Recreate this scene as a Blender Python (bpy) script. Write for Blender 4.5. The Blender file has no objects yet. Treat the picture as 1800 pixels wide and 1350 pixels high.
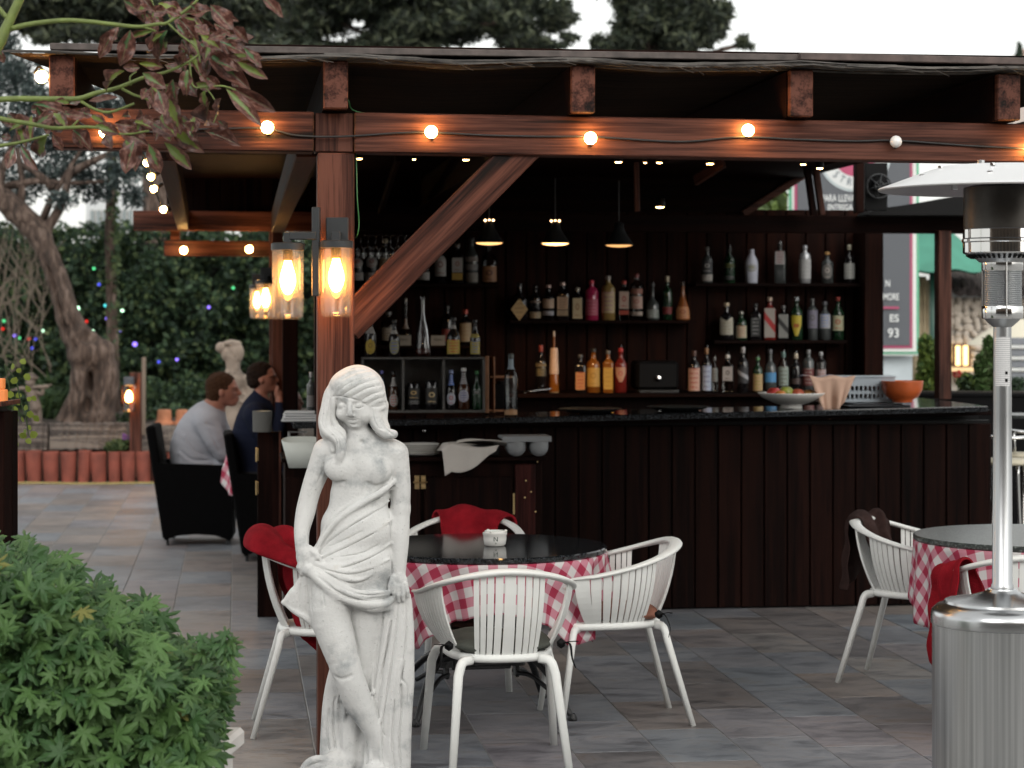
import bpy, bmesh, math, random
import numpy as np
from mathutils import Vector, Matrix, noise
SC = bpy.context.scene
COL = SC.collection
R = math.radians
# ------------------------------------------------------------------ camera
FPX, HZ, CH = 3900.0, 562.0, 1.70      # focal length and horizon (in 1800 px photo pixels), eye height
cam_d = bpy.data.cameras.new('camera')
cam = bpy.data.objects.new('camera', cam_d); COL.objects.link(cam)
cam.location = (0, 0, CH); cam.rotation_euler = (R(90), 0, 0)
cam_d.sensor_width = 36; cam_d.lens = 36 * FPX / 1800
cam_d.shift_y = -(675 - HZ) / 1800
cam_d.clip_start = 0.1; cam_d.clip_end = 600
cam_d.dof.use_dof = True; cam_d.dof.focus_distance = 8.4; cam_d.dof.aperture_fstop = 4.2
SC.camera = cam
# ------------------------------------------------------------------ world: bright pale evening sky
W = bpy.data.worlds.new('World'); SC.world = W; W.use_nodes = True
nt = W.node_tree; nt.nodes.clear()
out = nt.nodes.new('ShaderNodeOutputWorld'); bg = nt.nodes.new('ShaderNodeBackground')
sky = nt.nodes.new('ShaderNodeTexSky'); sky.sky_type = 'NISHITA'; sky.sun_disc = False
sky.sun_elevation = R(30); sky.sun_rotation = R(152); sky.dust_density = 3.0; sky.air_density = 1.0
hs = nt.nodes.new('ShaderNodeHueSaturation'); hs.inputs['Saturation'].default_value = 0.22
mx = nt.nodes.new('ShaderNodeMix'); mx.data_type = 'RGBA'; mx.blend_type = 'MULTIPLY'
mx.inputs['Factor'].default_value = 1.0; mx.inputs['B'].default_value = (1.0, 1.0, 0.97, 1)
mc = nt.nodes.new('ShaderNodeMix'); mc.data_type = 'RGBA'; mc.inputs['Factor'].default_value = 0.5
mc.inputs['B'].default_value = (4.9, 4.88, 4.78, 1)      # even veil of high cloud over the clear sky
nt.links.new(sky.outputs[0], hs.inputs['Color']); nt.links.new(hs.outputs[0], mc.inputs['A']); nt.links.new(mc.outputs['Result'], mx.inputs['A'])
nt.links.new(mx.outputs['Result'], bg.inputs['Color']); nt.links.new(bg.outputs[0], out.inputs[0])
bg.inputs['Strength'].default_value = 0.15
sun_d = bpy.data.lights.new('sun', 'SUN'); sun_d.energy = 0.5; sun_d.angle = R(30); sun_d.color = (1.0, 0.97, 0.93)
sun = bpy.data.objects.new('sun', sun_d); COL.objects.link(sun)
sun.rotation_euler = (R(58), 0, R(-28))        # soft light from behind the camera, high on the left
vs = SC.view_settings; vs.view_transform = 'Standard'; vs.look = 'None'; vs.exposure = 0.85; vs.gamma = 1.0
vs.use_curve_mapping = False
SC.render.engine = 'CYCLES'
cy = SC.cycles
cy.use_denoising = True; cy.max_bounces = 7; cy.diffuse_bounces = 3; cy.glossy_bounces = 3
cy.transmission_bounces = 4; cy.transparent_max_bounces = 12; cy.sample_clamp_indirect = 4.0
cy.caustics_reflective = False; cy.caustics_refractive = False
cy.use_adaptive_sampling = True; cy.adaptive_threshold = 0.02
rnd = random.Random(7)

# ------------------------------------------------------------------ helpers
def at(px, py, Y):
    """world point seen at photo pixel (px, py) at distance Y"""
    return Vector(((px - 900) / FPX * Y, Y, CH - (py - HZ) / FPX * Y))
def ground(px, py, z=0.0):
    Y = (CH - z) * FPX / (py - HZ)
    return Vector(((px - 900) / FPX * Y, Y, z))
TH = R(7.1)                     # the bar, the pergola and the floor tiles are turned 7 degrees
CT, ST = math.cos(TH), math.sin(TH)
def uv2w(a, b, z): return Vector((a * CT - b * ST, a * ST + b * CT, z))
def onb(px, py, b):
    """(a, z) in the pergola frame for photo pixel on plane b, plus distance Y"""
    t = (px - 900) / FPX
    Y = b / (CT - ST * t)
    return CT * t * Y + ST * Y, CH - (py - HZ) / FPX * Y

class MB:
    """collects simple shapes, then links them as one mesh object"""
    def __init__(s): s.v = []; s.f = []; s.uv = {}; s.m = []
    def add(s, vs_, fs_, uvs=None, mat=0):
        o = len(s.v); s.v += [tuple(v) for v in vs_]
        for i, f in enumerate(fs_):
            if uvs is not None: s.uv[len(s.f)] = uvs[i]
            s.f.append(tuple(o + k for k in f)); s.m.append(mat)
        return s
    def box(s, c, d, rz=0.0, bev=0.0, M=None, mat=0):
        x, y, z = d[0] / 2, d[1] / 2, d[2] / 2
        if bev <= 0:
            P = [(-x,-y,-z),(x,-y,-z),(x,y,-z),(-x,y,-z),(-x,-y,z),(x,-y,z),(x,y,z),(-x,y,z)]
            Fc = [(0,3,2,1),(4,5,6,7),(0,1,5,4),(1,2,6,5),(2,3,7,6),(3,0,4,7)]
        else:
            b = min(bev, x * .9, y * .9, z * .9); P = []; idx = {}
            for sx in (-1, 1):
                for sy in (-1, 1):
                    for sz in (-1, 1):
                        for ax in range(3):
                            p = [sx * (x - b), sy * (y - b), sz * (z - b)]
                            p[ax] = (sx * x, sy * y, sz * z)[ax]
                            idx[(sx, sy, sz, ax)] = len(P); P.append(tuple(p))
            Fc = []
            g = lambda *k: idx[k]
            for sx in (-1, 1): Fc.append((g(sx,-1,-1,0), g(sx,1,-1,0), g(sx,1,1,0), g(sx,-1,1,0)))
            for sy in (-1, 1): Fc.append((g(-1,sy,-1,1), g(1,sy,-1,1), g(1,sy,1,1), g(-1,sy,1,1)))
            for sz in (-1, 1): Fc.append((g(-1,-1,sz,2), g(1,-1,sz,2), g(1,1,sz,2), g(-1,1,sz,2)))
            for a_ in (-1, 1):
                for b_ in (-1, 1):
                    Fc.append((g(a_,b_,-1,0), g(a_,b_,1,0), g(a_,b_,1,1), g(a_,b_,-1,1)))
                    Fc.append((g(a_,-1,b_,0), g(a_,1,b_,0), g(a_,1,b_,2), g(a_,-1,b_,2)))
                    Fc.append((g(-1,a_,b_,1), g(1,a_,b_,1), g(1,a_,b_,2), g(-1,a_,b_,2)))
            for sx in (-1, 1):
                for sy in (-1, 1):
                    for sz in (-1, 1): Fc.append((g(sx,sy,sz,0), g(sx,sy,sz,1), g(sx,sy,sz,2)))
            # orient outward
            o2 = []
            for f in Fc:
                p = [Vector(P[k]) for k in f]; n = (p[1] - p[0]).cross(p[2] - p[0]); cc = sum(p, Vector()) / len(p)
                o2.append(f if n.dot(cc) > 0 else tuple(reversed(f)))
            Fc = o2
        if M is None: M = Matrix.Translation(Vector(c)) @ Matrix.Rotation(rz, 4, 'Z')
        else: M = M @ Matrix.Translation(Vector(c))
        return s.add([M @ Vector(p) for p in P], Fc, mat=mat)
    def beam(s, a, b, w, h, up=(0, 0, 1), bev=0.004, mat=0):
        """box bar from a to b, w wide (sideways) and h high"""
        a, b = Vector(a), Vector(b); d = b - a; L = d.length; d.normalize()
        up = Vector(up); sd = d.cross(up).normalized(); u = sd.cross(d).normalized()
        M = Matrix(((d.x, sd.x, u.x, 0), (d.y, sd.y, u.y, 0), (d.z, sd.z, u.z, 0), (0, 0, 0, 1)))
        return s.box((0, 0, 0), (L, w, h), bev=bev, M=Matrix.Translation((a + b) / 2) @ M, mat=mat)
    def tube(s, pts, r, n=8, sq=1.0, cap=True, mat=0, up=None, pw=2.0):
        """swept tube; r number or list; sq = flattening of the second axis; pw > 2 = squarer section"""
        pts = [Vector(p) for p in pts]; m = len(pts)
        rr = [r] * m if isinstance(r, (int, float)) else list(r)
        sqs = [sq] * m if isinstance(sq, (int, float)) else list(sq)
        T_ = []
        for i in range(m):
            t = pts[min(i + 1, m - 1)] - pts[max(i - 1, 0)]
            T_.append(t.normalized() if t.length > 1e-9 else Vector((0, 0, 1)))
        ref = Vector(up) if up else (Vector((0, 0, 1)) if abs(T_[0].z) < .9 else Vector((1, 0, 0)))
        nrm = (ref - T_[0] * ref.dot(T_[0])).normalized(); V_ = []
        for i in range(m):
            if up: nrm = (ref - T_[i] * ref.dot(T_[i])).normalized()
            else: nrm = (nrm - T_[i] * nrm.dot(T_[i])).normalized()
            bn = T_[i].cross(nrm)
            for k in range(n):
                a_ = 2 * math.pi * k / n + math.pi / n; ca, sa = math.cos(a_), math.sin(a_)
                if pw != 2.0:
                    ca = math.copysign(abs(ca) ** (2 / pw), ca); sa = math.copysign(abs(sa) ** (2 / pw), sa)
                V_.append(pts[i] + nrm * (ca * rr[i] * sqs[i]) + bn * (sa * rr[i]))
        Fc = []
        for i in range(m - 1):
            for k in range(n):
                k2 = (k + 1) % n
                Fc.append((i * n + k, i * n + k2, (i + 1) * n + k2, (i + 1) * n + k))
        if cap: Fc.append(tuple(range(n - 1, -1, -1))); Fc.append(tuple((m - 1) * n + k for k in range(n)))
        return s.add(V_, Fc, mat=mat)
    def lathe(s, prof, n=16, c=(0, 0, 0), M=None, mat=0, sx=1.0, sy=1.0, cap=False):
        V_ = []; m = len(prof)
        for (r, z) in prof:
            for k in range(n):
                a_ = 2 * math.pi * k / n
                V_.append(Vector((c[0] + r * math.cos(a_) * sx, c[1] + r * math.sin(a_) * sy, c[2] + z)))
        if M is not None: V_ = [M @ v for v in V_]
        Fc = []
        for i in range(m - 1):
            for k in range(n):
                k2 = (k + 1) % n
                Fc.append((i * n + k, i * n + k2, (i + 1) * n + k2, (i + 1) * n + k))
        if cap: Fc.append(tuple(range(n - 1, -1, -1))); Fc.append(tuple((m - 1) * n + k for k in range(n)))
        return s.add(V_, Fc, mat=mat)
    def grid(s, fn, nu, nv, closed_u=False, mat=0):
        V_ = []; U_ = []
        for j in range(nv + 1):
            for i in range(nu + 1):
                V_.append(fn(i / nu, j / nv)); U_.append((i / nu, j / nv))
        Fc = []; uvs = []
        for j in range(nv):
            for i in range(nu):
                q = (j * (nu + 1) + i, j * (nu + 1) + i + 1, (j + 1) * (nu + 1) + i + 1, (j + 1) * (nu + 1) + i)
                Fc.append(q); uvs.append([U_[k] for k in q])
        return s.add(V_, Fc, uvs, mat)
    def mesh(s, name, mats=(), smooth=False):
        me = bpy.data.meshes.new(name); me.from_pydata(s.v, [], s.f)
        for m_ in (mats if isinstance(mats, (list, tuple)) else [mats]): me.materials.append(m_)
        if s.uv:
            ul = me.uv_layers.new(name='uv')
            for p in me.polygons:
                u = s.uv.get(p.index)
                if u:
                    for li, c in zip(p.loop_indices, u): ul.data[li].uv = c
        if any(s.m): me.polygons.foreach_set('material_index', s.m)
        if smooth:
            me.polygons.foreach_set('use_smooth', [True] * len(me.polygons))
        me.validate(); me.update()
        return me
    def build(s, name, mats, parent=None, smooth=False, loc=None, rz=None):
        return link(name, s.mesh(name, mats, smooth), parent, loc, rz)
def link(name, me, parent=None, loc=None, rz=None):
    o = bpy.data.objects.new(name, me); COL.objects.link(o)
    if loc is not None: o.location = loc
    if rz is not None: o.rotation_euler = (0, 0, rz)
    if parent is not None: o.parent = parent
    return o
def sharp(o, ang=35):
    """smooth shading with crisp edges above the given angle"""
    me = o.data
    me.polygons.foreach_set('use_smooth', [True] * len(me.polygons))
    try: me.set_sharp_from_angle(angle=R(ang))
    except Exception: pass
    return o
def tag(o, label=None, cat=None, group=None, kind=None):
    if label: o['label'] = label
    if cat: o['category'] = cat
    if group: o['group'] = group
    if kind: o['kind'] = kind
    return o
def thing(name, label, cat, loc=(0, 0, 0), rz=0.0, group=None):
    o = bpy.data.objects.new(name, None); COL.objects.link(o)
    o.location = loc; o.rotation_euler = (0, 0, rz); o.empty_display_size = .1
    return tag(o, label, cat, group)
def kids(o): return [c for c in bpy.data.objects if c.parent == o]
def dup(root, loc, rz, label, group=None, sub=None):
    r = root.copy(); COL.objects.link(r); r.location = loc; r.rotation_euler = (0, 0, rz); r['label'] = label
    if group: r['group'] = group
    for ch in (sub or KIDS[root.name]):
        c = ch[0].copy(); COL.objects.link(c); c.parent = r
        for g in ch[1]:
            d = g.copy(); COL.objects.link(d); d.parent = c
    return r
KIDS = {}
def remember(root): KIDS[root.name] = [(c, list(c.children)) for c in root.children]
def smoothpath(pts, n=6):
    """Catmull-Rom through the points"""
    P = [Vector(p) for p in pts]; P = [P[0] * 2 - P[1]] + P + [P[-1] * 2 - P[-2]]; o = []
    for i in range(1, len(P) - 2):
        for k in range(n):
            t = k / n; a, b, c, d = P[i - 1:i + 3]
            o.append(.5 * ((2 * b) + (c - a) * t + (2 * a - 5 * b + 4 * c - d) * t * t + (3 * b - a - 3 * c + d) * t ** 3))
    o.append(P[-2]); return o
def subsurf(o, lv=1):
    m = o.modifiers.new('s', 'SUBSURF'); m.levels = lv; m.render_levels = lv; return o

# ------------------------------------------------------------------ materials
def new_mat(name):
    m = bpy.data.materials.new(name); m.use_nodes = True
    t = m.node_tree; b = t.nodes['Principled BSDF']
    return m, t, b
def plain(name, col, rough=.5, metal=0.0, emit=None, es=0.0, spec=None, coat=0, bump=0, bscale=60, var=0.0, vscale=8):
    m, t, b = new_mat(name)
    b.inputs['Base Color'].default_value = (*col, 1); b.inputs['Roughness'].default_value = rough
    b.inputs['Metallic'].default_value = metal
    if spec is not None: b.inputs['Specular IOR Level'].default_value = spec
    if coat: b.inputs['Coat Weight'].default_value = coat; b.inputs['Coat Roughness'].default_value = .1
    if emit: b.inputs['Emission Color'].default_value = (*emit, 1); b.inputs['Emission Strength'].default_value = es
    tc = None
    if bump or var:
        tc = t.nodes.new('ShaderNodeTexCoord')
    if var:
        n = t.nodes.new('ShaderNodeTexNoise'); n.inputs['Scale'].default_value = vscale; n.inputs['Detail'].default_value = 6
        t.links.new(tc.outputs['Object'], n.inputs['Vector'])
        mp = t.nodes.new('ShaderNodeMapRange'); mp.inputs[1].default_value = .3; mp.inputs[2].default_value = .7
        mp.inputs[3].default_value = 1 - var; mp.inputs[4].default_value = 1 + var
        t.links.new(n.outputs[0], mp.inputs[0])
        mm = t.nodes.new('ShaderNodeMix'); mm.data_type = 'RGBA'; mm.blend_type = 'MULTIPLY'; mm.inputs['Factor'].default_value = 1
        mm.inputs['A'].default_value = (*col, 1); t.links.new(mp.outputs[0], mm.inputs['B'])
        t.links.new(mm.outputs['Result'], b.inputs['Base Color'])
    if bump:
        n = t.nodes.new('ShaderNodeTexNoise'); n.inputs['Scale'].default_value = bscale; n.inputs['Detail'].default_value = 5
        t.links.new(tc.outputs['Object'], n.inputs['Vector'])
        bp = t.nodes.new('ShaderNodeBump'); bp.inputs['Strength'].default_value = bump; bp.inputs['Distance'].default_value = .01
        t.links.new(n.outputs[0], bp.inputs['Height']); t.links.new(bp.outputs[0], b.inputs['Normal'])
    return m
def ramp(t, fac, stops, interp='LINEAR'):
    r = t.nodes.new('ShaderNodeValToRGB'); r.color_ramp.interpolation = interp
    e = r.color_ramp.elements
    while len(e) > 1: e.remove(e[-1])
    e[0].position = stops[0][0]; e[0].color = (*stops[0][1], 1)
    for p, c in stops[1:]:
        k = e.new(p); k.color = (*c, 1)
    t.links.new(fac, r.inputs[0]); return r
def wood(name, axis, dark, mid, light, rough=.45, scale=1.0, knots=True, wear=0.0, spec=.5):
    """stained timber with grain along the given object axis"""
    m, t, b = new_mat(name)
    tc = t.nodes.new('ShaderNodeTexCoord'); oi = t.nodes.new('ShaderNodeObjectInfo')
    ad = t.nodes.new('ShaderNodeVectorMath'); ad.operation = 'MULTIPLY_ADD'
    cmb = t.nodes.new('ShaderNodeCombineXYZ')
    for k in range(3): t.links.new(oi.outputs['Random'], cmb.inputs[k])
    t.links.new(cmb.outputs[0], ad.inputs[0]); ad.inputs[1].default_value = (37, 23, 51)
    t.links.new(tc.outputs['Object'], ad.inputs[2])
    mp = t.nodes.new('ShaderNodeMapping'); sc = [18 * scale] * 3; sc[axis] = .7 * scale; mp.inputs['Scale'].default_value = sc
    t.links.new(ad.outputs[0], mp.inputs[0])
    n1 = t.nodes.new('ShaderNodeTexNoise'); n1.inputs['Scale'].default_value = 1.0; n1.inputs['Detail'].default_value = 8
    n1.inputs['Roughness'].default_value = .62; n1.inputs['Distortion'].default_value = .35
    t.links.new(mp.outputs[0], n1.inputs['Vector'])
    mp2 = t.nodes.new('ShaderNodeMapping'); sc = [120 * scale] * 3; sc[axis] = 4 * scale; mp2.inputs['Scale'].default_value = sc
    t.links.new(ad.outputs[0], mp2.inputs[0])
    n2 = t.nodes.new('ShaderNodeTexNoise'); n2.inputs['Scale'].default_value = 1.0; n2.inputs['Detail'].default_value = 4
    t.links.new(mp2.outputs[0], n2.inputs['Vector'])
    mx = t.nodes.new('ShaderNodeMath'); mx.operation = 'MULTIPLY_ADD'; mx.inputs[1].default_value = .35
    t.links.new(n2.outputs[0], mx.inputs[0]); t.links.new(n1.outputs[0], mx.inputs[2])
    r = ramp(t, mx.outputs[0], [(.50, dark), (.62, mid), (.77, light)])
    br = t.nodes.new('ShaderNodeMapRange'); br.inputs[3].default_value = .75; br.inputs[4].default_value = 1.25
    t.links.new(oi.outputs['Random'], br.inputs[0])
    mu = t.nodes.new('ShaderNodeMix'); mu.data_type = 'RGBA'; mu.blend_type = 'MULTIPLY'; mu.inputs['Factor'].default_value = 1
    t.links.new(r.outputs[0], mu.inputs['A']); t.links.new(br.outputs[0], mu.inputs['B'])
    last = mu.outputs['Result']
    if knots:
        mk = t.nodes.new('ShaderNodeMapping'); sc = [3.2] * 3; sc[axis] = 1.3; mk.inputs['Scale'].default_value = sc
        t.links.new(ad.outputs[0], mk.inputs[0])
        v = t.nodes.new('ShaderNodeTexVoronoi'); v.inputs['Scale'].default_value = 1.5; t.links.new(mk.outputs[0], v.inputs['Vector'])
        kr = t.nodes.new('ShaderNodeMapRange'); kr.inputs[1].default_value = .03; kr.inputs[2].default_value = .11
        kr.inputs[3].default_value = .25; kr.inputs[4].default_value = 1
        t.links.new(v.outputs['Distance'], kr.inputs[0])
        m2 = t.nodes.new('ShaderNodeMix'); m2.data_type = 'RGBA'; m2.blend_type = 'MULTIPLY'; m2.inputs['Factor'].default_value = 1
        t.links.new(last, m2.inputs['A']); t.links.new(kr.outputs[0], m2.inputs['B']); last = m2.outputs['Result']
    t.links.new(last, b.inputs['Base Color'])
    rr = t.nodes.new('ShaderNodeMapRange'); rr.inputs[3].default_value = rough - .1; rr.inputs[4].default_value = rough + .18
    t.links.new(n1.outputs[0], rr.inputs[0]); t.links.new(rr.outputs[0], b.inputs['Roughness'])
    b.inputs['Specular IOR Level'].default_value = spec
    bp = t.nodes.new('ShaderNodeBump'); bp.inputs['Strength'].default_value = .35; bp.inputs['Distance'].default_value = .004
    t.links.new(mx.outputs[0], bp.inputs['Height']); t.links.new(bp.outputs[0], b.inputs['Normal'])
    return m
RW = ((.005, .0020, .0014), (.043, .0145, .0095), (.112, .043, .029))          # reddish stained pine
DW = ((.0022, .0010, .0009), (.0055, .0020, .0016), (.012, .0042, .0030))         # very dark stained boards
M = {}
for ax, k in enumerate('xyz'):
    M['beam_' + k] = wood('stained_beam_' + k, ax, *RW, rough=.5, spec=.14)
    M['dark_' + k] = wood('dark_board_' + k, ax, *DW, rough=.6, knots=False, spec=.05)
def glass(name, col=(1, 1, 1), tint=1.0, rough=.03):
    """thin clear glass: mostly see-through, fresnel gloss on top"""
    m, t, b = new_mat(name); t.nodes.remove(b); o = t.nodes['Material Output']
    tr = t.nodes.new('ShaderNodeBsdfTransparent'); tr.inputs[0].default_value = (*col, 1)
    gl = t.nodes.new('ShaderNodeBsdfGlossy'); gl.inputs['Roughness'].default_value = rough
    fr = t.nodes.new('ShaderNodeFresnel'); fr.inputs[0].default_value = 1.3
    mp = t.nodes.new('ShaderNodeMath'); mp.operation = 'MULTIPLY_ADD'; mp.inputs[1].default_value = 1.0; mp.inputs[2].default_value = .03
    t.links.new(fr.outputs[0], mp.inputs[0])
    mx = t.nodes.new('ShaderNodeMixShader'); t.links.new(mp.outputs[0], mx.inputs[0])
    t.links.new(tr.outputs[0], mx.inputs[1]); t.links.new(gl.outputs[0], mx.inputs[2]); t.links.new(mx.outputs[0], o.inputs[0])
    return m
def emis(name, col, s):
    m, t, b = new_mat(name); t.nodes.remove(b); o = t.nodes['Material Output']
    e = t.nodes.new('ShaderNodeEmission'); e.inputs[0].default_value = (*col, 1); e.inputs[1].default_value = s
    t.links.new(e.outputs[0], o.inputs[0]); return m
M['glass'] = glass('clear_glass')
M['mid_x'] = wood('shaded_beam_x', 0, (.003, .0012, .001), (.018, .007, .005), (.045, .018, .012), rough=.55, spec=.12)  # darker copy of the beam wood, roof shade put into its colour
M['bulb'] = emis('warm_bulb', (1, .52, .15), 62)
M['bulb_small'] = emis('warm_bulb_small', (1, .55, .20), 22)
M['filament'] = emis('lantern_bulb', (1, .42, .09), 36)
M['pend'] = emis('pendant_glow', (1, .62, .30), 6)
M['black'] = plain('black_metal', (.02, .022, .024), .45)
M['blackp'] = plain('black_plastic', (.004, .004, .0045), .5, spec=.12)
M['steel'] = plain('brushed_steel', (.42, .43, .44), .30, 1.0)
M['chrome'] = plain('chrome', (.75, .75, .75), .08, 1.0)
M['white_plastic'] = plain('white_plastic', (.72, .73, .71), .38, var=.05, vscale=5)
M['iron'] = plain('cast_iron', (.006, .006, .007), .42, .0, bump=.3, bscale=90)
M['brass'] = plain('brass', (.55, .40, .20), .3, 1.0)
M['china'] = plain('white_china', (.75, .74, .71), .2)
M['cable'] = plain('black_cable', (.012, .011, .011), .5)
# ------------------------------------------------------------------ sculpting field (continuous bodies)
class Field:
    """signed distance field on a grid; front = toward +d (third axis)"""
    def __init__(s, lo, hi, step):
        s.lo = np.array(lo, float); s.step = step
        s.n = [int((hi[i] - lo[i]) / step) + 1 for i in range(3)]
        s.ax = [(lo[i] + step * np.arange(s.n[i])).astype(np.float32) for i in range(3)]
        s.D = np.full(s.n, 50.0, np.float32)
    def win(s, lo, hi):
        sl = []
        for i in range(3):
            a = max(0, int((lo[i] - s.lo[i]) / s.step)); b = min(s.n[i], int((hi[i] - s.lo[i]) / s.step) + 2)
            if b <= a: return None
            sl.append(slice(a, b))
        g = np.meshgrid(s.ax[0][sl[0]], s.ax[1][sl[1]], s.ax[2][sl[2]], indexing='ij', sparse=True)
        return tuple(sl), g
    def mix(s, sl, d, k, op):
        A = s.D[sl]
        if op == 'add':
            if k > 0: h = np.maximum(k - np.abs(A - d), 0) / k; s.D[sl] = np.minimum(A, d) - h * h * k / 4
            else: s.D[sl] = np.minimum(A, d)
        else:
            d = -d
            if k > 0: h = np.maximum(k - np.abs(A - d), 0) / k; s.D[sl] = np.maximum(A, d) + h * h * k / 4
            else: s.D[sl] = np.maximum(A, d)
    def cap(s, a, b, ra, rb=None, k=6.0, op='add', sq=1.0):
        """tapered capsule; sq < 1 flattens it in depth"""
        rb = ra if rb is None else rb
        a = np.array(a, float); b = np.array(b, float); m = max(ra, rb) + k + 2 * s.step
        w = s.win(np.minimum(a, b) - m, np.maximum(a, b) + m)
        if w is None: return
        sl, g = w; ba = b - a; isq = 1 / sq
        pa = [g[0] - a[0], g[1] - a[1], (g[2] - a[2]) * isq]; bb = [ba[0], ba[1], ba[2] * isq]
        q = bb[0] ** 2 + bb[1] ** 2 + bb[2] ** 2 + 1e-9
        t = np.clip((pa[0] * bb[0] + pa[1] * bb[1] + pa[2] * bb[2]) / q, 0, 1)
        d = np.sqrt((pa[0] - t * bb[0]) ** 2 + (pa[1] - t * bb[1]) ** 2 + (pa[2] - t * bb[2]) ** 2) - (ra + (rb - ra) * t)
        if sq < 1: d = d * sq ** .5
        s.mix(sl, d.astype(np.float32), k, op)
    def ell(s, c, r, k=6.0, op='add', rz=0.0):
        c = np.array(c, float); r = np.array(r, float); m = r.max() + k + 2 * s.step
        w = s.win(c - m, c + m)
        if w is None: return
        sl, g = w; x, y, z = g[0] - c[0], g[1] - c[1], g[2] - c[2]
        if rz: ca, sa = math.cos(rz), math.sin(rz); x, y = x * ca + y * sa, -x * sa + y * ca
        k0 = np.sqrt((x / r[0]) ** 2 + (y / r[1]) ** 2 + (z / r[2]) ** 2) + 1e-6
        k1 = np.sqrt((x / r[0] ** 2) ** 2 + (y / r[1] ** 2) ** 2 + (z / r[2] ** 2) ** 2) + 1e-6
        s.mix(sl, (k0 * (k0 - 1) / k1).astype(np.float32), k, op)
    def chain(s, pts, rs, k=6.0, op='add', sq=1.0, smooth=5):
        """one smooth tapered tube through the points, blended in once"""
        if smooth > 1 and len(pts) > 2:
            P = smoothpath(pts, smooth); rr = smoothpath([(r, 0, 0) for r in rs], smooth)
            pts = [(p.x, p.y, p.z) for p in P]; rs = [max(.4, r.x) for r in rr]
        m = max(rs) + k + 2 * s.step; P = np.array(pts, float)
        w = s.win(P.min(0) - m, P.max(0) + m)
        if w is None: return
        sl, g = w; shp = s.D[sl].shape; d = np.full(shp, 60.0, np.float32); isq = 1 / sq
        lo = np.array([s.ax[i][sl[i].start] for i in range(3)])
        for i in range(len(pts) - 1):
            A_, B_ = P[i], P[i + 1]; mm = max(rs[i], rs[i + 1]) + k + 2 * s.step
            l = np.minimum(A_, B_) - mm; h = np.maximum(A_, B_) + mm; q = []
            for c in range(3):
                u0 = max(0, int((l[c] - lo[c]) / s.step)); u1 = min(shp[c], int((h[c] - lo[c]) / s.step) + 2); q.append(slice(u0, max(u0, u1)))
            if any(x.stop <= x.start for x in q): continue
            gx = g[0][q[0]]; gy = g[1][:, q[1]]; gz = g[2][:, :, q[2]]
            ba = B_ - A_; bb = (ba[0], ba[1], ba[2] * isq); pa = (gx - A_[0], gy - A_[1], (gz - A_[2]) * isq)
            Q = bb[0] ** 2 + bb[1] ** 2 + bb[2] ** 2 + 1e-9
            t = np.clip((pa[0] * bb[0] + pa[1] * bb[1] + pa[2] * bb[2]) / Q, 0, 1)
            e = np.sqrt((pa[0] - t * bb[0]) ** 2 + (pa[1] - t * bb[1]) ** 2 + (pa[2] - t * bb[2]) ** 2) - (rs[i] + (rs[i + 1] - rs[i]) * t)
            if sq < 1: e = e * sq ** .5
            d[tuple(q)] = np.minimum(d[tuple(q)], e)
        s.mix(sl, d, k, op)
    def front(s, x, y, back=False):
        i = min(max(int(round((x - s.lo[0]) / s.step)), 0), s.n[0] - 1); j = min(max(int(round((y - s.lo[1]) / s.step)), 0), s.n[1] - 1)
        c = s.D[i, j, :]; w = np.nonzero(c < 0)[0]
        if len(w) == 0: return None
        return float(s.ax[2][w[0] if back else w[-1]])
    def stroke(s, pts, r, k=3.0, op='add', lift=0.0, n=5, taper=True, back=False, sq=1.0):
        """a ridge or groove drawn on the front surface through 2-d points"""
        P = smoothpath([(p[0], p[1], 0) for p in pts], n); Q = []
        for p in P:
            d = s.front(p.x, p.y, back)
            Q.append(None if d is None else (p.x, p.y, d + lift))
        ok = [q for q in Q if q]
        if len(ok) < 2: return
        # median-like smoothing of depth
        ds = [q[2] for q in ok]
        ds = [sum(ds[max(0, i - 2):i + 3]) / len(ds[max(0, i - 2):i + 3]) for i in range(len(ds))]
        ok = [(q[0], q[1], d) for q, d in zip(ok, ds)]; m = len(ok)
        rr = [r * ((.35 + .65 * math.sin(math.pi * (i + .5) / m) ** .6) if taper else 1.0) for i in range(m)]
        s.chain(ok, rr, k, op, sq, 0)
    def relief(s, seed=0, amp=1.0, freq=.03):
        rs = np.random.RandomState(seed); g = np.meshgrid(*s.ax, indexing='ij', sparse=True); acc = 0
        for i in range(5):
            v = rs.randn(3) * freq; acc = acc + np.sin(g[0] * v[0] + g[1] * v[1] + g[2] * v[2] + rs.rand() * 6)
        s.D += (acc * amp / 3).astype(np.float32)
    def surface(s):
        """surface nets -> verts (field units), quads"""
        D = s.D; ins = D < 0
        c = np.zeros([n - 1 for n in s.n], np.uint8)
        for i in (0, 1):
            for j in (0, 1):
                for k in (0, 1): c += ins[i:s.n[0] - 1 + i, j:s.n[1] - 1 + j, k:s.n[2] - 1 + k]
        cells = np.argwhere((c > 0) & (c < 8)); N = len(cells)
        idx = np.full(c.shape, -1, np.int32); idx[tuple(cells.T)] = np.arange(N)
        acc = np.zeros((N, 3)); cnt = np.zeros(N)
        cor = [(i, j, k) for i in (0, 1) for j in (0, 1) for k in (0, 1)]
        for p in cor:
            for ax in range(3):
                if p[ax]: continue
                q = list(p); q[ax] = 1
                A = D[cells[:, 0] + p[0], cells[:, 1] + p[1], cells[:, 2] + p[2]]; B = D[cells[:, 0] + q[0], cells[:, 1] + q[1], cells[:, 2] + q[2]]
                m = (A < 0) != (B < 0); t = np.where(m, A / (A - B + 1e-12), 0)
                pt = np.array(p, float)[None, :].repeat(N, 0); pt[:, ax] += t
                acc += pt * m[:, None]; cnt += m
        V = (cells + acc / cnt[:, None]) * s.step + s.lo
        F_ = []
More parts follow.
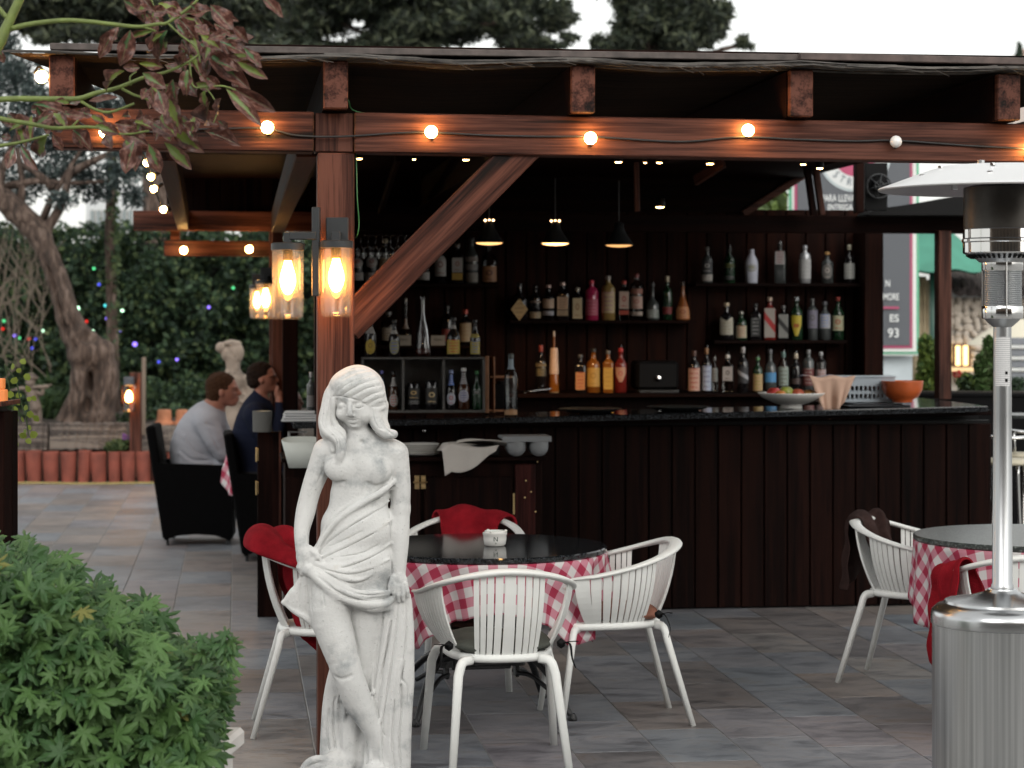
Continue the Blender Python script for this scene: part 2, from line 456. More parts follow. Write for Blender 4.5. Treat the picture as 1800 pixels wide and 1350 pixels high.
        for ax in range(3):
            a1, a2 = (ax + 1) % 3, (ax + 2) % 3
            sl0 = [slice(1, s.n[i] - 1) for i in range(3)]; sl1 = list(sl0)
            sl0[ax] = slice(0, s.n[ax] - 1); sl1[ax] = slice(1, s.n[ax])
            e = np.argwhere(ins[tuple(sl0)] != ins[tuple(sl1)])
            off = np.array([1, 1, 1]); off[ax] = 0; e = e + off
            inside = ins[tuple(e.T)]
            def cell(d1, d2):
                q = e.copy(); q[:, a1] -= d1; q[:, a2] -= d2; return idx[tuple(q.T)]
            quad = np.stack([cell(1, 1), cell(0, 1), cell(0, 0), cell(1, 0)], 1)
            quad[~inside] = quad[~inside][:, ::-1]
            F_.append(quad)
        F_ = np.concatenate(F_); F_ = F_[(F_ >= 0).all(1)]
        return V, F_
    def build(s, name, mat, fn, parent=None, smooth_it=1, flip=False):
        V, F_ = s.surface()
        for _ in range(smooth_it):
            acc = np.zeros_like(V); cnt = np.zeros(len(V))
            for a, b in ((0, 1), (1, 2), (2, 3), (3, 0)):
                np.add.at(acc, F_[:, a], V[F_[:, b]]); np.add.at(cnt, F_[:, a], 1)
                np.add.at(acc, F_[:, b], V[F_[:, a]]); np.add.at(cnt, F_[:, b], 1)
            V = .5 * V + .5 * acc / np.maximum(cnt, 1)[:, None]
        V = fn(V)
        if flip: F_ = F_[:, ::-1]
        me = bpy.data.meshes.new(name)
        me.vertices.add(len(V)); me.vertices.foreach_set('co', V.astype(np.float32).ravel())
        me.loops.add(F_.size); me.loops.foreach_set('vertex_index', F_.astype(np.int32).ravel())
        me.polygons.add(len(F_)); me.polygons.foreach_set('loop_start', np.arange(0, F_.size, 4, dtype=np.int32))
        me.polygons.foreach_set('loop_total', np.full(len(F_), 4, np.int32))
        me.polygons.foreach_set('use_smooth', np.ones(len(F_), bool))
        me.materials.append(mat); me.update(calc_edges=True); me.validate()
        return link(name, me, parent)
# ------------------------------------------------------------------ more materials
def tile_mat(name, spread=1.0):
    m, t, b = new_mat(name)
    tc = t.nodes.new('ShaderNodeTexCoord'); oi = t.nodes.new('ShaderNodeObjectInfo')
    c3 = t.nodes.new('ShaderNodeCombineXYZ')
    for k in range(3): t.links.new(oi.outputs['Random'], c3.inputs[k])
    ad = t.nodes.new('ShaderNodeVectorMath'); ad.operation = 'MULTIPLY_ADD'; ad.inputs[1].default_value = (91, 57, 33)
    t.links.new(c3.outputs[0], ad.inputs[0]); t.links.new(tc.outputs['Object'], ad.inputs[2])
    mp = t.nodes.new('ShaderNodeMapping'); mp.inputs['Scale'].default_value = (3.2, 6.2, 4); mp.inputs['Rotation'].default_value = (0, 0, R(28))
    t.links.new(ad.outputs[0], mp.inputs[0])
    n = t.nodes.new('ShaderNodeTexNoise'); n.inputs['Scale'].default_value = 1.2; n.inputs['Detail'].default_value = 9
    n.inputs['Roughness'].default_value = .72; n.inputs['Distortion'].default_value = .6; t.links.new(mp.outputs[0], n.inputs['Vector'])
    r = ramp(t, n.outputs[0], [(.28, (.06, .058, .060)), (.43, (.135, .134, .138)), (.54, (.205, .200, .200)), (.64, (.180, .160, .146)), (.72, (.14, .124, .112)), (.84, (.34, .32, .30))])
    # whole-tile tone: blue grey, purple grey or brown
    r2 = ramp(t, oi.outputs['Random'], [(0, (.88, 1.0, 1.12)), (.3, (1.02, 1.06, 1.14)), (.5, (1.0, .97, 1.04)), (.7, (1.12, .99, .90)), (.85, (.70, .68, .70)), (1, (1.15, 1.1, 1.05))])
    mu = t.nodes.new('ShaderNodeMix'); mu.data_type = 'RGBA'; mu.blend_type = 'MULTIPLY'; mu.inputs['Factor'].default_value = 1
    t.links.new(r.outputs[0], mu.inputs['A']); t.links.new(r2.outputs[0], mu.inputs['B'])
    # footprints and dust, larger than a tile
    ge = t.nodes.new('ShaderNodeNewGeometry')
    n3 = t.nodes.new('ShaderNodeTexNoise'); n3.inputs['Scale'].default_value = 1.4; n3.inputs['Detail'].default_value = 7
    t.links.new(ge.outputs['Position'], n3.inputs['Vector'])
    q = t.nodes.new('ShaderNodeMapRange'); q.inputs[1].default_value = .35; q.inputs[2].default_value = .7; q.inputs[3].default_value = .8; q.inputs[4].default_value = 1.25
    t.links.new(n3.outputs[0], q.inputs[0])
    m2 = t.nodes.new('ShaderNodeMix'); m2.data_type = 'RGBA'; m2.blend_type = 'MULTIPLY'; m2.inputs['Factor'].default_value = 1
    t.links.new(mu.outputs['Result'], m2.inputs['A']); t.links.new(q.outputs[0], m2.inputs['B'])
    t.links.new(m2.outputs['Result'], b.inputs['Base Color'])
    rr = t.nodes.new('ShaderNodeMapRange'); rr.inputs[3].default_value = .32; rr.inputs[4].default_value = .6
    t.links.new(n.outputs[0], rr.inputs[0]); t.links.new(rr.outputs[0], b.inputs['Roughness'])
    bp = t.nodes.new('ShaderNodeBump'); bp.inputs['Strength'].default_value = .5; bp.inputs['Distance'].default_value = .006
    t.links.new(n.outputs[0], bp.inputs['Height']); t.links.new(bp.outputs[0], b.inputs['Normal'])
    return m
M['tile'] = tile_mat('slate_tile')
M['grout'] = plain('grout_and_ground', (.27, .265, .255), .8, var=.3, vscale=3, bump=.3, bscale=30)
def granite(name, base, spk, rough=.08, sc=260):
    m, t, b = new_mat(name); tc = t.nodes.new('ShaderNodeTexCoord')
    v = t.nodes.new('ShaderNodeTexVoronoi'); v.inputs['Scale'].default_value = sc; t.links.new(tc.outputs['Object'], v.inputs['Vector'])
    n = t.nodes.new('ShaderNodeTexNoise'); n.inputs['Scale'].default_value = sc * .5; n.inputs['Detail'].default_value = 4; t.links.new(tc.outputs['Object'], n.inputs['Vector'])
    mm = t.nodes.new('ShaderNodeMath'); mm.operation = 'MULTIPLY'; t.links.new(v.outputs['Color'], mm.inputs[0]); t.links.new(n.outputs[0], mm.inputs[1])
    r = ramp(t, mm.outputs[0], [(.2, base), (.38, tuple(.5 * (x + y) for x, y in zip(base, spk))), (.52, spk)])
    t.links.new(r.outputs[0], b.inputs['Base Color']); b.inputs['Roughness'].default_value = rough
    return m
M['granite'] = granite('dark_granite', (.006, .007, .008), (.045, .05, .057), .09, 160)
M['granite_g'] = granite('grey_granite', (.03, .035, .034), (.16, .18, .17), .3, 150)

# ------------------------------------------------------------------ ground and tiled floor
g = MB(); g.add([(-60, -12, -.0035), (70, -12, -.0035), (70, 160, -.0035), (-60, 160, -.0035)], [(0, 1, 2, 3)])
tag(g.build('ground', M['grout']), kind='structure')
fl = thing('floor', None, None, (0, 0, 0), TH); fl['kind'] = 'structure'
TW, TL_ = .3355, .672
tmesh = []
for i in range(3):
    mb = MB(); mb.box((0, 0, 0), (TW - .0045, TL_ - .0045, .014), bev=.0018); tmesh.append(mb.mesh('tile', M['tile']))
n_t = 0
for i in range(-40, 24):
    off = (0, .224, .448)[(i * 2) % 3] + .1
    for j in range(8, 38):
        u = -.026 + (i + .5) * TW; v = (j + .5) * TL_ + off
        w = uv2w(u, v, 0); px = 900 + w.x / w.y * FPX; py = HZ + CH * FPX / w.y
        if py > 1440 or w.y > 23.4: continue
        mg = TW * FPX / w.y
        if w.y < 13.7: ok = -1.2 * mg < px < 1800 + 1.2 * mg
        else: ok = -1.2 * mg < px < 560 or (1730 < px < 1800 + mg and w.y < 18)
        if not ok: continue
        n_t += 1
        link('tile', tmesh[n_t % 3], fl, (u, v, -.007 + rnd.uniform(-.0006, .0006)), R(rnd.uniform(-.1, .1)) + (math.pi if rnd.random() < .5 else 0))
print('tiles', n_t)

# ------------------------------------------------------------------ pergola
pg = thing('pergola', 'reddish stained timber pergola roofed with reed mat over the outdoor bar', 'pergola', (0, 0, 0), TH)
def A(px, b): return onb(px, 0, b)[0]
def w2l(p): return Vector((p.x * CT + p.y * ST, -p.x * ST + p.y * CT, p.z))
aP = A(588, 8.62)
drop = lambda a: -.016 * (a - aP) / 2.9
aL, aR = A(92, 8.56), 3.6
mb = MB(); mb.beam((aL, 8.63, 2.4225 + drop(aL)), (A(552, 8.56), 8.63, 2.4225 + drop(A(552, 8.56))), .13, .155, bev=.005); mb.build('beam', M['beam_x'], pg)
mb = MB(); mb.beam((A(623, 8.56), 8.63, 2.4225 + drop(aP)), (aR, 8.63, 2.4225 + drop(aR)), .13, .155, bev=.005); mb.build('beam', M['beam_x'], pg)
mb = MB(); mb.box(((A(552, 8.57) + A(623, 8.57)) / 2, 8.64, 2.422), (A(623, 8.57) - A(552, 8.57) - .006, .12, .15), bev=.004); mb.build('post_head', M['beam_z'], pg)
def post(a, b, w, d, z0, z1, name='post', mat='beam_z', par=None):
    m_ = MB(); m_.box((0, 0, 0), (w, d, z1 - z0), bev=.005)
    return m_.build(name, M[mat], par or pg, loc=(a, b, (z0 + z1) / 2))
pA = post(aP + .004, 8.65, .142, .14, 0, 2.344)
post(3.35, 8.65, .142, .14, 0, 2.344)
# diagonal brace in front
b0 = onb(625, 557, 8.64); b1 = onb(903, 277, 8.64)
d_ = Vector((b1[0] - b0[0], 0, b1[1] - b0[1])).normalized() * .075
q0, q1 = Vector((b0[0], 8.64, b0[1])) - d_ * .75, Vector((b1[0], 8.64, b1[1])) + d_
mb = MB(); mb.box((0, 0, 0), ((q1 - q0).length, .11, .133), bev=.004); o = mb.build('brace', M['beam_x'], pg, loc=(q0 + q1) / 2); o.rotation_euler = (0, -math.atan2(q1.z - q0.z, q1.x - q0.x), 0)
# rafters: their front ends stick out over the beam
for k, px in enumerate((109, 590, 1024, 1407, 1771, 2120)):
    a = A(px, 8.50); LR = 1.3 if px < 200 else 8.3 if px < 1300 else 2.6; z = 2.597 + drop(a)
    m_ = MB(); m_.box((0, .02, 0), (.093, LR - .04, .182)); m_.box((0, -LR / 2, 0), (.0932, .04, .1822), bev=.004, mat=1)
    m_.build('rafter', [M['dark_y'], M['beam_y']], pg, loc=(a, 8.50 + LR / 2, z))  # dark sides, lighter ends: roof shade and sky light put into the colours
# side beams running back
def wbeam(p, q, w, h, name='side_beam', mat='beam_x', up=(0, 0, 1), par=None, bev=.004):
    p, q = w2l(p), w2l(q); c = (p + q) / 2; d = q - p
    m_ = MB(); m_.beam((-d.length / 2, 0, 0), (d.length / 2, 0, 0), w, h, bev=bev)
    o = m_.build(name, M[mat], par or pg); x = d.normalized(); s = x.cross(Vector(up)).normalized(); u = s.cross(x)
    o.matrix_local = Matrix.Translation(c) @ Matrix(((x.x, s.x, u.x, 0), (x.y, s.y, u.y, 0), (x.z, s.z, u.z, 0), (0, 0, 0, 1)))
    return o
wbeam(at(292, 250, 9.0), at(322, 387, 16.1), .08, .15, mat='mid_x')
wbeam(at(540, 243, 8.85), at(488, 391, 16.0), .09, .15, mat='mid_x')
# rear cross beams and posts
def abeam(px0, px1, y0, y1, b, dep=.11, name='cross_beam', par=None, mat='beam_x', bev=.004):
    p = onb(px0, y0, b); q = onb(px1, y0, b); zt = p[1]; zb = onb(px0, y1, b)[1]
    m_ = MB(); m_.box((0, 0, 0), (q[0] - p[0], dep, zt - zb), bev=bev)
    return m_.build(name, M[mat], par or pg, loc=((p[0] + q[0]) / 2, b + dep / 2, (zt + zb) / 2))
abeam(234, 640, 370, 405, 16.2)
p = onb(293, 371, 16.31); q = onb(570, 371, 16.31); mb = MB(); mb.box(((p[0] + q[0]) / 2, 16.305, p[1] + .22), (q[0] - p[0], .02, .46)); mb.build('gable_backing', M['blackp'], pg)
for k in range(12):
    p = onb(293 + k * 23.5, 371, 16.28); q = onb(293 + (k + 1) * 23.5, 371, 16.28)
    mb = MB(); mb.box((0, 0, 0), (q[0] - p[0] - .004, .02, .46), bev=.002); mb.build('gable_plank', M['dark_z'], pg, loc=((p[0] + q[0]) / 2, 16.28, p[1] + .22))
abeam(288, 476, 423, 450, 16.3, .1)
abeam(299, 316, 406, 422, 16.32, .1, 'spacer_block')
post(A(486, 16.2), 16.32, .10, .12, 0, 2.36)
# roof: reed mat, boards and batten
aM0, aM1 = A(14, 8.42), 3.6
ra = [A(px, 8.5) for px in (109, 590, 1024, 1407, 1771, 2120)]
def sag(a):
    k = [x for x in ra if x <= a]; n_ = [x for x in ra if x > a]
    if not k or not n_: return .0
    t = (a - k[-1]) / (n_[0] - k[-1]); return -.020 * math.sin(math.pi * t) ** 1.2 * (.8 + .2 * math.sin(a * 9.1))
mb = MB()
NS = 150
for q in range(90):
    L = rnd.uniform(.5, 2.2); a0 = rnd.uniform(aM0 - .1, aM1 - .3); b = 8.42 + rnd.random() ** 2 * .2 + .012 * math.sin(a0 * 5)
    zz = rnd.uniform(2.693, 2.712); r = rnd.uniform(.0028, .005); pts = []
    tw = rnd.uniform(-.02, .02)
    for k in range(10):
        a = a0 + L * k / 9
        if a > aM1: break
        pts.append((a, b + tw * k / 9 + .004 * math.sin(a * 13 + q), zz + sag(a) + drop(a) * .4 + .002 * math.sin(a * 31 + q)))
    if len(pts) > 2: mb.tube(pts, r, 4)
for q in range(70):         # broken ends that hang out
    a = rnd.uniform(aM0, aM1 - .1); L = rnd.uniform(.03, .12); an = rnd.uniform(-1, 1)
    p = Vector((a, 8.42, 2.70 + sag(a))); mb.tube([p, p + Vector((L * math.cos(an), -rnd.uniform(0, .03), -L * .4 * abs(math.sin(an))))], .0015, 3)
o = mb.build('reed_mat', plain('weathered_reed', (.075, .068, .062), .7, var=.9, vscale=9), pg); o['kind'] = 'stuff'
mb = MB()
def sheet(u, v):
    b = 8.43 + 4.9 * v; a_0 = aM0 + (-.50 - aM0) * min(1, v * 3.2); a = a_0 + (aM1 - a_0) * u
    return (a, b, 2.690 + sag(a) * (1 - .3 * v) + .004 + (0 if v > .02 else .0))
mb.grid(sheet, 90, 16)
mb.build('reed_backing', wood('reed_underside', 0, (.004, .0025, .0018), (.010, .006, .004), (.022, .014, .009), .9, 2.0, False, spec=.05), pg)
aJ = -.50; mb = MB(); mb.box(((aJ + aR) / 2, 10.9, 2.7365), (aR - aJ, 4.9, .012)); aB = A(1400, 15.9)
mb.box(((aJ + aB) / 2, 15.10, 2.7365), (aB - aJ, 3.5, .012)); mb.build('roof_board', M['dark_x'], pg)
mb = MB(); mb.beam((aL - .0, 8.47, 2.7225 + .0), (A(1407, 8.47), 8.47, 2.7225), .05, .026, bev=.003); mb.build('roof_batten', plain('weathered_batten', (.07, .055, .05), .65, var=.4, vscale=20), pg)
mb = MB(); mb.beam((A(1403, 8.45), 8.44, 2.7245), (aR, 8.44, 2.714), .05, .028, bev=.003); mb.build('roof_batten', plain('weathered_batten_b', (.075, .052, .046), .65, var=.4, vscale=20), pg)

# added unseen facade behind the camera: blocks low sky to darken the bar
rb = thing('facade_blocker', 'added unseen brown facade with awning, blocking low sky light from the bar', 'building', (0, -5.5, 0))
mb = MB(); mb.box((0, -.2, 2.9), (26, .4, 5.8)); mb.build('wall', plain('facade_plaster', (.16, .12, .09), .8, var=.2, vscale=2), rb)
mb = MB()
for x in range(-5, 6): mb.box((x * 2.3, .03, 1.3), (1.5, .06, 2.2))
mb.build('window', plain('dark_window', (.02, .022, .025), .08), rb)
mb = MB(); mb.beam((-10, 1.1, 3.0), (10, 1.1, 3.0), 2.3, .06); mb.build('awning', plain('brown_awning', (.09, .03, .02), .8), rb)
# ------------------------------------------------------------------ bar counter
ztop = lambda a: 1.144 + .043 * (a - A(950, 12.6)) / (A(1640, 12.6) - A(950, 12.6))
bc = thing('bar_counter', 'long dark stained plank bar counter with black granite top', 'bar counter', (0, 0, 0), TH)
a0, a1 = A(556, 12.785), A(1742, 12.785)
w_ = .137; n_p = int((a1 - a0) / w_); w_ = (a1 - a0) / n_p
mb = MB(); mb.box((0, 0, 0), (w_ - .007, .022, 1.07), bev=.004); pm = mb.mesh('plank', M['dark_z'])
for k in range(n_p):
    link('plank', pm, bc, (a0 + (k + .5) * w_, 12.796 + rnd.uniform(-.002, .002), .545), 0)
mb = MB(); mb.box(((a0 + a1) / 2, 12.83, .55), (a1 - a0, .04, 1.10)); mb.box(((a0 + a1) / 2, 13.0, .03), (a1 - a0 - .1, .3, .06)); mb.build('counter_body', M['blackp'], bc)
# side of the counter running back at its right end
for k in range(10):
    link('plank', pm, bc, (a1 - .002, 12.87 + k * w_, .545), R(90))
def slab(par, pts, zf, th, name, mat):
    m_ = MB(); n_ = len(pts)
    vs_ = [(x, y, zf(x)) for x, y in pts] + [(x, y, zf(x) - th) for x, y in pts]
    m_.add(vs_, [tuple(range(n_)), tuple(range(2 * n_ - 1, n_ - 1, -1))] + [(i, i + n_, (i + 1) % n_ + n_, (i + 1) % n_) for i in range(n_)])
    o = m_.build(name, mat, par); bm_ = o.modifiers.new('b', 'BEVEL'); bm_.width = .006; bm_.segments = 2; bm_.limit_method = 'ANGLE'
    return o
aT0, aT1 = A(515, 12.6), A(1737, 12.6)
slab(bc, [(aT0, 12.60), (aT1, 12.60), (aT1 + .05, 15.0), (aT1 - .72, 15.0), (aT1 - .72, 13.25), (aT0, 13.25)], ztop, .035, 'countertop', M['granite'])
mb = MB(); mb.beam((a0, 12.80, ztop(a0) - .05), (a1, 12.80, ztop(a1) - .05), .05, .028, bev=.002); mb.build('fascia', M['dark_x'], bc)
mb = MB(); mb.box((a1 - .35, 13.95, .565), (.66, 2.0, 1.12)); mb.build('return_body', M['blackp'], bc)
# hidden works under the top: inner body so nothing shows through
mb = MB(); mb.box(((aT0 + a1) / 2 + .05, 13.0, .52), (a1 - aT0 - .2, .35, 1.0)); mb.build('counter_frame', M['blackp'], bc)

# left service cabinet in front of the counter
cbf = 12.05; ca0, ca1 = A(498, cbf), A(958, cbf); zc = 1.7 - (803 - HZ) * 12.1 / FPX
cab = thing('service_cabinet', 'dark wood service cabinet with brass hinges in front of the bar', 'cabinet', uv2w((ca0 + ca1) / 2, cbf + .25, 0), TH)
cw = ca1 - ca0
mb = MB(); mb.box((0, .02, zc / 2), (cw - .02, .46, zc - .03), bev=.003); mb.build('body', M['dark_z'], cab)
mb = MB(); mb.box((0, 0, zc - .012), (cw + .02, .54, .024), bev=.004); mb.build('top', M['dark_x'], cab)
ddw = .40
for k, px in enumerate((520, 626, 742, 820, 905)):
    pass
doors = [(500, 618), (624, 741), (745, 903)]
for p0_, p1_ in doors:
    x0, x1 = A(p0_, cbf) - (ca0 + ca1) / 2, A(p1_, cbf) - (ca0 + ca1) / 2
    mb = MB(); mb.box((0, 0, 0), (x1 - x0 - .008, .018, zc - .16), bev=.004); dd = mb.build('door', M['dark_z'], cab, loc=((x0 + x1) / 2, -.225, (zc - .06) / 2))
x0, x1 = A(906, cbf) - (ca0 + ca1) / 2, A(942, cbf) - (ca0 + ca1) / 2
mb = MB(); mb.box((0, 0, 0), (x1 - x0, .02, zc - .06), bev=.003); mb.build('stile', wood('red_stile', 2, (.006, .0018, .0015), (.018, .004, .0035), (.04, .010, .008), .5, knots=False, spec=.08), cab, loc=((x0 + x1) / 2, -.225, (zc - .03) / 2))
def at_cab(px, py, dy=-.236):
    a, z = onb(px, py, cbf); return (a - (ca0 + ca1) / 2, dy, z)
for px, py, w, h in ((739, 848, .062, .075), (904, 886, .011, .115), (452, 848, .02, .06)):
    if px < 500: continue
    mb = MB(); x, y, z = at_cab(px, py)
    if w > .03:
        for sx in (-1, 1): mb.box((sx * w * .28, 0, 0), (w * .42, .004, h), bev=.001)
        mb.tube([(-w * .62, -.004, 0), (w * .62, -.004, 0)], .005, 8)
        for sx in (-1, 1):
            for sz in (-1, 1): mb.lathe([(.004, 0), (.0035, .002), (0, .003)], 6, M=Matrix.Translation((sx * w * .28, -.003, sz * h * .3)) @ Matrix.Rotation(R(90), 4, 'X'))
    else: mb.tube([(0, 0, -h / 2), (0, 0, h / 2)], w / 2, 8)
    mb.build('hinge', M['brass'], cab, loc=(x, y, z))
mb = MB(); mb.lathe([(.004, 0), (.004, .01), (.011, .014), (.012, .02), (.007, .026), (0, .027)], 12, M=Matrix.Rotation(R(90), 4, 'X'))
kn = mb.build('knob', M['chrome'], bc, smooth=True); a_, z_ = onb(745, 757, 12.78); kn.location = (a_, 12.785, z_)
for px, py in ((925, 845), (934, 865), (923, 875), (967, 888), (945, 812), (942, 900), (1125, 980)):
    mb = MB(); mb.lathe([(.0045, 0), (.004, .002), (0, .003)], 8, M=Matrix.Rotation(R(90), 4, 'X'))
    x, y, z = at_cab(px, py, -.237)
    if px < 950: mb.build('screw', M['brass'], cab, loc=(x, y, z))

# ------------------------------------------------------------------ back wall of the bar with shelves
bb = 15.78
bw = thing('bar_wall', 'dark plank back wall of the bar carrying the bottle shelves', 'wall', (0, 0, 0), TH)
a0, a1 = A(600, bb), A(1553, bb); w_ = .145; n_p = int((a1 - a0) / w_); w_ = (a1 - a0) / n_p
mb = MB(); mb.box((0, 0, 0), (w_ - .008, .02, 2.5), bev=.004)
RED = wood('red_brown_board', 2, (.004, .0014, .001), (.0095, .003, .002), (.020, .006, .0035), .6, knots=False, spec=.06)
pm2 = mb.mesh('plank', RED)
for k in range(n_p): link('plank', pm2, bw, (a0 + (k + .5) * w_, bb + rnd.uniform(-.002, .002), 1.25), 0)
mb = MB(); mb.box(((a0 + a1) / 2, bb + .04, 1.25), (a1 - a0, .04, 2.5)); mb.build('backing', M['blackp'], bw)
# gable boards above with the sloping cut at the right
mb = MB(); P_ = [onb(p, q, bb - .03) for p, q in ((560, 262), (1440, 262), (1440, 291), (1412, 308), (1308, 373), (560, 373))]
mb.add([(a, bb - .03, z) for a, z in P_] + [(a, bb - .0, z) for a, z in P_],
       [tuple(range(5, -1, -1)), tuple(range(6, 12))] + [(i, (i + 1) % 6, (i + 1) % 6 + 6, i + 6) for i in range(6)])
mb.build('gable_board', M['dark_x'], bw)
p = onb(1412, 306, bb - .06); q = onb(1306, 374, bb - .06)
mb = MB(); mb.beam((p[0], bb - .05, p[1] - .01), (q[0], bb - .05, q[1] - .01), .05, .05, bev=.003); mb.build('rake_trim', M['beam_x'], bw)
# header beam and end post
abeam(600, 1706, 374, 405, 14.9, .09, 'header_beam', bw, 'dark_x')
def pxpost(px0, px1, y0, y1, b, name, par, mat, dep=None):
    (xa, zt), (xb, zb) = onb(px0, y0, b), onb(px1, y1, b); d = dep or (xb - xa)
    m_ = MB(); m_.box((0, 0, 0), (xb - xa, d, zt - zb), bev=.004)
    return m_.build(name, M[mat] if isinstance(mat, str) else mat, par, loc=((xa + xb) / 2, b + d / 2, (zt + zb) / 2))
pxpost(1650, 1673, 405, 702, 14.8, 'post', bw, 'beam_z', .10)
pxpost(1520, 1553, 405, 705, 15.45, 'end_panel', bw, RED, .3)
pxpost(1505, 1526, 270, 374, 14.95, 'strut', bw, 'dark_z', .08)
# leaning strut
for (x0, x1, mt) in ((1418, 1428, 'dark_x'), (1433, 1445, 'beam_x')):
    wbeam(at(x0 - 3, 270, 15.0), at(x0 + 12, 378, 15.0), .04, .055, 'leaning_strut', mt, (0, 1, 0), bw)
# sloping eave board at the right
mb = MB(); P_ = [onb(p, q, 14.6) for p, q in ((1528, 374), (1546, 366), (1580, 362), (1640, 352), (1700, 341), (1830, 334), (1830, 378), (1528, 378))]
n_ = len(P_); mb.add([(a, 14.6, z) for a, z in P_] + [(a, 14.9, z) for a, z in P_], [tuple(range(n_ - 1, -1, -1)), tuple(range(n_, 2 * n_))] + [(i, (i + 1) % n_, (i + 1) % n_ + n_, i + n_) for i in range(n_)])
mb.build('eave_board', M['blackp'], bw)
# light strut near the ceiling
wbeam(at(1222, 318, 13.2), at(1272, 286, 13.0), .03, .06, 'ceiling_strut', 'beam_x', (0, 0, 1), bw)
wbeam(at(1118, 285, 13.2), at(1120, 372, 13.2), .03, .035, 'hanger', 'beam_x', (0, 1, 0), bw)
wbeam(at(700, 276, 12.5), at(668, 375, 15.2), .03, .05, 'ceiling_strut', 'dark_x', (0, 0, 1), bw)
# back counter
SHELF = {}
def shelf(name, px0, px1, y, b, dep, th=.022, par=bw, mat='dark_x'):
    z = 1.7 - (y - HZ) * (b + .08) / (CT - ST * ((px0 + px1) / 2 - 900) / FPX) / FPX
    x0, x1 = A(px0, b), A(px1, b)
    m_ = MB(); m_.box((0, 0, 0), (x1 - x0, dep, th), bev=.002)
    m_.build('shelf', M[mat], par, loc=((x0 + x1) / 2, b + dep / 2, z - th / 2))
    SHELF[name] = (b, z)
shelf('TL', 622, 878, 499, 15.55, .20)
shelf('ML', 632, 850, 607, 15.55, .20)
shelf('C', 896, 1225, 563, 15.55, .20)
shelf('TR', 1222, 1512, 498, 15.55, .20)
shelf('MR', 1255, 1490, 598, 15.55, .20)
shelf('B', 860, 1520, 690, 15.15, .60, .03, mat='dark_x')
mb = MB(); mb.box(((A(600, 15.15) + A(1553, 15.15)) / 2, 15.5, .6), (A(1520, 15.15) - A(600, 15.15), .5, 1.1)); mb.build('back_cupboard', M['dark_z'], bw)
# left end wall of the bar
mb = MB(); nb = 18
lw = thing('bar_side_wall', 'dark board side wall closing the left end of the bar', 'wall', (0, 0, 0), TH)
for k in range(nb):
    m_ = MB(); m_.box((0, 0, 0), (.02, .165, 2.32), bev=.003); m_.build('plank', M['dark_z'], lw, loc=(A(556, 12.9) + .012 * k, 12.95 + k * .172, 1.16))
pxpost(497, 524, 450, 1000, 15.9, 'post', lw, 'dark_z', .1)
# ------------------------------------------------------------------ the garden statue (one continuous body)
def stone(name, col, dirt, bump=.25, moss=.35):
    m, t, b = new_mat(name); tc = t.nodes.new('ShaderNodeTexCoord')
    n = t.nodes.new('ShaderNodeTexNoise'); n.inputs['Scale'].default_value = 6; n.inputs['Detail'].default_value = 9; n.inputs['Roughness'].default_value = .65
    t.links.new(tc.outputs['Object'], n.inputs['Vector'])
    r = ramp(t, n.outputs[0], [(.33, dirt), (.47, col), (.62, tuple(min(1, c * 1.06) for c in col)), (.78, tuple(c * a for c, a in zip(col, (1.0, .95, .88))))])
    v = t.nodes.new('ShaderNodeTexNoise'); v.inputs['Scale'].default_value = 95; v.inputs['Detail'].default_value = 3; t.links.new(tc.outputs['Object'], v.inputs['Vector'])
    q = t.nodes.new('ShaderNodeMapRange'); q.inputs[1].default_value = .66; q.inputs[2].default_value = .74; q.inputs[3].default_value = 1; q.inputs[4].default_value = .55
    t.links.new(v.outputs[0], q.inputs[0])
    mu = t.nodes.new('ShaderNodeMix'); mu.data_type = 'RGBA'; mu.blend_type = 'MULTIPLY'; mu.inputs['Factor'].default_value = moss
    t.links.new(r.outputs[0], mu.inputs['A']); t.links.new(q.outputs[0], mu.inputs['B']); t.links.new(mu.outputs['Result'], b.inputs['Base Color'])
    b.inputs['Roughness'].default_value = .75; b.inputs['Specular IOR Level'].default_value = .25
    bp = t.nodes.new('ShaderNodeBump'); bp.inputs['Strength'].default_value = bump; bp.inputs['Distance'].default_value = .004
    t.links.new(v.outputs[0], bp.inputs['Height']); t.links.new(bp.outputs[0], b.inputs['Normal'])
    return m
M['marble'] = stone('weathered_white_stone', (.58, .58, .57), (.31, .325, .33), .5, .7)
